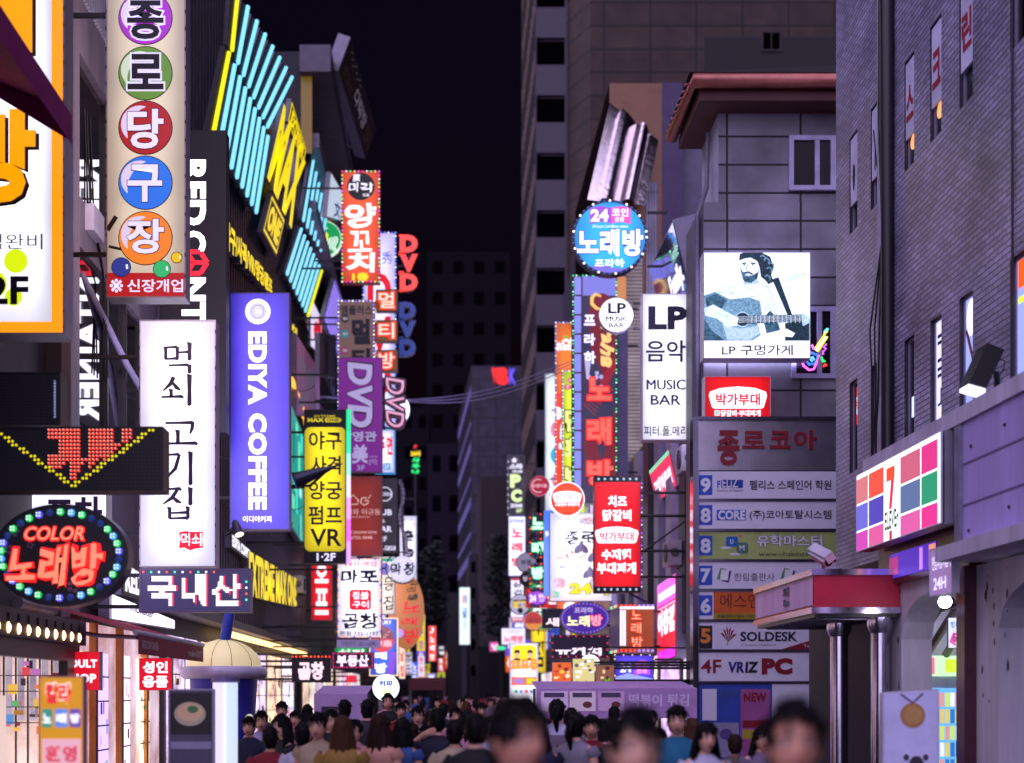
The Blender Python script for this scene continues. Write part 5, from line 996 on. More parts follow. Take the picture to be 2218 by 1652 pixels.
for y in (1037.5, 1276.5):
    for k in range(7): b = L(); b.dome(s.pl, 1296.5 + 13.6 * k, y, 2.9, bl, .014); b.build('lamp', s.root)
for tx, a in (('치즈', (1317, 1073, 1357.5, 1098)), ('닭갈비', (1305, 1103.5, 1367.5, 1128.5)), ('수제햄', (1303, 1189, 1366, 1212.5)), ('부대찌개', (1293, 1218, 1377.5, 1243))): s.t(tx, *a, WP, bold=.05)
plate(s, 1288.5, 1140, 1383, 1176.5, WP); s.t('수제햄이 맛있는', 1320, 1143, 1352, 1147.5, RT, d=.016); s.t('박가부대', 1299.5, 1152, 1372.5, 1171.5, RT, bold=.02, d=.016)
s.p('light_string').bulbs(s.pl, [(1391.5, 1045 + 9 * k) for k in range(26)], 1.7, [dot('#b060ff', 1.6), dot('#e8d0ff', 1.7), dot('#6a2ab0', .8)], -.1)
a = s.p('bracket')
for y in (1117, 1193): a.tube([Fr(30.1)(1387, y), Fr(30.1)(1500, y)], .035, BLACK, 6)
a.tube([Fr(30.1)(1395, 1193), Fr(30.1)(1496, 1120)], .025, BLACK, 6); a.tube([Fr(30.1)(1362, 1284), Fr(30.1)(1400, 1304)], .03, mat('#4a2a7a', .5), 6); s.done()
s = Sign('round_sign', 'round orange sign with a white curved plate and white rim', Fr(31), 1191, 1043, 1266.5, 1118.5, em('#f4481c', 1.0, tubes=.8), shape='ell', depth=.18, lip=2.6, frame=em('#f6eeff', 1.2), wall=3.0)
plate(s, 1197, 1063, 1260, 1088, WP); s.t('박가부대', 1204, 1072, 1252.5, 1085.5, RT, bold=.0, d=.016); s.t('닭갈비·부대찌개', 1208, 1089, 1255, 1096.5, WP, bold=.05, d=.016); s.r(1202.5, 1089.5, 1207, 1096, em('#ffd8d0', 1), d=.014); s.done()
# ---- leaning boxes on the right wall
def lean(name, label, X0, Z0, X1, Z1, Ya, Yb, face, thick=.4, deco=None):
    """near edge at Ya, far edge at Yb; bottom (X0, Z0), top (X1, Z1)"""
    q = Quad((X1, Yb, Z1), (X1, Ya, Z1), (X0, Ya, Z0), (X0, Yb, Z0)); q.N = (q.c[3] - q.c[0]).cross(q.c[1] - q.c[0]).normalized()
    if q.N.x > 0: q.N = -q.N
    t = thing(name, label, 'sign', q(.5, 1)); l = L(); l.rect(q, 0, 0, 1, 1, mat('#8f89a4', .45), 0, thick); l.build('cabinet', t); l = L(); l.rect(q, .02, .03, .98, .97, face, .02); l.build('face', t)
    l = L(); deco and deco(l, q)
    if l.f: l.build('lettering', t)
    l = L()
    for u in (.15, .85): l.tube([q(u, .9, -thick), q(u, .9, -thick) + Vector((.6, 0, -.2))], .04, DARK, 6)
    l.build('bracket', t); return t
mirror = mat('#c8d0f0', .08, .9, .3); mirror = em('#7c90e0', .55) if False else mirror
def fam(l, q): l.text(q, 'Only for', .1, .7, .5, .9, WHT, .03, .02); l.text(q, 'Family.', .5, .5, .95, .9, WHT, .03, .04); l.text(q, 'Twinkle', .72, .25, .95, .45, em('#b0f0d8', .9), .03)
lean('leaning_sign', 'mirror-like blue sign leaning out above the white vertical sign', 5.42, 10.75, 5.05, 12.35, 31, 34.6, mirror, .5, fam)
def pk(l, q): l.text(q, '교대이층집', .1, .4, .9, .85, WHT, .03, .06); l.rect(q, .02, .02, .98, .12, em('#70f0c0', .9), .024)
lean('leaning_sign', 'pink-red sign leaning out above the bracket of the red sign', 5.32, 6.54, 5.12, 7.39, 32, 35.2, em('#ec3060', .9), .4, pk)
t = wall_board('wall_sign', 'magenta and red glowing wall sign with slanted white letters near the street', 5.1, ((1424.5, 1266), (1465.5, 1238), (1465.5, 1424), (1424.5, 1438)), em('#ee1838', 1.0), frame=mat('#8f89a4', .45), depth=.35, deco=lambda l, q: (l.rect(q, .02, .02, .98, .3, em('#f058e8', 1.0), .022), l.rect(q, .1, .14, .98, .24, em('#ffe0ff', 1.3), .026), l.rect(q, .02, .86, .98, .98, em('#e010e8', 1.0), .024), l.text(q, '이층집', .08, .36, .95, .68, WHT, .03, .07), l.rect(q, .05, .325, .98, .345, em('#ffb0ff', 1.2), .027)))
# ---- lower cluster
def disc(label, cx, cy, r_, Y, face, tx='', ct=None, bold=.04, ring=None, frame=None, sz=.55, extra=None, wall=None, group=None):
    s = Sign('round_sign', label, Fr(Y), cx - r_, cy - r_, cx + r_, cy + r_, face, shape='ell', depth=.15, lip=r_ * .06, frame=frame or DARK, wall=wall, group=group)
    if tx: s.t(tx, cx - r_ * sz, cy - r_ * sz, cx + r_ * sz, cy + r_ * sz, ct or WHT, bold=bold, d=.014, keep=len(tx) > 1)
    if ring: s.ring_lights(r_ * .09, ring, [dot('#ff4030', 1.7), dot('#6a6490', .5), dot('#6a6490', .5)], r_ * .1)
    if extra: extra(s)
    return s.done()
NAVY = mat('#16142c', .4); MINT = em('#c8ffe0', 1.3)
for k, (tx, cy) in enumerate((('노', 1133.4), ('래', 1187), ('방', 1241))):
    disc('dark round lamp-rimmed disc with a mint letter, ' + ('top of the column', 'second in the column', 'third in the column')[k], 1165, cy, 23, 50, NAVY, tx, MINT, .06, 15, extra=lambda s, tx=tx, cy=cy: s.t(tx, 1165 - 14.5, cy - 14.5, 1165 + 14.5, cy + 14.5, em('#20d878', .9), bold=.10, d=.010), group='dark round discs in a column')
disc('dark round lamp-rimmed disc with a purple and white 24 tag, bottom of its column', 1164, 1294, 23, 50, NAVY, ring=15, extra=lambda s: (s.y([(1145, 1285), (1164, 1280), (1183, 1285), (1183, 1304), (1164, 1310), (1145, 1304)], em('#9a40d8', .95), d=.010), s.t('24', 1147, 1288, 1161, 1303, WHT, bold=.04, d=.014), s.t('코인', 1166, 1286, 1181, 1295, WHT, bold=.03, d=.014), s.t('겸용', 1168, 1297, 1178, 1303, WHT, d=.014)), group='dark round discs in a column')
disc('small crimson round sign with pale looping letters', 1169, 1052, 21.8, 55, em('#a81c34', .8), '오렌지룸', em('#e8b8c8', 1.0), .02, sz=.72, frame=em('#c86a80', .7), extra=lambda s: s.p('graphic').ring(s.pl, 1166, 1052, 15, 15, 2, em('#e8b8c8', .9), .010, a0=60, a1=300))
disc('grey-white round sign with yellow comic lettering', 1126, 1309, 22.5, 56, em('#b8b4d0', .8), '만화', em('#e8c820', 1.0), .09, sz=.62, extra=lambda s: (s.t('만화', 1111, 1298, 1141, 1316, INK, bold=.13, d=.010), s.e(1127, 1322, 6, 6, INK, d=.012)))
disc('small dark round billiard sign below the mint letters', 1143, 1253, 17.6, 57, mat('#1a1218', .5), '당구', em('#d8d4e8', .9), .02, extra=lambda s: s.t('4F', 1146, 1261, 1154, 1267, em('#d8a840', .9), bold=.03, d=.014))
disc('red and amber round sign with thin dark brush letters', 1155, 1344, 20, 49, em('#b8321c', .75), '유가', mat('#2a1010', .5), .0, frame=em('#d89080', .7), extra=lambda s: s.y([(1155 + 19 * math.cos(R(a)), 1344 + 19 * math.sin(R(a))) for a in range(20, 161, 10)], em('#d88818', .85), d=.009))
disc('grey round sign with small dark letters behind the mint letters', 1140, 1218, 22, 58, em('#8a84a0', .7), '부동', INK, .02)
s = Sign('blade_sign', 'glowing white grill sign with brush letters, meat plates and a yellow 24', Fr(41), 1190.5, 1110, 1326, 1302, em('#f0f0ff', 1.4, tubes=1.0), depth=.3, lip=1, frame=mat('#9a94b8', .4))
s.t('종로', 1223, 1150, 1290, 1180, mat('#2a2250', .5), bold=.015, wob=.14); s.t('고기', 1207, 1187, 1288, 1214, em('#f08020', .9), bold=.01, wob=.18); s.t('Jongno', 1214, 1217, 1238, 1223, INK, shear=.2); s.t('BBQ Restaurant', 1212, 1225, 1276, 1232, INK, shear=.2)
q_ = random.Random(5)
for cx, cy, rx, ry in ((1211, 1262, 17, 13), (1295, 1262, 20, 14), (1278, 1128, 26, 9)):
    s.e(cx, cy, rx, ry, em('#d8d4ec', 1.0), d=.010)
    for k in range(50): a, r_ = q_.uniform(0, 6.28), math.sqrt(q_.random()) * .8; s.e(cx + rx * r_ * math.cos(a), cy + ry * r_ * math.sin(a), 1.9, 1.3, em(q_.choice(['#e89aa8', '#d86a80', '#f4c8d0', '#e8b0b8'] + (['#40b078'] if cy < 1200 else [])), 1.0), d=.0115 + .0001 * k, n=8)
for k in range(18): s.y([(1197 + q_.uniform(0, 16), 1280 + q_.uniform(0, 16)) for _ in range(3)], em(q_.choice(['#58c8a8', '#2a9a80', '#98e0c8', '#f0a8a0']), .9), d=.0115 + .0002 * k)
s.o('24시', 1234, 1259, 1318, 1288, em('#ffe828', 1.1), INK, bold=.06, ow=.05, d=.03); s.r(1192, 1296, 1324, 1300, em('#f0d8e8', 1.0)); s.done()
s = Sign('blade_sign', 'blue sign edge showing behind the white grill sign', Fr(43.5), 1178, 1105, 1240, 1290, em('#2870e0', .85), depth=.25, lip=1); s.t('영어', 1181, 1150, 1190, 1162, WHT, bold=.03); s.done()
for k, (x, y, Y) in enumerate(((1259, 1178, 39.5), (1288, 1196, 39), (1278, 1232, 39.2))):
    p = Fr(Y); t = thing('shade_lamp', 'dark bell-shaped lamp shade over the white grill sign, ' + ('leftmost of three', 'rightmost of three', 'lowest of three')[k], 'lamp', p(x, y + 24), 'bell lamps over the grill sign'); l = L(); c = p(x, y)
    l.tube([c + Vector((0, 0, .05)), c, c - Vector((0, 0, .06)), c - Vector((0, 0, .13)), c - Vector((0, 0, .25))], [.04, .06, .14, .19, .205], mat('#d8d0f0', .4, .1), 14, caps=False); l.build('shade', t); l = L(); l.ball(c - Vector((0, 0, .2)), .07, em('#ffeccf', 2), 10); l.build('bulb', t)
    l = L(); l.tube([c + Vector((0, 0, .04)), c + Vector((.02, 0, .2)), c + Vector((.15, .2, .28)), c + Vector((.6, .9, .1))], .018, BLACK, 6); l.build('arm', t)
s = Sign('blade_sign', 'black karaoke tower sign with pale green P and C letters far right row', Fr(78), 1100, 985, 1136, 1115, em('#2a2530', .8), depth=.3, lip=.6, wall=5.1)
PG = em('#d8f0a0', 1.1); s.p('graphic').ring(s.pl, 1115, 999, 9, 9, 1.5, em('#6a6480', .8), .01); s.y([(1114 + (7 if k % 2 == 0 else 3) * math.sin(R(36 * k)), 997 - (7 if k % 2 == 0 else 3) * math.cos(R(36 * k))) for k in range(10)], WHT, d=.014)
s.t('스타', 1104, 1004, 1132, 1016, WHT, bold=.04); s.t('라이트', 1110, 1018, 1132, 1024, WHT, bold=.03); s.t('P', 1105, 1027, 1128, 1056, PG, bold=.06); s.t('C', 1107, 1060, 1130, 1087, PG, bold=.07); s.t('ZONE', 1105, 1091, 1131, 1099, WHT, bold=.03); s.t('5F', 1118, 1102, 1131, 1110, PG, bold=.03)
for cy in (1045, 1072): s.p('graphic').ring(s.pl, 1120, cy, 14, 14, 2, em('#55505e', .8), .009)
s.edge_lights(1.2, 14, [dot('#e8e4ff', 1.7)], .3, 'l'); s.done()
s = Sign('blade_sign', 'white vertical sign with three red letters and blue dotted border', Fr(72), 1101.5, 1118, 1138, 1247, em('#ecebff', 1.35), depth=.3, lip=.8, wall=5.1)
s.t('뮤직파워', 1104, 1123, 1134, 1134, em('#3a5ae0', .8), bold=.03)
for k, tx in enumerate('노래방'): s.t(tx, 1108, 1143 + 31.5 * k, 1132, 1164 + 31.5 * k, em('#e01a2a', .95), bold=.045)
s.t('4F 8시간', 1104, 1236, 1130, 1242, em('#3a5ae0', .8)); s.edge_lights(.9, 4, [dot('#6a70f0', 1.2)], 1.2); s.done()
s = Sign('blade_sign', 'white sign with black brush letter and red bands below the blue dotted one', Fr(70), 1106.5, 1251, 1134, 1348, em('#e8e6fa', 1.2), depth=.3, lip=.6, wall=5.1)
s.r(1107.5, 1251.5, 1133, 1257, em('#c01840', .8)); s.r(1107.5, 1336, 1133, 1347, em('#c01840', .8)); s.t('삼', 1110, 1259, 1130, 1273, INK, bold=.03, wob=.1); s.t('겹', 1110, 1276, 1130, 1290, INK, bold=.02, wob=.1); s.t('종로직화', 1110, 1338, 1131, 1344, WHT, bold=.02); s.done()
s = Sign('wall_sign', 'small white sign with three red letters low at the far right', Fr(66), 1086, 1360, 1138, 1396, em('#e4e0f8', 1.15), depth=.3, lip=.8, wall=5.1); s.t('뮤직파워', 1098, 1364, 1126, 1372, em('#8a90c8', .8)); s.t('노래방', 1091, 1376, 1134, 1391, em('#e8264a', .95), bold=.04); s.done()
s = Sign('led_sign', 'small glowing green LED sign in front of the brown block', Fr(90), 1076, 1398, 1112, 1410, em('#0c2a1a', .5), depth=.2, lip=.5, wall=5.1); s.t('BBQ', 1078, 1400, 1102, 1408, em('#30ff90', 1.4), bold=.06); s.done()
PU = em('#4a28a0', .7)
s = Sign('oval_sign', 'purple oval neon sign with cream and pink letters ringed by lilac bulbs', Fr(37.5), 1213, 1303, 1321, 1374, PU, shape='ell', depth=.25, lip=1.5, frame=mat('#6a5a90', .4))
s.t('프라하', 1244, 1315, 1285, 1328, em('#c8b8e8', 1.0), bold=.02); s.t('노래', 1228, 1333, 1277, 1357, em('#fff4b0', 1.3), bold=.035, d=.02); s.t('방', 1279, 1330.5, 1305, 1356, em('#ff3a70', 1.3), bold=.07, d=.018); s.t('방', 1280.5, 1332, 1303.5, 1354.5, em('#ffa8b8', 1.3), bold=.02, d=.024)
for k in range(38): a = 2 * math.pi * k / 38; b = L(); b.dome(s.pl, 1267 + 50 * math.cos(a), 1338.5 + 31.5 * math.sin(a), 2.3, em('#8a70d0', .85), .012); b.build('lamp', s.root)
s.done()
s = Sign('led_board', 'dark LED board with one white dotted letter left of the purple oval', Fr(39), 1175, 1318, 1236, 1360, mat('#221d2e', .5), cat='led board', depth=.2, lip=1.2, frame=mat('#3a3448', .5)); s.p('lit_letters').dots(s.pl, '새', 1181, 1338, 1211, 1356, 1.15, dot('#ffe8f0', 1.5), .012, .04, .5); s.done()
s = Sign('led_board', 'wide dark LED board of white scrolling letters below the purple oval', Fr(37), 1194, 1375, 1318, 1425, mat('#241d3c', .5), cat='led board', depth=.25, lip=1.5, frame=mat('#2a2440', .5))
s.p('lit_letters').dots(s.pl, 'ㅠ끼치', 1203, 1402, 1303, 1420, 1.35, dot('#ffeaff', 1.6), .012, .05, .52); s.edge_lights(1.5, 17, [dot('#ff3060', 1.5)], 3); s.done()
COP = mat('#a4552c', .45, .2, glow=.28)
s = Sign('neon_sign', 'copper panel with red neon letters and rows of red and blue bulbs', Fr(33), 1342, 1308, 1417, 1414, COP, depth=.3, lip=1, frame=mat('#6a5a90', .4))
for tx, a in (('노', (1367, 1321.5, 1389, 1342)), ('래', (1366, 1348, 1389, 1372)), ('방', (1367.5, 1378, 1392, 1403.5))): s.t(tx, *a, em('#ff3020', 1.4), bold=.055, d=.03); s.t(tx, a[0] + 1.3, a[1] + 1.3, a[2] - 1.3, a[3] - 1.3, em('#ffb088', 1.3), bold=.0, d=.036)
for x in (1345, 1352): s.p('neon_tube').tube([s.pl(x, 1322, .05), s.pl(x, 1398, .05)], .03, em('#e8e0ff', 1.6), 6)
s.p('neon_tube').tube([s.pl(1342, 1316.5, .05), s.pl(1416, 1316.5, .05)], .03, em('#f0e8ff', 1.6), 6)
for y in (1312, 1409):
    for k in range(8): b = L(); b.dome(s.pl, 1346 + 9.6 * k, y, 3.1, em(['#ff4a48', '#8a98ff'][k > 3], 1.2), .02); b.build('lamp', s.root)
a = s.p('corner_panel')
a.raw([s.pl(1342, 1306, .0), s.pl(1342, 1416, .0), (px(1322, 35), 35, pz(1414, 35)), (px(1322, 35), 35, pz(1312, 35))], [(0, 1, 2, 3)], mat('#7a6aa8', .4, glow=.1))
for k, c in enumerate(('#ff4a60', '#40f0b0', '#ff4a60', '#40f0b0')): a.ball((px(1338 - 4.6 * k, 33.3 + .4 * k), 33.3 + .4 * k, pz(1312 + 1.5 * k, 33.3 + .4 * k)), .04, em(c, 1.3), 8); a.ball((px(1338 - 4.6 * k, 33.3 + .4 * k), 33.3 + .4 * k, pz(1410 + .8 * k, 33.3 + .4 * k)), .04, em(c, 1.3), 8)
s.done()
s = Sign('wall_sign', 'blue-violet lit sign with a white 24 and pink tag low on the right', Fr(31), 1331, 1418, 1417, 1490, em('#5a48e8', .95, tubes=1.2), depth=.25, lip=1.2, frame=mat('#3a2a50', .5)); s.t('24', 1343, 1436, 1368, 1456, WHT, bold=.05); s.y([(1373, 1434), (1390, 1429), (1408, 1432), (1408, 1462), (1390, 1458), (1373, 1464)], em('#b858e0', .95), d=.009); s.t('코인', 1376, 1436, 1404, 1447, em('#ffa0f0', 1.2), bold=.03, d=.014); s.t('겸용', 1378, 1449, 1402, 1458, em('#ffa0f0', 1.2), bold=.02, d=.014); s.y([(1333, 1466), (1360, 1458), (1415, 1470), (1415, 1489), (1333, 1489)], em('#98a8f8', 1.0), d=.0085); s.edge_lights(1.4, 9, [dot('#ffd8a0', 1.6), dot('#2a2040', .3)], .5, 'tlr'); s.done()
s = Sign('standing_sign', 'white and yellow rounded signboard with two dark faces and red letters', Fr(44), 1104, 1392, 1166, 1545, em('#f0f2fa', 1.2, tubes=1.0), depth=.3, lip=.8, arms=False)
s.p('graphic').rrect(s.pl, 1109, 1397, 1161, 1432, 10, em('#e8dc18', 1.0), .009)
for cx in (1120, 1148): s.e(cx, 1412, 6, 5, INK, d=.012); s.e(cx, 1419, 4.5, 6, em('#e8b898', .9), d=.013); s.e(cx, 1430, 8, 5, INK, d=.0115, a0=180, a1=360)
s.o('28모공', 1106, 1428, 1164, 1450, em('#f0a820', 1.0), em('#e04050', .9), bold=.05, ow=.05, d=.016); s.r(1108, 1466, 1162, 1484, em('#f06848', .9)); s.t('이벤트', 1112, 1469, 1136, 1481, em('#7a90f0', .9), bold=.05); s.r(1140, 1469, 1160, 1481, em('#e8d820', .9), d=.010)
for k, c in enumerate(('#50c090', '#a0a8e8', '#f07078', '#90a0d0')): s.e(1118 + 11 * k, 1498, 4, 4.5, em(c, .9))
s.done()
# ---- tenant directory
D = Fr(24.6); t = thing('directory_sign', 'tall steel tenant directory board with numbered rows at the house corner', 'directory sign', D(1660, 1640))
l = L(); l.rect(D, 1500, 907, 1512, 1660, metal('#c8c2d8', .12, .2), .05, .3); l.rect(D, 1512, 907, 1850, 1660, mat('#4a4552', .5), -.02, .2)
for y in (1083, 1148.5, 1214, 1278, 1344, 1409.5, 1478): l.rect(D, 1512, y - 3, 1850, y + 3, metal('#9a94a8', .2), .03, .03)
l.rect(D, 1503, 903, 1850, 910, metal('#8a8498', .25), .06, .3); l.build('frame', t)
l = L(); l.rect(D, 1512, 910, 1850, 1018, metal('#c8c0cc', .32, .25, .05), .0, .02); l.build('header_panel', t)
l = L(); MR = mat('#8a1426', .4)
for tx, a in (('종', (1554, 932, 1601, 1008)), ('로', (1607, 934, 1656, 972)), ('코', (1666, 934, 1712, 972)), ('아', (1718, 932, 1768, 974))): l.text(D, tx, *a, MR, .035, .035, t=.03)
l.build('lettering', t)
NB, WR = mat('#2a52c8', .5), mat('#e2dff2', .4, var=.08); TXD = mat('#17142a', .5, var=.05); WN = mat('#e8ecfa', .5)
rows_ = [(1021, 1080, '9', WR, NB), (1086, 1145, '8', WR, NB), (1152, 1211, '8', mat('#a8bc6c', .5), NB), (1217, 1275, '7', WR, NB), (1281, 1341, '6', WR, NB), (1347, 1406, '5', WR, mat('#17141c', .5)), (1413, 1475, '', WR, None)]
for y0, y1, nb, m, nm in rows_:
    r_ = L(); r_.rect(D, 1513, y0, 1850, y1, m, .012, .03); ro = r_.build('row_panel', t); g_ = L()
    if nm: g_.rect(D, 1513.5, y0 + 8, 1542.5, y1 - 8 if nb != '5' else y1 - 1, nm, .016); g_.text(D, nb, 1517, y0 + 14, 1539, y1 - 13, WN if nb != '5' else mat('#f08a30', .5), .02, .04)
    if y0 == 1021: g_.rect(D, 1562, 1039, 1609, 1057, mat('#1a3a9a', .5, glow=.1), .016); g_.text(D, 'F', 1553, 1041, 1560, 1057, NB, .018, .03); g_.text(D, 'ELiZ', 1564, 1036, 1598, 1056, WN, .02, .01); g_.text(D, 'Instituto de Español', 1553, 1060, 1609, 1066, TXD, .018); g_.text(D, '펠리스 스페인어 학원', 1623, 1040, 1800, 1061, TXD, .018, .015)
    elif y0 == 1086: g_.rect(D, 1552, 1104, 1615, 1127, NB, .016); g_.text(D, 'CORE', 1555, 1105, 1613, 1126, WN, .02, .05); g_.text(D, '(주)코아토탈시스템', 1623, 1105, 1800, 1127, TXD, .018, .012)
    elif y0 == 1152:
        g_.ell(D, 1572, 1186, 12, 2.5, WN, .015); g_.ell(D, 1592, 1200, 12, 2.5, WN, .015); g_.rrect(D, 1572, 1162, 1598, 1184, 5, mat('#1a66b8', .5, glow=.15), .017); g_.rrect(D, 1595, 1175, 1620, 1198, 5, mat('#4a7a70', .5, glow=.1), .019); g_.text(D, 'U', 1581, 1168, 1588, 1178, WN, .022, .03); g_.text(D, 'M', 1601, 1181, 1612, 1192, WN, .022, .03); g_.rect(D, 1601, 1158, 1606, 1164, mat('#d86a70', .5, glow=.1), .017)
        g_.outlined(D, '유학마스터', 1638, 1159, 1780, 1184, WN, mat('#3a3070', .5), .018, .02, .03); g_.text(D, 'www.uhakmaster.net', 1643, 1194, 1800, 1205, mat('#3a4a34', .5), .018)
    elif y0 == 1217:
        for dx in (0, 138): g_.poly(D, [(1552 + dx, 1254), (1560 + dx, 1230), (1572 + dx, 1232), (1566 + dx, 1258)], mat('#5a8a60', .5), .016); g_.poly(D, [(1562 + dx, 1258), (1566 + dx, 1236), (1584 + dx, 1236), (1578 + dx, 1262)], mat('#5a2a7a', .5), .017); g_.poly(D, [(1559 + dx, 1256), (1562 + dx, 1233), (1579 + dx, 1235), (1576 + dx, 1257)], WN, .019)
        g_.text(D, '한림출판사', 1590, 1241, 1677, 1258, TXD, .018, -.004)
    elif y0 == 1281: g_.rect(D, 1545, 1282, 1850, 1328, mat('#d8601c', .5), .016); g_.rect(D, 1545, 1328, 1850, 1341, mat('#a8901c', .5, glow=.1), .0165); g_.text(D, '에스앤피부과', 1559, 1286, 1740, 1317, mat('#3a1410', .5), .02, -.004); g_.text(D, '서울대학교병원 피부과 지정', 1552, 1331, 1660, 1338, TXD, .02, .01)
    elif y0 == 1347:
        for a_ in (-150, -125, -100, -75, -50, -25): g_.poly(D, [(1577, 1390), (1577 + 13 * math.cos(R(a_ - 8)), 1384 + 20 * math.sin(R(a_ - 8))), (1577 + 21 * math.cos(R(a_)), 1386 + 31 * math.sin(R(a_))), (1577 + 13 * math.cos(R(a_ + 8)), 1384 + 20 * math.sin(R(a_ + 8)))], MR, .016 + .0002 * a_ / -10)
        g_.line(D, [(1577, 1388), (1574, 1397)], .8, MR, .016); g_.text(D, 'SOLDESK', 1603, 1368, 1727, 1389, TXD, .018, .03); g_.text(D, 'IT Academy (주)솔데스크', 1605, 1394, 1680, 1400, TXD, .018); g_.poly(D, [(1692, 1406), (1810, 1370), (1850, 1360), (1850, 1406)], MR, .016); g_.text(D, 'Tel. 6901', 1740, 1395, 1785, 1402, WN, .02)
    else: g_.text(D, '4F', 1518, 1428, 1562, 1458, MR, .018, .02); g_.text(D, 'VR', 1577, 1433, 1612, 1457, mat('#2a2a7a', .5), .018, .05, shear=.1); g_.text(D, 'IZ', 1613, 1433, 1643, 1457, TXD, .018, .05, shear=.1); g_.text(D, 'PC', 1649, 1425, 1716, 1461, MR, .018, .075)
    g_.build('lettering', ro, origin=t.location)
l = L(); l.rect(D, 1513, 1482, 1850, 1660, mat('#2a4cb0', .5), .012, .03); po = l.build('notice_panel', t); l = L()
l.rect(D, 1521, 1492, 1552, 1560, WR, .016); l.rect(D, 1556, 1495, 1600, 1510, mat('#35509a', .5), .016); l.rect(D, 1604, 1492, 1668, 1640, mat('#a85a98', .5, glow=.12), .016); l.rect(D, 1672, 1480, 1762, 1560, WR, .017); l.rect(D, 1545, 1565, 1600, 1640, mat('#9a92b8', .5, glow=.08), .016); l.text(D, 'NEW', 1610, 1500, 1660, 1520, MR, .02, .05); l.rect(D, 1608, 1580, 1664, 1600, mat('#b8a030', .5), .018); l.rect(D, 1608, 1560, 1664, 1576, MR, .018); l.ell(D, 1572, 1590, 14, 12, mat('#5a4a90', .5), .018); l.build('poster', po, origin=t.location)
# ---- neon guitar in the house window
p = Fr(25.96); t = thing('neon_guitar', 'small neon guitar in yellow, blue and pink tubes hung in a window', 'neon sign', p(1760, 803)); l = L(); r_ = .022
def tb(pts, c): l.tube([p(x, y, .03) for x, y in pts], r_, em(c, 1.5), 6)
tb([(1764, 757), (1784, 728), (1786, 722), (1791, 718)], '#ffe030'); tb([(1770, 762), (1791, 730)], '#ffe030'); tb([(1767, 760), (1788, 730)], '#e8f0ff')
for k in range(3): tb([(1785 + 2.5 * k, 721 - 2 * k), (1787 + 2.5 * k, 716 - 2 * k)], '#70f0e0')
tb([(1733, 777), (1740, 793), (1752, 802), (1762, 800), (1768, 786), (1773, 770)], '#ff70f8'); tb([(1762, 757), (1758, 748), (1750, 752), (1754, 766), (1745, 774)], '#ff70f8'); tb([(1756, 764), (1770, 770), (1764, 788), (1752, 790), (1744, 780), (1756, 764)], '#4080ff'); tb([(1755, 776), (1760, 774), (1762, 779), (1758, 783), (1755, 778)], '#70c8ff')
tb([(1789, 746), (1783, 752), (1788, 756), (1782, 762), (1782, 768)], '#e060ff'); tb([(1778, 774), (1782, 784), (1786, 782)], '#30f070'); tb([(1784, 790), (1790, 792)], '#ff4030'); tb([(1782, 794), (1789, 790)], '#ff4030'); l.build('neon_tube', t)
# overhead cables across the street
for k, (a, b, sg) in enumerate((((880, 866, 52), (1245, 778, 46), 14), ((880, 868, 52), (1245, 785, 46), 17), ((880, 870, 52), (1245, 792, 46), 20))):
    A, B = Fr(a[2])(a[0], a[1]), Fr(b[2])(b[0], b[1]); A2 = Vector((-5, 52, A.z + .15)); pts = [A2] + [A.lerp(B, u / 14) - Vector((0, 0, sg * .012 * math.sin(math.pi * u / 14) * 2)) for u in range(15)] + [Vector((5.3, 46, B.z + .1))]
    l = L(); l.tube(pts, .018, mat('#8a84a0', .5), 5); tag(l.build('overhead_cable', None, A2), ('upper', 'middle', 'lower')[k] + ' cable of three sagging across the street below the dark sky', 'cable', 'cables across the street')
# ================================================================ right-hand ground floor
PLA = mat('#e0dae8', .6, var=.3, streak=True); BUR = mat('#4a1526', .2, spec=.8)
t = thing('arcade_building', 'rust-stained white arcade of round arches under the convenience store sign', 'building', (5.6, 13, 0))
l = L()
def archwall(l, pl, ua, ub, z1, arches, m, depth=.35):
    n = 24; cuts = [ua]; lo = []
    u = ua
    for (a, b, zs, rz) in sorted(arches):
        l.rect(pl, u, 0, a, z1, m)
        for i in range(n):
            p, q = a + (b - a) * i / n, a + (b - a) * (i + 1) / n
            f = lambda v: zs + rz * math.sqrt(max(0, 1 - ((v - (a + b) / 2) / ((b - a) / 2)) ** 2))
            l.poly(pl, [(p, f(p)), (q, f(q)), (q, z1), (p, z1)], m); l.raw([pl(p, f(p)), pl(q, f(q)), pl(q, f(q), -depth), pl(p, f(p), -depth)], [(0, 1, 2, 3)], m, True)
        for v in (a, b): l.raw([pl(v, 0), pl(v, zs), pl(v, zs, -depth), pl(v, 0, -depth)], [(0, 1, 2, 3)], m)
        u = b
    l.rect(pl, u, 0, ub, z1, m)
archwall(l, Wl(5.2), 9.0, 16.28, 3.0, [(13.9, 15.88, 2.36, .48), (10.6, 13.08, 2.36, .46)], PLA)
l.box(5.19, 16.28, 0, 5.6, 19.9, 3.35, mat('#34303c', .6)); l.build('wall', t)
l = L(); l.box(5.1, 16.28, 0, 5.2, 16.46, 3.0, BUR); l.build('pilaster', t); l = L(); l.box(5.08, 13.62, 0, 5.2, 13.84, 3.0, BUR); l.build('pilaster', t)
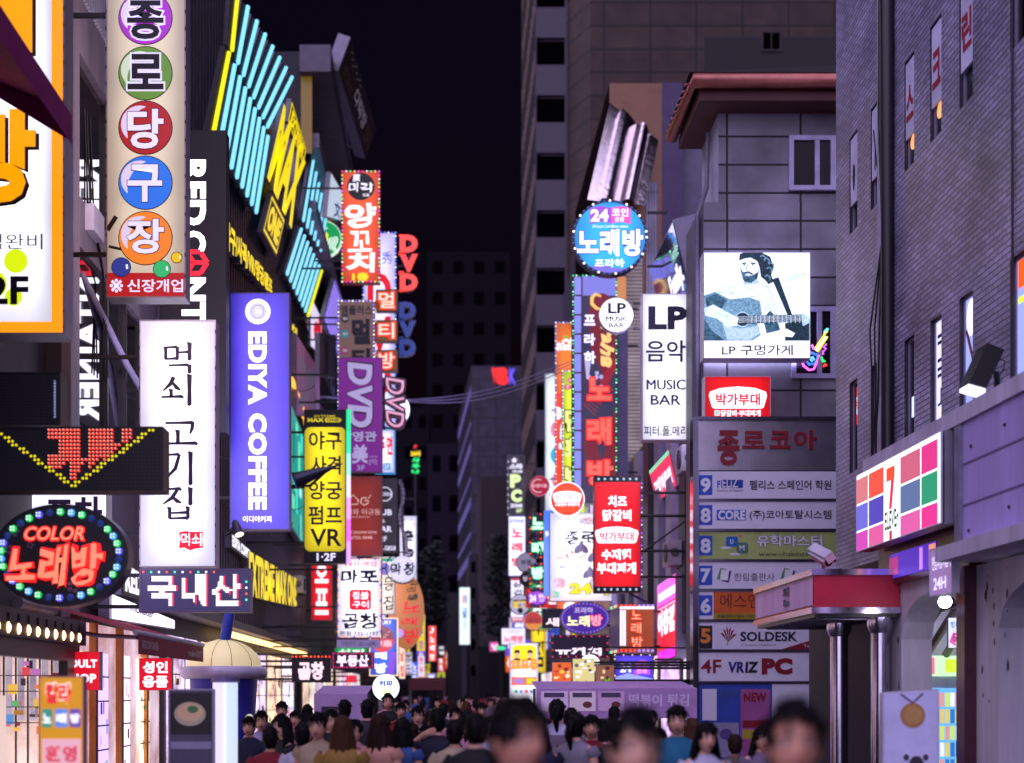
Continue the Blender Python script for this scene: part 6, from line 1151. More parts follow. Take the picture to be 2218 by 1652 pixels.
l = L(); l.box(5.12, 13.6, 3.0, 5.6, 16.46, 3.5, BUR); l.build('fascia', t); l = L(); l.rect(Wl(5.12), 16.0, 3.06, 14.5, 3.34, em('#5a30d8', .7), .01); l.rect(Wl(5.12), 16.02, 3.1, 15.7, 3.3, em('#c83a98', .7), .014); l.rect(Wl(5.12), 15.0, 3.08, 14.9, 3.32, em('#e090ff', .9), .014); l.rect(Wl(5.12), 14.7, 3.08, 14.5, 3.32, em('#ffa080', .9), .015); l.build('painted_reflection', t)  # glowing patches paint a purple screen's reflection onto the glossy fascia
l = L(); led = mat('#cdc4e0', .6, var=.3, streak=True); l.box(4.96, 6, 4.36, 5.6, 16.55, 4.52, led); l.box(4.75, 6, 3.02, 5.6, 13.5, 3.16, led); l.build('ledge', t)
l = L(); l.box(4.99, 6, 3.17, 5.5, 13.42, 4.35, mat('#b8a4e8', .5, var=.25, streak=True)); l.build('panel', t)
l = L()
for z in (3.55, 3.95): l.box(4.982, 6, z, 4.989, 13.4, z + .015, mat('#6a5a90', .5))
for u, z in ((13.2, 4.1), (12.4, 4.15), (12.3, 3.4), (13.25, 3.3)): l.ball((4.985, u, z), .018, DARK, 8)
l.build('seam', t)
l = L(); l.box(4.965, 13.43, 3.17, 5.1, 13.58, 4.35, mat('#8d86a0', .5, var=.5)); l.build('post', t)
RU = mat('#3a1a12', .8); q_ = random.Random(4); l = L()
for k in range(26):
    u, z = q_.choice([13.45, 13.35, 13.15, 13.2, 10.5, 12.9, 15.95, 13.88]) + q_.uniform(-.05, .05), q_.uniform(1.6, 2.95); r_ = q_.uniform(.008, .03)
    l.poly(Wl(5.2), [(u + r_ * math.cos(a), z + r_ * q_.uniform(1, 3) * math.sin(a)) for a in [i * .7 for i in range(9)]], RU, .003)
l.build('rust_stain', t)
# inside the arches
l = L(); wi = mat('#c9c2d4', .6); l.box(5.55, 16.0, 0, 8.5, 16.1, 3, wi) if False else None
l.raw([(5.56, 18.4, 0), (9, 18.4, 0), (9, 18.4, 3), (5.56, 18.4, 3), (9, 13.7, 0), (9, 13.7, 3), (5.56, 13.7, 0), (5.56, 13.7, 3)], [(0, 1, 2, 3), (1, 4, 5, 2), (4, 6, 7, 5)], wi); l.raw([(5.56, 18.4, 3), (9, 18.4, 3), (9, 13.7, 3), (5.56, 13.7, 3)], [(0, 1, 2, 3)], wi)
for k in range(7): l.tube([(5.7 + .25 * k, 18, 2.2 + .0 * k), (5.65 + .2 * k, 16.5, 2.75), (5.6 + .2 * k, 14.2, 2.85)], .05, mat(['#15121a', '#8a7a70', '#5a4a44'][k % 3], .4), 8)
l.raw([(5.6, 13.4, 0), (9, 13.4, 0), (9, 13.4, 3), (5.6, 13.4, 3)], [(0, 1, 2, 3)], mat('#17141d', .5)); l.raw([(6.6, 13.3, 0), (6.6, 9, 0), (6.6, 9, 3), (6.6, 13.3, 3)], [(0, 1, 2, 3)], mat('#17141d', .5)); l.tube([(6.3, 14, 2.9), (6.3, 18, 2.9)], .05, em('#f0ecff', 12), 8); l.build('interior', t)  # bright ceiling tube added to light the arch interior
p = Fr(17.9); t = thing('drink_fridge', 'glowing blue glass-door drink fridge seen through the lit arch', 'fridge', (px(2046, 17.9), 17.9, 0)); l = L(); l.rect(p, 1992, 1465, 2110, 1790, mat('#c8d8e8', .4), 0, .5); l.build('cabinet', t); l = L(); l.rect(p, 1998, 1490, 2104, 1780, em('#70b8f0', 1.0), .01); l.build('door', t); l = L()
for k in range(5):
    for i in range(9): l.rect(p, 2001 + 11.3 * i, 1500 + 36 * k, 2010 + 11.3 * i, 1530 + 36 * k, em(q_.choice(['#d8f070', '#f0a0a0', '#ffffff', '#50c8a0', '#f0d070', '#3a80d0']), .9), .02)
l.build('stock', t); l = L(); l.rect(p, 1992, 1420, 2110, 1464, em('#c8f0c0', 1.1), .04, .2); l.rect(p, 1995, 1424, 2022, 1460, em('#f07a98', .9), .045); l.rect(p, 2045, 1428, 2070, 1456, em('#d8f040', 1.0), .045); l.build('header_panel', t)
s = Sign('poster', 'white poster with pink and blue letters inside the lit arch', Fr(16.6), 2053, 1338, 2096, 1403, em('#e4e8ff', 1.0), cat='poster', depth=.02, lip=.3, arms=False); s.t('5분', 2062, 1368, 2090, 1390, em('#d82a98', .9), bold=.05, wob=.1); s.t('행복', 2058, 1346, 2078, 1360, em('#3a80d0', .9), bold=.03); s.y([(2055, 1390), (2066, 1365), (2070, 1400)], em('#e070b0', .9)); s.done()
t = thing('light_bulb', 'bare glowing bulb hanging under the lit arch', 'light bulb', (px(2047, 14.6), 14.6, pz(1303, 14.6))); l = L(); c = Fr(14.6)(2047, 1303); l.ball(c, .068, em('#f4f0ff', 30), 14); l.build('bulb', t); l = L(); l.tube([c + Vector((0, 0, .05)), c + Vector((0, 0, .12)), c + Vector((0, 0, .17))], [.055, .035, .03], PAINT, 10); l.tube([c + Vector((0, 0, .16)), c + Vector((.3, 0, .3))], .008, BLACK, 5); l.build('cap', t)
# ---- convenience store light box
s = Sign('store_sign', 'glowing convenience store lightbox with a big 7 between coloured squares', Wl(5.0), 16.5, 4.34, 13.66, 3.42, em('#eefaf6', 1.5), depth=.0, lip=.012, d=.12, frame=mat('#d8d4e8', .4), back=False)
wl = s.pl; s.p('cabinet').poly(wl, [(16.5, 4.34), (13.66, 4.34), (13.66, 3.42), (16.5, 3.42)], CABINET, .1, .14)
X = lambda a: 16.5 - a * 2.84
Zz = lambda b: 4.34 - b * .92
cr = {0: ('#d87a80', '#f0503c'), 1: ('#6a68d8', '#4a40b8'), 2: ('#d040b8', '#e05aa0')}; cl = {0: ('#d06080', '#e03088'), 1: ('#5a70a0', '#1a9a70'), 2: ('#e05aa8', '#e82a90')}
for j, (za, zb) in enumerate(((.07, .385), (.41, .73), (.755, .985))):
    for i in (0, 1): s.r(X((.004, .172)[i]), Zz(za), X((.162, .365)[i]), Zz(zb), em(cr[j][i], .95), d=.134)
    for i in (0, 1): s.r(X((.565, .797)[i]), Zz(za), X((.787, .965)[i]), Zz(zb), em(cl[j][i], .95), d=.134)
s.y([(X(.40), Zz(.12)), (X(.50), Zz(.12)), (X(.50), Zz(.2)), (X(.465), Zz(.62)), (X(.43), Zz(.62)), (X(.455), Zz(.28)), (X(.40), Zz(.28))], em('#e0204a', 1.0), d=.135); s.r(X(.40), Zz(.12), X(.50), Zz(.28), em('#f04a2a', 1.0), d=.136); s.r(X(.435), Zz(.88), X(.47), Zz(.99), em('#d01848', 1.0), d=.136)
s.t('ELEVEn', X(.382), Zz(.64), X(.548), Zz(.86), mat('#0e3a2a', .4), bold=.02, d=.137); s.done()
s = Sign('wall_sign', 'small lilac plate about a cash machine hanging by the store lightbox', Wl(4.9), 14.05, 3.2, 13.42, 2.72, em('#a884c8', .6), depth=.06, lip=.01, frame=PAINT, back=False); s.t('현금자동지급기', 13.99, 3.12, 13.48, 2.98, em('#f0e8ff', 1.0), bold=.01); s.t('24H', 13.95, 2.9, 13.6, 2.78, em('#f0e8ff', 1.0), bold=.02); s.done()
# ---- red canopy on steel columns
t = thing('canopy', 'deep red box canopy with chrome trims on two steel columns', 'canopy', (4.6, 16.5, 0)); l = L(); l.box(4.2, 15.9, 2.7, 5.19, 18.9, 3.15, mat('#c81440', .4, var=.15)); l.build('box', t)
l = L(); l.rect(Wl(4.2), 18.88, 2.76, 15.92, 3.09, mat('#f6c4ff', .5, streak=True), .006); l.build('street_panel', t)
l = L(); ch = metal('#c8bcd8', .12)
for z in (2.66, 3.1): l.box(4.17, 15.87, z, 5.19, 15.9, z + .07, ch); l.box(4.17, 15.9, z, 4.2, 18.9, z + .07, ch)
l.build('trim', t); l = L(); l.box(4.22, 15.92, 2.62, 5.18, 18.88, 2.66, mat('#2a2630', .3))
for k in range(9): l.box(4.3, 16.1 + .32 * k, 2.6, 5.1, 16.14 + .32 * k, 2.62, metal('#7a7488', .3))
l.build('soffit', t); l = L(); l.text(Wl(4.2), '도면', 17.25, 3.05, 17.0, 2.94, GREY, .03, .05, t=.02); l.text(Wl(4.2), 'Tous', 17.25, 2.9, 17.0, 2.82, GREY, .03, .05, t=.02); l.build('lettering', t)
for x, y in ((4.83, 17.1), (5.02, 16.08)):
    l = L(); l.tube([(x, y, 0), (x, y, 2.6)], .108, STEEL, 20); l.tube([(x, y, 2.44), (x, y, 2.52), (x, y, 2.62)], [.115, .15, .15], STEEL, 20); l.build('column', t)
t = thing('security_camera', 'white box security camera on top of the red canopy', 'camera', (px(1783, 16.5), 16.4, 3.17)); c = Fr(16.4)(1783, 1210); l = L(); ax = [c + Vector((-.06, .22, .09)), c + Vector((.03, -.12, -.05))]
d_ = (ax[1] - ax[0]).normalized(); l.tube(ax, .075, PAINT, 4); l.tube([ax[0] + Vector((0, 0, .05)), ax[1] + Vector((.01, -.05, .045))], .08, PAINT, 4); l.build('housing', t); l = L(); l.tube([ax[1], ax[1] + d_ * .012], .05, BLACK, 12); l.build('lens', t); l = L(); l.tube([c, (c.x, c.y, 3.15)], .02, GREY, 6); l.build('bracket', t)
# ---- big black flood lamp over the store
p = Fr(13.4); t = thing('flood_lamp', 'big black box lamp tilted on an arm above the lilac panel', 'lamp', p(2155, 850)); l = L()
q4 = [(2127, 750), (2163.5, 764.5), (2124.5, 846.8), (2087.5, 836.3)]; l.poly(p, q4, BLACK, .14, .28, BLACK); l.build('housing', t); l = L(); a_, b_ = p(2088, 837, .12), p(2124.5, 847.5, .12); dn = Vector((0, 0, -.035)); l.raw([a_, b_, b_ + dn, a_ + dn, p(2088, 837, -.12), p(2124.5, 847.5, -.12), p(2124.5, 847.5, -.12) + dn, p(2088, 837, -.12) + dn], [(0, 1, 2, 3), (4, 5, 6, 7), (3, 2, 6, 7), (0, 3, 7, 4), (1, 2, 6, 5)], em('#f0ecff', 1.4)); l.build('lens', t)
l = L(); l.tube([p(2146, 808), p(2158, 806), p(2160, 845), (5.2, 13.4, 4.52)], .028, BLACK, 8); l.tube([p(2162, 775), p(2176, 782), p(2174, 800), p(2164, 815), p(2166, 850)], .008, BLACK, 5); l.build('arm', t)
# ---- orange sign high at the right edge is the lit window of the brick wall; standing banner in front of the arch
def easel(name, label, Y, x0, y0, x1, face, cat='standing sign', foot=True, deco=None, frame=PAINT, top=0):
    zb = .12; yb = VY + (H - zb) / Y * F; p = Fr(Y); t = thing(name, label, cat, p((x0 + x1) / 2, yb)); l = L()
    l.poly(p, [(x0, yb), (x1, yb), (x1, y0 + top), (x0, y0)], frame, 0, .08); l.build('frame', t); l = L(); i = (x1 - x0) * .03; l.poly(p, [(x0 + i, yb - 4 * i), (x1 - i, yb - 4 * i), (x1 - i, y0 + top + i), (x0 + i, y0 + i)], face, .006); l.build('face', t); l = L(); deco and deco(l, p)
    if l.f: l.build('lettering', t)
    l = L(); l.box(p(x0, 0).x + .02, Y, 0.12, p(x0, 0).x + .05, Y + .45, .15, DARK); l.box(p(x1, 0).x - .05, Y, 0.12, p(x1, 0).x - .02, Y + .45, .15, DARK); l.tube([p((x0 + x1) / 2, y0 + 40, -.06), ((x0 + x1) / 2 * Y / F - VX * Y / F, Y + .45, .14)], .015, DARK, 6); l.build('foot', t); return t
def bear(l, p):
    l.ell(p, 1976, 1549, 27, 27, mat('#b8884a', .6, glow=.1), .012); l.ell(p, 1976, 1549, 20, 20, mat('#c89a5a', .6, glow=.1), .014); l.line(p, [(1950, 1503), (1976, 1522), (1998, 1502)], 2.2, mat('#5a5468', .5), .012)
    l.ell(p, 1984, 1655, 16, 18, mat('#3a3444', .5), .012); l.ell(p, 1962, 1640, 6, 7, mat('#3a3444', .5), .0125); l.ell(p, 2004, 1640, 6, 7, mat('#3a3444', .5), .0126); l.rect(p, 1992, 1678, 2018, 1720, em('#40b870', .6), .012)
easel('standing_banner', 'white standing banner with a round tan picture in front of the lit arch', 11, 1912, 1500, 2034, mat('#b4aee0', .6, glow=.22), deco=bear, top=-8)
# ================================================================ left-hand ground floor
t = thing('shop', 'warm-lit shop front with dark frame and a row of bulbs, nearest on the left', 'shop front', (-4.6, 14.5, 0)); l = L()
FRM = mat('#2a2028', .4)
for u in (10, 12.6, 15.3): l.box(-4.3, u, 0, -4.2, u + .28, 2.1, FRM); l.build('post', t); l = L()
l.box(-4.3, 10, 2.1, -4.19, 15.58, 2.28, FRM); l.box(-5.05, 10, 2.28, -4.1, 15.7, 2.55, mat('#3a2a3a', .5)); l.build('frame', t)
l = L(); wd = grid_mat('#a06a48', '#4a2a1c', .45, 1.0, .5, .012, 'YZ', .5, .2, .4); l.raw([(-5.04, 10, 0), (-5.04, 15.6, 0), (-5.04, 15.6, 2.28), (-5.04, 10, 2.28)], [(0, 1, 2, 3)], wd); l.raw([(-5.04, 15.58, 0), (-4.3, 15.58, 0), (-4.3, 15.58, 2.28), (-5.04, 15.58, 2.28)], [(0, 1, 2, 3)], wd); l.build('interior', t)
l = L(); l.rect(Wl(-5.02), 10, .12, 15.5, 2.25, pic('#5a3428', '#f0d0c0', 1.1, 1.8), 0)
for k in range(12): l.rect(Wl(-5.0), 10 + .45 * k, .12, 10.06 + .45 * k, 2.2, mat('#6a6070', .5), .02)
l.rect(Fr(15.56), -30, 1392, 141, 1815, pic('#b89890', '#f0d8d0', .9, 1.5), 0)  # end wall glows by itself: interior light painted in
for k in range(7): l.rect(Fr(15.55), -20 + 26 * k, 1392, -16 + 26 * k, 1815, mat('#4a4048', .5), 0, .03); l.rect(Fr(15.55), -14 + 26 * k, 1420, 1 + 26 * k, 1560, pic('#8a8098', '#c8bcd0', .7, 2), -.002)
goods(l, Fr(15.54), 0, 1600, 138, 1430, 26, 4, .002); l.build('back_wall', t)
l = L()
for k in range(7): l.box(-5.02, 10.3 + .75 * k, .4, -4.99, 10.8 + .75 * k, 1.9, em(['#ffd8b0', '#f0b8d8', '#ffe8f0', '#d8c8ff'][k % 4], 1.6))
l.build('display', t); l = L()
for k in range(11):
    c = Vector((-4.12, 12.3 + .31 * k, 2.36)); l = L(); l.ball(c, .048, em('#ffc890', 6), 10, (1, 1, 1.25)); bo = l.build('bulb', t); l = L(); l.tube([(-4.12, 12.3 + .31 * k, 2.42), (-4.12, 12.3 + .31 * k, 2.5)], .035, BLACK, 8); l.build('socket', bo, origin=t.location)
t = thing('chair', 'white round-backed chair inside the warm-lit shop front', 'chair', (-4.65, 13.9, 0)); l = L(); p = Fr(13.9); l.raw(*[[(-4.65 + .22 * math.sin(a) , 13.9 + .1 * math.cos(a), z) for z in (.75, 1.1, 1.5, 1.72) for a in (-1.2, -.6, 0, .6, 1.2)], [(j * 5 + i, j * 5 + i + 1, j * 5 + i + 6, j * 5 + i + 5) for j in range(3) for i in range(4)]], em('#f0dcd8', .6), True); l.build('backrest', t); l = L(); l.box(-4.87, 13.45, .7, -4.43, 13.95, .76, PAINT); l.build('seat', t)
for a in (-4.85, -4.47):
    for b in (13.5, 13.9): l = L(); l.tube([(a, b, 0.12), (a, b, .7)], .02, GREY, 6); l.build('leg', t)
t = thing('awning', 'dark red folding-arm awning with pale lettering on its front', 'awning', (-4.3, 18, 2.3)); l = L(); AW = mat('#b01a48', .7, bump=.2); l.raw([(-4.8, 16.1, 2.8), (-4.8, 20.4, 2.8), (-3.6, 20.4, 2.44), (-3.6, 16.1, 2.44)], [(0, 1, 2, 3)], AW); l.raw([(-3.6, 16.1, 2.44), (-3.6, 20.4, 2.44), (-3.6, 20.4, 2.2), (-3.6, 16.1, 2.2)], [(0, 1, 2, 3)], AW); l.build('fabric', t)
l = L(); l.tube([(-3.62, 16.05, 2.45), (-3.62, 20.45, 2.45)], .035, PAINT, 8); l.tube([(-5, 16.3, 2.6), (-4.3, 16.9, 2.45), (-3.65, 16.3, 2.4)], .03, GREY, 6); l.tube([(-5, 16.1, 2.8), (-5, 20.4, 2.8)], .07, mat('#8a8090', .4), 8); l.build('arm', t); l = L(); l.text(Wl(-3.6), 'REDCONTAINER', 16.3, 2.37, 17.2, 2.27, mat('#d8b0c8', .5), .006, .03); l.text(Wl(-3.6), 'modern2017', 19.2, 2.35, 20.2, 2.26, mat('#d8b0c8', .5), .006, .01); l.build('lettering', t)
wall_board('wall_sign', 'white glowing fascia above the dark red awning', -4.7, ((236, 1284), (378, 1344), (378, 1362), (236, 1340)), em('#efeaff', 1.5), [('monster', .25, .1, .6, .5, mat('#4a4060', .5), .02)])
wall_board('wall_sign', 'dark upright wall board with white block letters left of the LED board', -4.8, ((262, 1208), (306, 1238), (306, 1300), (262, 1288)), mat('#1b1820', .5), [('RED', .1, .12, .9, .88, WHT, .05)])
s = Sign('blade_sign', 'white glowing sign mostly hidden behind the oval neon sign', Fr(17), 60, 1064, 232, 1186, em('#f0eeff', 1.4), depth=.25, lip=1.5); s.t('포차', 100, 1075, 222, 1150, mat('#6a5a9a', .5), bold=.03); s.done()
RS = em('#e0122a', .95)
s = Sign('blade_sign', 'red shop sign with white Latin letters beside the dark frame', Fr(15.75), 128, 1411, 217, 1495, RS, depth=.12, lip=.8, arms=False); s.t('ADULT', 136, 1428, 211, 1446, WHT, bold=.05); s.t('SHOP', 140, 1459, 209, 1479, WHT, bold=.05); s.done()
s = Sign('blade_sign', 'red shop sign with two rows of white letters under the dark red awning', Fr(18.2), 302, 1425, 372, 1495, RS, depth=.12, lip=.8, arms=False); s.t('성인', 309, 1432, 364, 1458, WHT, bold=.05); s.t('용품', 309, 1463, 364, 1489, WHT, bold=.05); s.done()
t = thing('shop', 'second shop front of glass and orange posts under the dark red awning', 'shop front', (-4.8, 19, 0))
for u in (16.0, 17.4, 18.8, 20.3, 22): l = L(); l.box(-4.87, u, 0, -4.78, u + .14, 2.7, mat('#d8904c', .5) if u != 17.4 else DARK); l.build('post', t)
l = L(); l.rect(Wl(-4.9), 16, .1, 23.4, 2.7, pic('#a87a78', '#f0d4e4', .9, .9), .02); l.build('pane', t); l = L()
for k, c in enumerate(('#e8c8ff', '#ffe4b0', '#c8b0ff', '#f0d8f0', '#fff0d0')): l.rect(Wl(-4.89), 16.3 + 1.35 * k, .6, 17 + 1.35 * k, 2.3, em(c, 1.6), .06); goods(l, Wl(-4.89), 16.3 + 1.35 * k, .6, 17 + 1.35 * k, 2.3, 9, 40 + k, .065)
l.build('display', t)
def posty(tx, cols):
    def f(l, p):
        for a in tx: l.text(p, *a[:-2], a[-2], .012 + .0005 * len(a[0]), a[-1])
        for a in cols: l.rect(p, *a[:4], a[4], .009)
    return f
easel('standing_banner', 'yellow standing banner with red outlined letters and coloured tags', 9.5, 84, 1464, 182, em('#e8a018', .7), foot=True, deco=lambda l, p: (l.outlined(p, '칼라', 100, 1480, 156, 1524, em('#e82a30', .9), em('#fff0e8', 1.0), .012, .05, .06), l.rrect(p, 92, 1535, 114, 1575, 4, em('#40a088', .7), .012), l.rrect(p, 120, 1535, 148, 1575, 4, em('#6a90e8', .8), .0125), l.rrect(p, 152, 1535, 176, 1575, 4, em('#7a58b8', .7), .013), l.text(p, '노', 94, 1545, 112, 1566, WHT, .016, .05), l.text(p, '래', 123, 1545, 145, 1566, WHT, .016, .05), l.text(p, '방', 154, 1545, 174, 1566, WHT, .016, .05), l.rect(p, 92, 1600, 176, 1700, em('#f0b8c8', .8), .012), l.text(p, '환영', 100, 1615, 168, 1650, em('#e04a60', .8), .016, .05)), frame=mat('#b888a0', .5))
def bowl(l, p):
    l.rect(p, 370, 1500, 458, 1590, mat('#3a3436', .5, glow=.1), .009); l.ell(p, 412, 1546, 34, 26, mat('#a89a90', .5, glow=.3), .012); l.ell(p, 412, 1543, 28, 19, mat('#d0a890', .5, glow=.25), .014); l.ell(p, 418, 1536, 12, 8, mat('#4a7a48', .5, glow=.2), .016); l.rect(p, 370, 1606, 458, 1622, mat('#8a80b0', .5, glow=.2), .009)
easel('standing_banner', 'grey standing poster with a noodle bowl beside the glowing column', 12, 364, 1492, 463, mat('#6a6480', .5, glow=.15), deco=bowl)
t = thing('light_column', 'white iridescent glowing column on the left pavement', 'light column', (px(488, 12.6), 12.6, 0.12)); l = L(); p = Fr(12.6); yb = VY + 1.63 / 12.6 * F
l.tube([p(475, yb), p(475, 1476)], .058, em('#dcd4ff', 1.15), 14); l.build('left_tube' if False else 'tube', t); l = L(); l.tube([p(501, yb), p(501, 1476)], .058, em('#c8d8f8', 1.1), 14); l.build('tube', t); l = L(); l.tube([p(488, 1478), p(488, 1466)], .125, mat('#8a7ab0', .4), 14); l.build('cap', t); l = L(); l.tube([p(488, yb + 2), p(488, yb - 12)], .16, DARK, 14); l.build('base', t)
# ---- giant drink cup with dome lid and blue straw
YC, KC = 21.2, 1.32
t = thing('giant_cup', 'giant navy drink cup model with cream dome lid and blue straw', 'cup model', (px(485, YC), YC, .12)); cx, cz = px(485, YC), pz(1457, YC); CRM = mat('#f6e6a8', .5, var=.12, glow=.38); l = L()  # lid brightness painted in as faint emission
n = 32; prof = [(a * KC, b * KC) for a, b in [(.43, .06), (.42, .14), (.38, .22), (.31, .29), (.2, .35), (.08, .385), (.0, .39)]]; v = []; f = []
for (r_, z) in prof: v += [(cx + r_ * math.cos(2 * math.pi * k / n), YC + r_ * math.sin(2 * math.pi * k / n), cz + z) for k in range(n)]
for j in range(len(prof) - 1): f += [(j * n + k, j * n + (k + 1) % n, (j + 1) * n + (k + 1) % n, (j + 1) * n + k) for k in range(n)]
l.raw(v, f, CRM, True)
for a in (-1.2, -1.75, -.6): l.tube([(cx + (r_ + .004) * math.cos(a), YC + (r_ + .004) * math.sin(a), cz + z) for r_, z in prof], .005, mat('#6a5a40', .6), 4)
l.build('lid', t); l = L(); l.tube([(cx + .43 * KC * math.cos(2 * math.pi * k / n), YC + .43 * KC * math.sin(2 * math.pi * k / n), cz) for k in range(n + 1)], .10, mat('#c8c2d8', .4), 10, caps=False); l.build('rim', t)
l = L(); l.tube([(cx, YC, cz), (cx, YC, .14)], [.52, .40], mat('#3a38b0', .5), 28); l.build('body', t); l = L(); l.tube([(cx + .02, YC - .06, cz + .44), (cx + .1, YC - .06, cz + .95)], .085, mat('#2a3a98', .35, glow=.15), 14); l.build('straw', t); l = L(); l.ell(Fr(YC - .56), 540, 1556, 9, 10, em('#e8e4d0', .6), 0, .02); l.build('emblem', t)
# ---- stalls and things in the crowd
def stall(label, x0, x1, ytop, Y, col, deco=None, depth=1.2, roof=None):
    p = Fr(Y); X0, X1 = px(x0, Y), px(x1, Y); zt = pz(ytop, Y); t = thing('food_stall', label, 'food stall', ((X0 + X1) / 2, Y + depth / 2, 0)); l = L(); l.box(X0, Y, .03, X1, Y + depth, .95, mat(col, .6)); l.build('counter', t)
    l = L(); l.box(X0 - .05, Y - .1, zt - .45, X1 + .05, Y - .04, zt, mat(col, .6, glow=.12)); l.build('banner', t); l = L(); l.raw([(X0 - .05, Y - .1, zt), (X1 + .05, Y - .1, zt), (X1 + .05, Y + depth + .1, zt + .12), (X0 - .05, Y + depth + .1, zt + .12)], [(0, 1, 2, 3)], mat(roof or col, .6)); l.build('roof', t)
    for a in (X0, X1):
        for b in (Y, Y + depth): l = L(); l.tube([(a, b, 0.004), (a, b, zt)], .025, GREY, 6); l.build('post', t)
    l = L(); l.tube([(X0 + .1, Y + .25, zt - .1), (X1 - .1, Y + .25, zt - .1)], .03, em('#ffe8ff', 5), 8); l.build('lamp', t)  # lamp tube added under the roof to brighten the stall
    l = L(); deco and deco(l, Fr(Y - .1))
    if l.f: l.build('picture', t)
    return t
def rdeco(l, p):
    q = random.Random(8)
    for k, (x0, x1, c) in enumerate(((1172, 1230, '#d8c0e8'), (1234, 1290, '#e0c8dc'), (1296, 1352, '#c8a0d0'))): l.rect(p, x0, 1497, x1, 1540, mat(c, .6, glow=.2), .01); l.rect(p, x0 + 6, 1500, x1 - 8, 1510, mat('#5a4a70', .6), .014); l.ell(p, x1 - 18, 1526, 10, 7, mat('#7a3a40', .6, glow=.1), .015)
    l.text(p, '떡볶이 튀김', 1362, 1503, 1492, 1530, mat('#c8b0e0', .6, glow=.2), .012, .02)
stall('lavender food stall with faded menu pictures at the right kerb', 1168, 1500, 1491, 21, '#c49ad8', rdeco)
for k, (x0, x1, y0, y1, c, lb) in enumerate(((1196, 1238, 1434, 1480, '#f06a20', 'orange and yellow food picture board over the lavender stall'), (1240, 1288, 1426, 1486, '#e8d890', 'pale yellow and grey food picture board over the lavender stall'), (1290, 1330, 1440, 1488, '#8a5a40', 'brown food picture board with a green leaf over the lavender stall'))):
    s = Sign('picture_board', lb, Fr(27), x0, y0, x1, y1, em(c, .8), cat='picture board', depth=.08, lip=.8, wall=5.3); q = random.Random(20 + k)
    for j in range(14): cx_, cy_ = q.uniform(x0 + 6, x1 - 6), q.uniform(y0 + 5, y1 - 5); s.e(cx_, cy_, q.uniform(2, 6), q.uniform(1.5, 5), em(q.choice([['#f8c030', '#c8301a', '#fff0d0', '#8a2a1a'], ['#6a6470', '#ffffff', '#c8a030', '#3a3038'], ['#68b020', '#c84a30', '#3a2018', '#f0d0a0']][k]), .85), d=.009 + .0003 * j, n=12)
    s.done()
t = thing('globe_lamp', 'bright white globe lamp hanging under the scrolling LED board', 'lamp', Fr(28)(1278, 1440)); l = L(); l.ball(Fr(28)(1278, 1437), .2, em('#fff4e0', 2.5), 16, (1, 1, .9)); l.build('globe', t); l = L(); l.tube([Fr(28)(1278, 1418), Fr(28)(1290, 1400, -.3), (5.3, 29, pz(1400, 28))], .02, DARK, 6); l.build('arm', t)
stall('lavender box stall in the middle left of the crowd', 690, 788, 1503, 18.5, '#c8a8e0', lambda l, p: (l.rect(p, 696, 1530, 752, 1590, mat('#3a2a4a', .5), .01), l.y if False else l.ell(p, 712, 1556, 10, 8, mat('#c88a40', .5, glow=.15), .014), l.ell(p, 734, 1566, 12, 7, mat('#4a6aa8', .5, glow=.15), .015)))
stall('dark red roofed stall far down the street', 888, 962, 1472, 60, '#5a1c2a', None, 2, '#7a2030')
t = thing('ball_sign', 'round white balloon-like lit sign with blue lettering above the crowd', 'sign', Fr(24)(836, 1520)); l = L(); l.ball(Fr(24)(836, 1489), .235, em('#f0f6ff', 1.3), 24, (1, .7, 1)); l.build('globe', t); l = L(); l.text(Fr(24), '커피', 822, 1474, 850, 1486, em('#3a50d8', .8), .17, .05); l.ell(Fr(24), 837, 1499, 10, 7, em('#e8eec0', 1.0), .165); l.build('lettering', t); l = L(); l.tube([Fr(24)(836, 1518), (px(836, 24), 24, 0.004)], .025, GREY, 8); l.build('post', t)
s = Sign('wall_sign', 'small red and white wall sign behind the ball-shaped sign', Fr(42), 750, 1462, 772, 1478, em('#e02040', .9), depth=.1, lip=.4); s.done()
# ---- dark trees
def tree(label, x, Y, ytop, ybot, wpx, seed):
    q = random.Random(seed); b = Vector((px(x, Y), Y, 0)); zt, zb = pz(ytop, Y), pz(ybot, Y); t = thing('street_tree', label, 'tree', b); l = L()
    top = Vector((b.x, Y, zt * .96)); bark = mat('#1e1820', .8); l.tube([b, b + Vector((.1, 0, zb * .6)), Vector((b.x - .1, Y, (zt + zb) / 2)), top], [.28, .22, .14, .04], bark, 8); tips = []; wr = wpx / F * Y / 2
    for k in range(34):
        z = zb + (zt - zb) * (k / 34) ** .9; a = q.uniform(0, 6.28); r_ = wr * (1 - .65 * k / 34) * q.uniform(.6, 1.1); e = Vector((b.x + r_ * math.cos(a), Y + r_ * math.sin(a), z + q.uniform(-.2, .5))); l.tube([Vector((b.x, Y, z - .2)), Vector((b.x, Y, z)).lerp(e, .5) + Vector((0, 0, .2)), e], [.07, .045, .015], bark, 5); tips.append((Vector((b.x, Y, z)), e))
    l.build('trunk', t); l = L(); lv = [mat('#1a2420', .7), mat('#141a1c', .7), mat('#222c28', .7)]
    for s_, e in tips:
        for k in range(46):
            c = s_.lerp(e, q.uniform(.35, 1.08)) + Vector((q.gauss(0, .28), q.gauss(0, .28), q.gauss(0, .16))); u = Vector((q.gauss(0, 1), q.gauss(0, 1), q.gauss(0, .4))).normalized() * q.uniform(.16, .34); v = Vector((q.gauss(0, 1), q.gauss(0, 1), q.gauss(0, .6))).cross(u).normalized() * q.uniform(.05, .11); l.raw([c - u, c + v, c + u, c - v], [(0, 1, 2, 3)], q.choice(lv))
    l.build('crown', t)
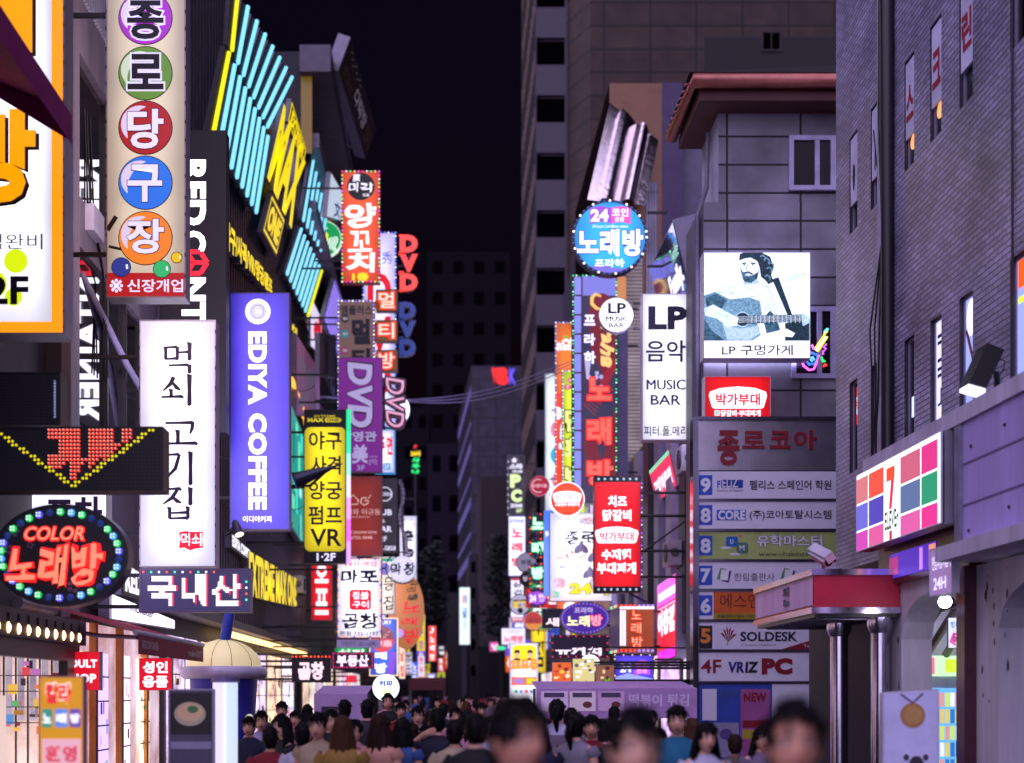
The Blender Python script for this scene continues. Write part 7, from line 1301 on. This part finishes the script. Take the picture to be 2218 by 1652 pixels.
tree('dark pine-like tree in front of the brown far block', 1085, 92, 1165, 1390, 74, 2)
tree('dark leafy tree beside the surfboard sign, far left row', 935, 105, 1180, 1360, 56, 5)
# ---- the far rows of small signs
q_ = random.Random(31)
WD = ['호프', '치킨', '카페', '노래', '안경', '약국', '미용', '국밥', '김밥', '주점', '당구', '피자', '족발', '냉면', '분식', '여행']
CN = [('red', '#e81828', '#ffffff'), ('white', '#ece8ff', '#c01830'), ('yellow', '#f0d020', '#2a1a30'), ('orange', '#f06a18', '#ffffff'), ('blue', '#2a5ae8', '#ffffff'), ('green', '#18a858', '#ffffff'), ('pink', '#f068b8', '#ffffff'), ('violet', '#7a48e8', '#ffffff')]
ORD = ['first', 'second', 'third', 'fourth', 'fifth', 'sixth', 'seventh', 'eighth', 'ninth', 'tenth', 'eleventh', 'twelfth']
for side, sx in (('left', -1), ('right', 1)):
    for k in range(12):
        Y = 50 + 6.2 * k + q_.uniform(-1, 1); nm, c, ct = CN[(k * 5 + (3 if sx > 0 else 0)) % 8]; up = k % 3 != 1; w_ = q_.uniform(.7, 1.0) if up else q_.uniform(1.2, 1.7); h_ = q_.uniform(1.8, 3.4) if up else q_.uniform(.6, .9); z0 = q_.uniform(2.4, 5.2); X0 = sx * (4.9 - w_ / 2 - q_.uniform(0, .5))
        cx = VX + X0 / Y * F; hw = w_ / 2 / Y * F; y1 = VY - (z0 - H) / Y * F; y0 = VY - (z0 + h_ - H) / Y * F; tx = WD[(k + (6 if sx > 0 else 0)) % 16]
        s = Sign('blade_sign', f"small {nm} {'upright' if up else 'wide'} sign, {ORD[k]} along the far {side}-hand row above the crowd", Fr(Y), cx - hw, y0, cx + hw, y1, em(c, 1.0, tubes=1.0), depth=.2, lip=.4, group='small signs along the far street')
        m = em(ct, 1.1) if ct == '#ffffff' else mat(ct, .5)
        if up:
            for i, ch in enumerate(tx): s.t(ch, cx - hw * .65, y0 + (y1 - y0) * (.08 + .46 * i), cx + hw * .65, y0 + (y1 - y0) * (.46 + .46 * i), m, bold=.03)
        else: s.t(tx, cx - hw * .8, y0 + (y1 - y0) * .18, cx + hw * .8, y1 - (y1 - y0) * .18, m, bold=.03)
        s.done()

for k in range(10):
    Y = 98 + 5.5 * k; nm, c, ct = CN[(k * 3 + 1) % 8]; cx = [884, 898, 912, 924, 936, 956, 972, 1034, 1052, 1066][k]; y1 = q_.uniform(1430, 1490); h_ = q_.uniform(22, 60); w_ = q_.uniform(7, 11); tx = WD[(k * 3) % 16]
    s = Sign('blade_sign', f"tiny {nm} upright sign, {ORD[k]} from the LED letters at the street's end", Fr(Y), cx - w_, y1 - h_, cx + w_, y1, em(c, 1.0, tubes=1.0), depth=.2, lip=.3, arms=False, group='tiny signs at the end of the street')
    m = em(ct, 1.1) if ct == '#ffffff' else mat(ct, .5)
    for i, ch in enumerate(tx): s.t(ch, cx - w_ * .6, y1 - h_ + h_ * (.08 + .46 * i), cx + w_ * .6, y1 - h_ + h_ * (.46 + .46 * i), m, bold=.03)
    l = s.p('pole'); l.tube([s.pl(cx, y1, -.15), (px(cx, Y), Y + .15, .004)], .06, DARK, 6); s.done()
# ================================================================ people
SK = [mat('#e0a890', .45, var=.08), mat('#d0927a', .45, var=.08), mat('#8a5440', .5, var=.08)]
HAIR = [mat('#0c090c', .6, var=.3, scale=40, spec=.15), mat('#2a1712', .6, var=.3, scale=40, spec=.15), mat('#4a2c1c', .6, var=.3, scale=40, spec=.15)]
EYE, LIP, BROW = mat('#120c10', .2), mat('#8a4448', .45), mat('#17100f', .7)
def skin_body(arm):
    """one continuous figure grown from a skeleton; arm: 0 hanging, 1 one hand raised to the neck"""
    J = [((0, 0, .95), .115), ((0, .0, 1.12), .105), ((0, .01, 1.30), .12), ((0, .015, 1.43), .085), ((0, .01, 1.50), .052), ((0, -.005, 1.56), .05)]
    E = [(0, 1), (1, 2), (2, 3), (3, 4), (4, 5)]
    def add(p, r, a): J.append((p, r)); E.append((a, len(J) - 1)); return len(J) - 1
    for sx in (-1, 1):
        h = add((sx * .09, 0, .88), .09, 0); k = add((sx * .10, -.02, .50), .058, h); c = add((sx * .10, .01, .32), .055, k); a = add((sx * .10, .02, .09), .036, c); add((sx * .11, -.14, .05), .03, a)
        s = add((sx * .17, .015, 1.40), .06, 3)
        if arm and sx > 0: e = add((.33, -.02, 1.32), .045, s); w_ = add((.14, .06, 1.50), .028, e); hd = add((.09, .09, 1.53), .03, w_); dv = Vector((-.06, .02, .02)); px_ = Vector((0, .0, .016))
        else: e = add((sx * .23, .03, 1.13), .043, s); w_ = add((sx * .25, -.03, .89), .028, e); hd = add((sx * .25, -.045, .82), .032, w_); dv = Vector((0, -.012, -.075)); px_ = Vector((0, .017, 0))
        o = Vector(J[hd][0])
        for q in range(4):
            ln = (.85, 1.0, .93, .72)[q]; b = o + px_ * (q - 1.5) + dv * .45; f1 = add(tuple(b), .0105, hd); f2 = add(tuple(b + dv * .5 * ln), .009, f1); add(tuple(b + dv * .9 * ln + Vector((-sx * .012, 0, 0))), .0075, f2)
        th = add(tuple(o - px_ * 1.7 + dv * .2), .012, hd); add(tuple(o - px_ * 2.2 + dv * .7), .009, th)
    me = bpy.data.meshes.new('b'); me.from_pydata([p for p, _ in J], E, []); ob = bpy.data.objects.new('b', me); COL.objects.link(ob)
    md = ob.modifiers.new('s', 'SKIN'); md.use_smooth_shade = True
    for i, (_, r_) in enumerate(J):
        v = me.skin_vertices[0].data[i]; v.radius = (r_, r_); v.use_root = (i == 0)
    sb = ob.modifiers.new('d', 'SUBSURF'); sb.levels = 1
    dg = bpy.context.evaluated_depsgraph_get(); m = bpy.data.meshes.new_from_object(ob.evaluated_get(dg), depsgraph=dg); bpy.data.objects.remove(ob)
    return [v.co.copy() for v in m.vertices], [tuple(p.vertices) for p in m.polygons]
G_ = lambda x, y, z, cx, cz, s: math.exp(-((x - cx) ** 2 + (z - cz) ** 2) / (2 * s * s))
def head_grid(sc=1.0, n=36, k=26):
    """a face: forehead, brows, eye sockets, nose, lips, chin; looks towards -Y"""
    v = []
    for j in range(k + 1):
        t = math.pi * j / k
        for i in range(n):
            a = 2 * math.pi * i / n; x, y, z = math.sin(t) * math.sin(a), -math.sin(t) * math.cos(a), math.cos(t)
            w_ = .074 * (1 - .22 * max(0, -z) ** 1.5); d_ = .094 if y < 0 else .098; X_, Y_, Z_ = x * w_, y * d_, z * .118
            if z < 0 and y < 0: Y_ -= .006 * -z
            if y < -.1:
                Y_ -= .024 * G_(X_, 0, Z_, 0, -.022, .011) + .010 * G_(X_, 0, Z_, 0, .005, .010); Y_ += .011 * (G_(X_, 0, Z_, .031, .012, .014) + G_(X_, 0, Z_, -.031, .012, .014)); Y_ -= .007 * G_(X_, 0, Z_, 0, -.058, .014) - .004 * G_(X_, 0, Z_, 0, -.047, .006); Y_ -= .007 * G_(X_, 0, Z_, 0, -.095, .016); Y_ -= .004 * (G_(X_, 0, Z_, .03, .032, .012) + G_(X_, 0, Z_, -.03, .032, .012))
            v.append(Vector((X_, Y_, Z_)) * sc)
    f = [(j * n + i, j * n + (i + 1) % n, (j + 1) * n + (i + 1) % n, (j + 1) * n + i) for j in range(k) for i in range(n)]
    return v, f
HC = Vector((0, -.02, 1.63))
def body_mesh(arm, skin_m):
    l = L(); v, f = skin_body(arm); l.raw(v, f, skin_m, True); hv, hf = head_grid(); hv = [q + HC for q in hv]; b = len(l.v); l.raw(hv, hf, skin_m, True)
    for sx in (-1, 1):
        l.ball(HC + Vector((sx * .0755, .006, -.008)), .03, skin_m, 10, (.38, .62, 1.05)); l.ball(HC + Vector((sx * .031, -.078, .011)), .0135, mat('#d8d2d4', .2), 10, (1.15, .6, .62)); l.ball(HC + Vector((sx * .031, -.0855, .011)), .0068, EYE, 8, (1, .5, 1)); l.tube([HC + Vector((sx * .014, -.092, .03)), HC + Vector((sx * .032, -.091, .036)), HC + Vector((sx * .05, -.077, .029))], [.0035, .0045, .002], BROW, 6)
    l.tube([HC + Vector((-.024, -.088, -.058)), HC + Vector((0, -.0985, -.056)), HC + Vector((.024, -.088, -.058))], [.003, .0075, .003], LIP, 6); l.tube([HC + Vector((-.02, -.089, -.066)), HC + Vector((0, -.097, -.068)), HC + Vector((.02, -.089, -.066))], [.003, .007, .003], LIP, 6)
    return l
def hair_short(l, m, sd, fringe=.03, bulk=1.0):
    n, k = 40, 26; hv, _ = head_grid(1, n, k); vv = []
    for q in hv:
        nz = noise.noise((q.x * 40, q.y * 40, q.z * 26 + sd)) * .010; top = max(0, q.z / .118); d_ = q.normalized(); vv.append(HC + q + d_ * ((.010 + .016 * top) * bulk + nz))
    ff = []
    for j in range(k):
        for i in range(n):
            c = (hv[j * n + i] + hv[(j + 1) * n + (i + 1) % n]) / 2; a = math.atan2(c.x, -c.y); fr = abs(a); lim = fringe + .012 * math.sin(i * 2.1 + sd) if fr < .75 else (.0 if fr < 1.25 else (-.012 if fr < 1.75 else -.085))
            if c.z > lim: ff.append((j * n + i, j * n + (i + 1) % n, (j + 1) * n + (i + 1) % n, (j + 1) * n + i))
    l.raw(vv, ff, m, True); q = random.Random(sd)
    for _ in range(70):                                    # loose locks
        t, a = q.uniform(.15, 1.15), q.uniform(0, 6.28); d_ = Vector((math.sin(t) * math.sin(a), -math.sin(t) * math.cos(a), math.cos(t))); p0 = HC + Vector((d_.x * .088, d_.y * .108, d_.z * .134)); dr = Vector((d_.x * .6 + q.gauss(0, .3), d_.y * .6 - .2, .25 - .9 * math.sin(t))).normalized()
        if p0.z - HC.z > (.045 if d_.y < -.5 else -.01): l.tube([p0, p0 + dr * .02 + d_ * .004, p0 + dr * .042], [.009, .007, .001], m, 5)
def hair_long(l, m, sd, ln=.42, tie=0):
    hair_short(l, m, sd, .045, 1.1); n = 28
    if tie:
        pts = [HC + Vector((0, .10, .05)), HC + Vector((0, .16, .03)), HC + Vector((.01, .17, -.08)), HC + Vector((.0, .14, -.22))]; l.tube(pts, [.03, .045, .04, .012], m, 12); return
    rows = []
    for j in range(9):
        t = j / 8; z = .03 - ln * t; w_ = .088 + .05 * math.sin(min(1, t * 1.3) * 1.5); dp = .10 + .03 * t; row = []
        for i in range(n + 1):
            a = R(-118 + 236 * i / n); nz = .012 * noise.noise((i * .7, t * 2.5, sd)) + .008 * math.sin(i * 1.9 + sd)
            row.append(HC + Vector(((w_ + nz) * math.sin(a), .012 + (dp + nz) * math.cos(a), z - (.03 * math.sin(i * 2.3 + sd) if j == 8 else 0))))
        rows.append(row)
    for q in (0, -.018):
        l.raw([p + Vector((p.x * q / .09, (p.y - HC.y) * q / .1, 0)) for r_ in rows for p in r_], [(j * (n + 1) + i, j * (n + 1) + i + 1, (j + 1) * (n + 1) + i + 1, (j + 1) * (n + 1) + i) for j in range(8) for i in range(n)], m, True)
def loft(l, rings, m, n=24, cap=True):
    v = []
    for (z, rx, ry, cx, cy) in rings: v += [Vector((cx + rx * math.cos(2 * math.pi * k / n), cy + ry * math.sin(2 * math.pi * k / n) , z)) for k in range(n)]
    l.raw(v, [(j * n + k, j * n + (k + 1) % n, (j + 1) * n + (k + 1) % n, (j + 1) * n + k) for j in range(len(rings) - 1) for k in range(n)], m, True)
def shirt(l, m, arm, slim, long_):
    s_ = .93 if slim else 1.0
    loft(l, [(.86, .165 * s_, .125, 0, .0), (.98, .16 * s_, .122, 0, 0), (1.12, .150 * s_, .118, 0, .0), (1.24, .172 * s_, .128, 0, .005), (1.34, .200 * s_, .130, 0, .012), (1.40, .208 * s_, .115, 0, .015), (1.445, .175 * s_, .094, 0, .016), (1.475, .115, .078, 0, .015), (1.497, .072, .068, 0, .012), (1.503, .064, .062, 0, .01), (1.49, .058, .056, 0, .01)], m)
    for sx in (-1, 1):
        if arm and sx > 0: l.tube([(.15, .015, 1.40), (.21, .005, 1.385), (.30, -.015, 1.33)], [.085, .078, .062], m, 14, caps=False)
        else:
            pts = [(sx * .150, .015, 1.415), (sx * .188, .017, 1.36), (sx * .212, .024, 1.24), (sx * .228, .03, 1.16)]; rs = [.078, .078, .066, .060]
            if long_: pts += [(sx * .238, .01, 1.06), (sx * .25, -.03, .90)]; rs += [.052, .042]
            l.tube(pts, rs, m, 14, caps=False)
def trousers(l, m):
    loft(l, [(.90, .155, .115, 0, 0), (.97, .150, .112, 0, 0)], m); 
    for sx in (-1, 1): l.tube([(sx * .075, 0, .93), (sx * .09, 0, .82), (sx * .10, -.015, .5), (sx * .10, .015, .10)], [.105, .10, .075, .062], m, 14)
_proto = {}
def meshes(kind, arm, slim, long_, hk):
    """shared meshes: body, hair, shirt, trousers, shoes"""
    ks = dict(body=('b', arm), hair=('h', hk), shirt=('s', arm, slim, long_), trousers=('t',), shoe=('f',))
    for n_, k in ks.items():
        if k in _proto: continue
        l = L()
        if n_ == 'body': l = body_mesh(arm, SK[0])
        elif n_ == 'hair': (hair_short(l, HAIR[0], hk[1], hk[2] if len(hk) > 2 else .035) if hk[0] == 's' else hair_long(l, HAIR[0], hk[1], hk[2] if len(hk) > 2 else .42, hk[0] == 't'))
        elif n_ == 'shirt': shirt(l, WHITE if False else SK[0], arm, slim, long_)
        elif n_ == 'trousers': trousers(l, SK[0])
        else:
            for sx in (-1, 1): l.tube([(sx * .105, .06, .05), (sx * .105, 0, .055), (sx * .11, -.1, .045), (sx * .115, -.18, .035)], [.045, .05, .045, .03], SK[0], 12)
        me = bpy.data.meshes.new(n_); me.from_pydata(l.v, [], l.f)
        for m in l.mats: me.materials.append(m)
        me.polygons.foreach_set('material_index', l.m); me.polygons.foreach_set('use_smooth', l.s); me.update(); _proto[k] = me
    return {n_: _proto[k] for n_, k in ks.items()}
def person(label, x, ytop, Y, yaw, top, hk=('s', 1), hair=0, arm=0, slim=0, long_=0, sk=0, trou='#1c1a26', tilt=0, group=None, bag=None):
    """x, ytop: where the crown of the head comes; yaw 0 faces the camera, 180 walks away"""
    Y = Y * .82 if Y < 5.6 else Y
    zt = pz(ytop, Y); sc = (zt - .12 * (abs(px(x, Y)) > 4.1) ) / 1.765; ms = meshes(0, arm, slim, long_, hk)
    o = bpy.data.objects.new('person', ms['body']); COL.objects.link(o); o.location = (px(x, Y), Y, .004 if abs(px(x, Y)) < 4.1 else .12); o.rotation_euler = (0, 0, R(yaw)); o.scale = (sc, sc, sc); tag(o, label, 'person', group)
    def own(ob, m): ob.material_slots[0].link = 'OBJECT'; ob.material_slots[0].material = m
    own(o, SK[sk])
    for n_, m in (('hair', HAIR[hair]), ('shirt', mat(top, .8, var=.2, scale=8, bump=.15)), ('trousers', mat(trou, .8)), ('shoe', mat('#2a2830', .5))):
        c = bpy.data.objects.new('shoes' if n_ == 'shoe' else n_, ms[n_]); COL.objects.link(c); c.parent = o; own(c, m)
    if bag:
        l = L(); l.tube([(.10, -.10, 1.42), (.11, -.02, 1.49), (.10, .12, 1.42), (.09, .15, 1.2)], .018, mat(bag, .6), 8); l.tube([(-.10, -.10, 1.42), (-.11, -.02, 1.49), (-.10, .12, 1.42), (-.09, .15, 1.2)], .018, mat(bag, .6), 8); loft(l, [(1.0, .12, .05, 0, .17), (1.05, .15, .08, 0, .19), (1.3, .14, .08, 0, .19), (1.38, .09, .05, 0, .17)], mat(bag, .7)); c = l.build('backpack'); c.parent = o
    return o
S1, S2, S3, S4 = ('s', 1, .052), ('s', 2, .06), ('s', 3, .04), ('s', 5, .066)
LG, LG2, TIE = ('l', 3), ('l', 7, .34), ('t', 4)
person('tall short-haired man in dark shirt turned aside, nearest head in the middle of the crowd', 1108, 1513, 5.2, 42, '#241e2c', S4, sk=1)
person('short-haired man with bowed head and pale shirt, just left of the directory board', 1372, 1535, 5.2, 4, '#b8ac9a', S1)
person('short-haired man with bowed head standing before the blue noticeboard', 1716, 1521, 5.0, -6, '#4a4452', S2, sk=1)
person('smiling person in a teal shirt behind the bowed pale-shirted man', 1466, 1529, 11, -8, '#1a6a90', S3, slim=1)
person('woman with long dark hair in a white top beside the steel post', 1527, 1566, 10, 12, '#c8c4dc', LG, slim=1)
person('dark-skinned person seen from behind, low by the directory board', 1592, 1592, 13, 170, '#5a4a44', S1, sk=2, hair=1)
person('person in a white shirt with backpack straps walking away below the round signboard', 1206, 1516, 14.5, 176, '#c4c0e0', TIE, bag='#6a5a70')
person('ponytailed person in a grey top in front of the white-shirted backpacker', 1248, 1546, 12, 150, '#8a8494', TIE, slim=1)
person('young woman in pink in profile right of the grey ponytail', 1296, 1558, 15, -70, '#c8a0b8', LG2, slim=1)
person('woman with long brown hair in a mustard top walking away', 742, 1553, 11, 172, '#9a7a34', ('l', 9, .5), hair=2, slim=1)
person('woman with brown hair in a peach top right of the mustard one', 821, 1549, 11.6, 160, '#d89a86', ('l', 11, .3), hair=1, slim=1)
person('black-haired man facing away behind the mustard top', 746, 1517, 17, 178, '#2a2838', S1)
person('black-haired person facing away between the mustard and peach tops', 795, 1516, 16.5, 165, '#34303c', S3)
person('tall man in a black tee walking towards the camera near the ball-shaped sign', 840, 1503, 21, 4, '#15141a', S2)
person('woman in a black top in profile, far left of the crowd', 614, 1549, 13, -60, '#121016', LG2, slim=1)
person('man in a white shirt facing the camera beside the glowing column', 566, 1541, 15.5, 6, '#b4aee0', S1)
person('dark-haired person half hidden behind the woman in black', 611, 1520, 19, 0, '#3a3448', S3)
person('broad man in a navy tee with a hand behind his neck, walking away', 946, 1536, 12.6, 178, '#1a1830', S1, arm=1)
person('black-haired person in black facing away beside the nearest big head', 1030, 1546, 9.5, 170, '#131118', S3)
person('long-haired woman in grey-blue walking away left of the navy tee', 890, 1566, 13.5, 175, '#5a5a78', LG, hair=1, slim=1)
person('woman with dark hair at the far right behind the bowed heads', 1648, 1575, 12, 10, '#7a6a84', LG2, slim=1)
# the rest of the crowd, told apart by where they walk
q_ = random.Random(11); tops = [('white', '#c8c4dc'), ('black', '#1d1a22'), ('grey', '#7a7484'), ('navy', '#1c2040'), ('pink', '#c88aa0'), ('beige', '#b8a488'), ('red', '#8a1c2a'), ('blue', '#3a5a9a')]
spots = [(905, 1524, 12), (930, 1528, 14), (868, 1516, 15), (960, 1520, 16), (985, 1524, 13), (1010, 1516, 18), (1040, 1518, 15), (1150, 1515, 14), (1172, 1512, 17), (1225, 1510, 19), (880, 1512, 21), (915, 1510, 23), (948, 1508, 26), (978, 1512, 22), (1002, 1509, 28), (1030, 1510, 24), (1062, 1508, 27), (1085, 1512, 20), (1120, 1508, 25), (1145, 1508, 30), (700, 1524, 15), (665, 1522, 16), (640, 1530, 14), (1330, 1520, 14), (1410, 1526, 13), (1185, 1506, 32), (860, 1508, 30), (835, 1510, 28), (900, 1506, 36), (1070, 1506, 38), (690, 1540, 8.5), (655, 1550, 9), (770, 1556, 9.5), (870, 1552, 9), (925, 1556, 10), (985, 1552, 8.6), (1062, 1548, 9), (1165, 1556, 8.4), (1280, 1545, 9.4), (1325, 1552, 9), (1425, 1560, 8.6), (1500, 1552, 10.5), (540, 1548, 11), (585, 1560, 9), (715, 1534, 10.5), (1012, 1536, 10), (1130, 1530, 12), (1235, 1530, 11)]
for i, (x, yt, Y) in enumerate(spots):
    Y *= 1.35; yt += q_.uniform(0, 1) ** 2 * 190 / Y + 4
    nm, c = tops[(i * 3 + i // 8) % 8]; back = i % 2 != 0; lg = i % 4 == 1
    by = min((('the mustard-topped woman', 742), ('the black tee', 840), ('the navy tee', 946), ('the nearest big head', 1108), ('the backpacker', 1206), ('the peach-topped woman', 821), ('the pale-shirted bowed man', 1372), ('the woman in black', 614), ('the person in black', 1030)), key=lambda a: abs(a[1] - x))
    dep = 'mid-crowd' if Y < 26 else 'deep in the crowd' if Y < 35 else 'tiny and far'
    side = 'left of' if x < by[1] - 4 else 'right of' if x > by[1] + 4 else 'straight behind'
    person(f"{dep} {'long-haired' if lg else 'short-haired'} person in {nm} {'walking away' if back else 'facing us'}, {side} {by[0]}", x, yt, Y, (180 if back else 0) + q_.uniform(-25, 25), c, [S1, S2, S3, S4][i % 4] if not lg else [LG, LG2][i // 4 % 2], hair=i % 3 if lg else 0, slim=lg, sk=i % 2, group='people in the street crowd')
far = L(); ms = meshes(0, 0, 0, 0, S1)
for k in range(30):
    Y = q_.uniform(55, 110); X_ = q_.uniform(-3.6, 3.6); s_ = q_.uniform(.9, 1.02); tops_c = mat(q_.choice(tops)[1], .8); a = q_.uniform(0, 6.28)
    loft(far, [(z, rx * s_, ry * s_, X_, Y) for z, rx, ry in ((.004, .12, .1), (.9, .16, .12), (1.38, .2, .12), (1.46, .08, .07))], tops_c, 10); far.ball((X_, Y, 1.58 * s_), .115 * s_, HAIR[0], 8, (.8, .9, 1.1))
struct(far.build('crowd'), 'stuff')
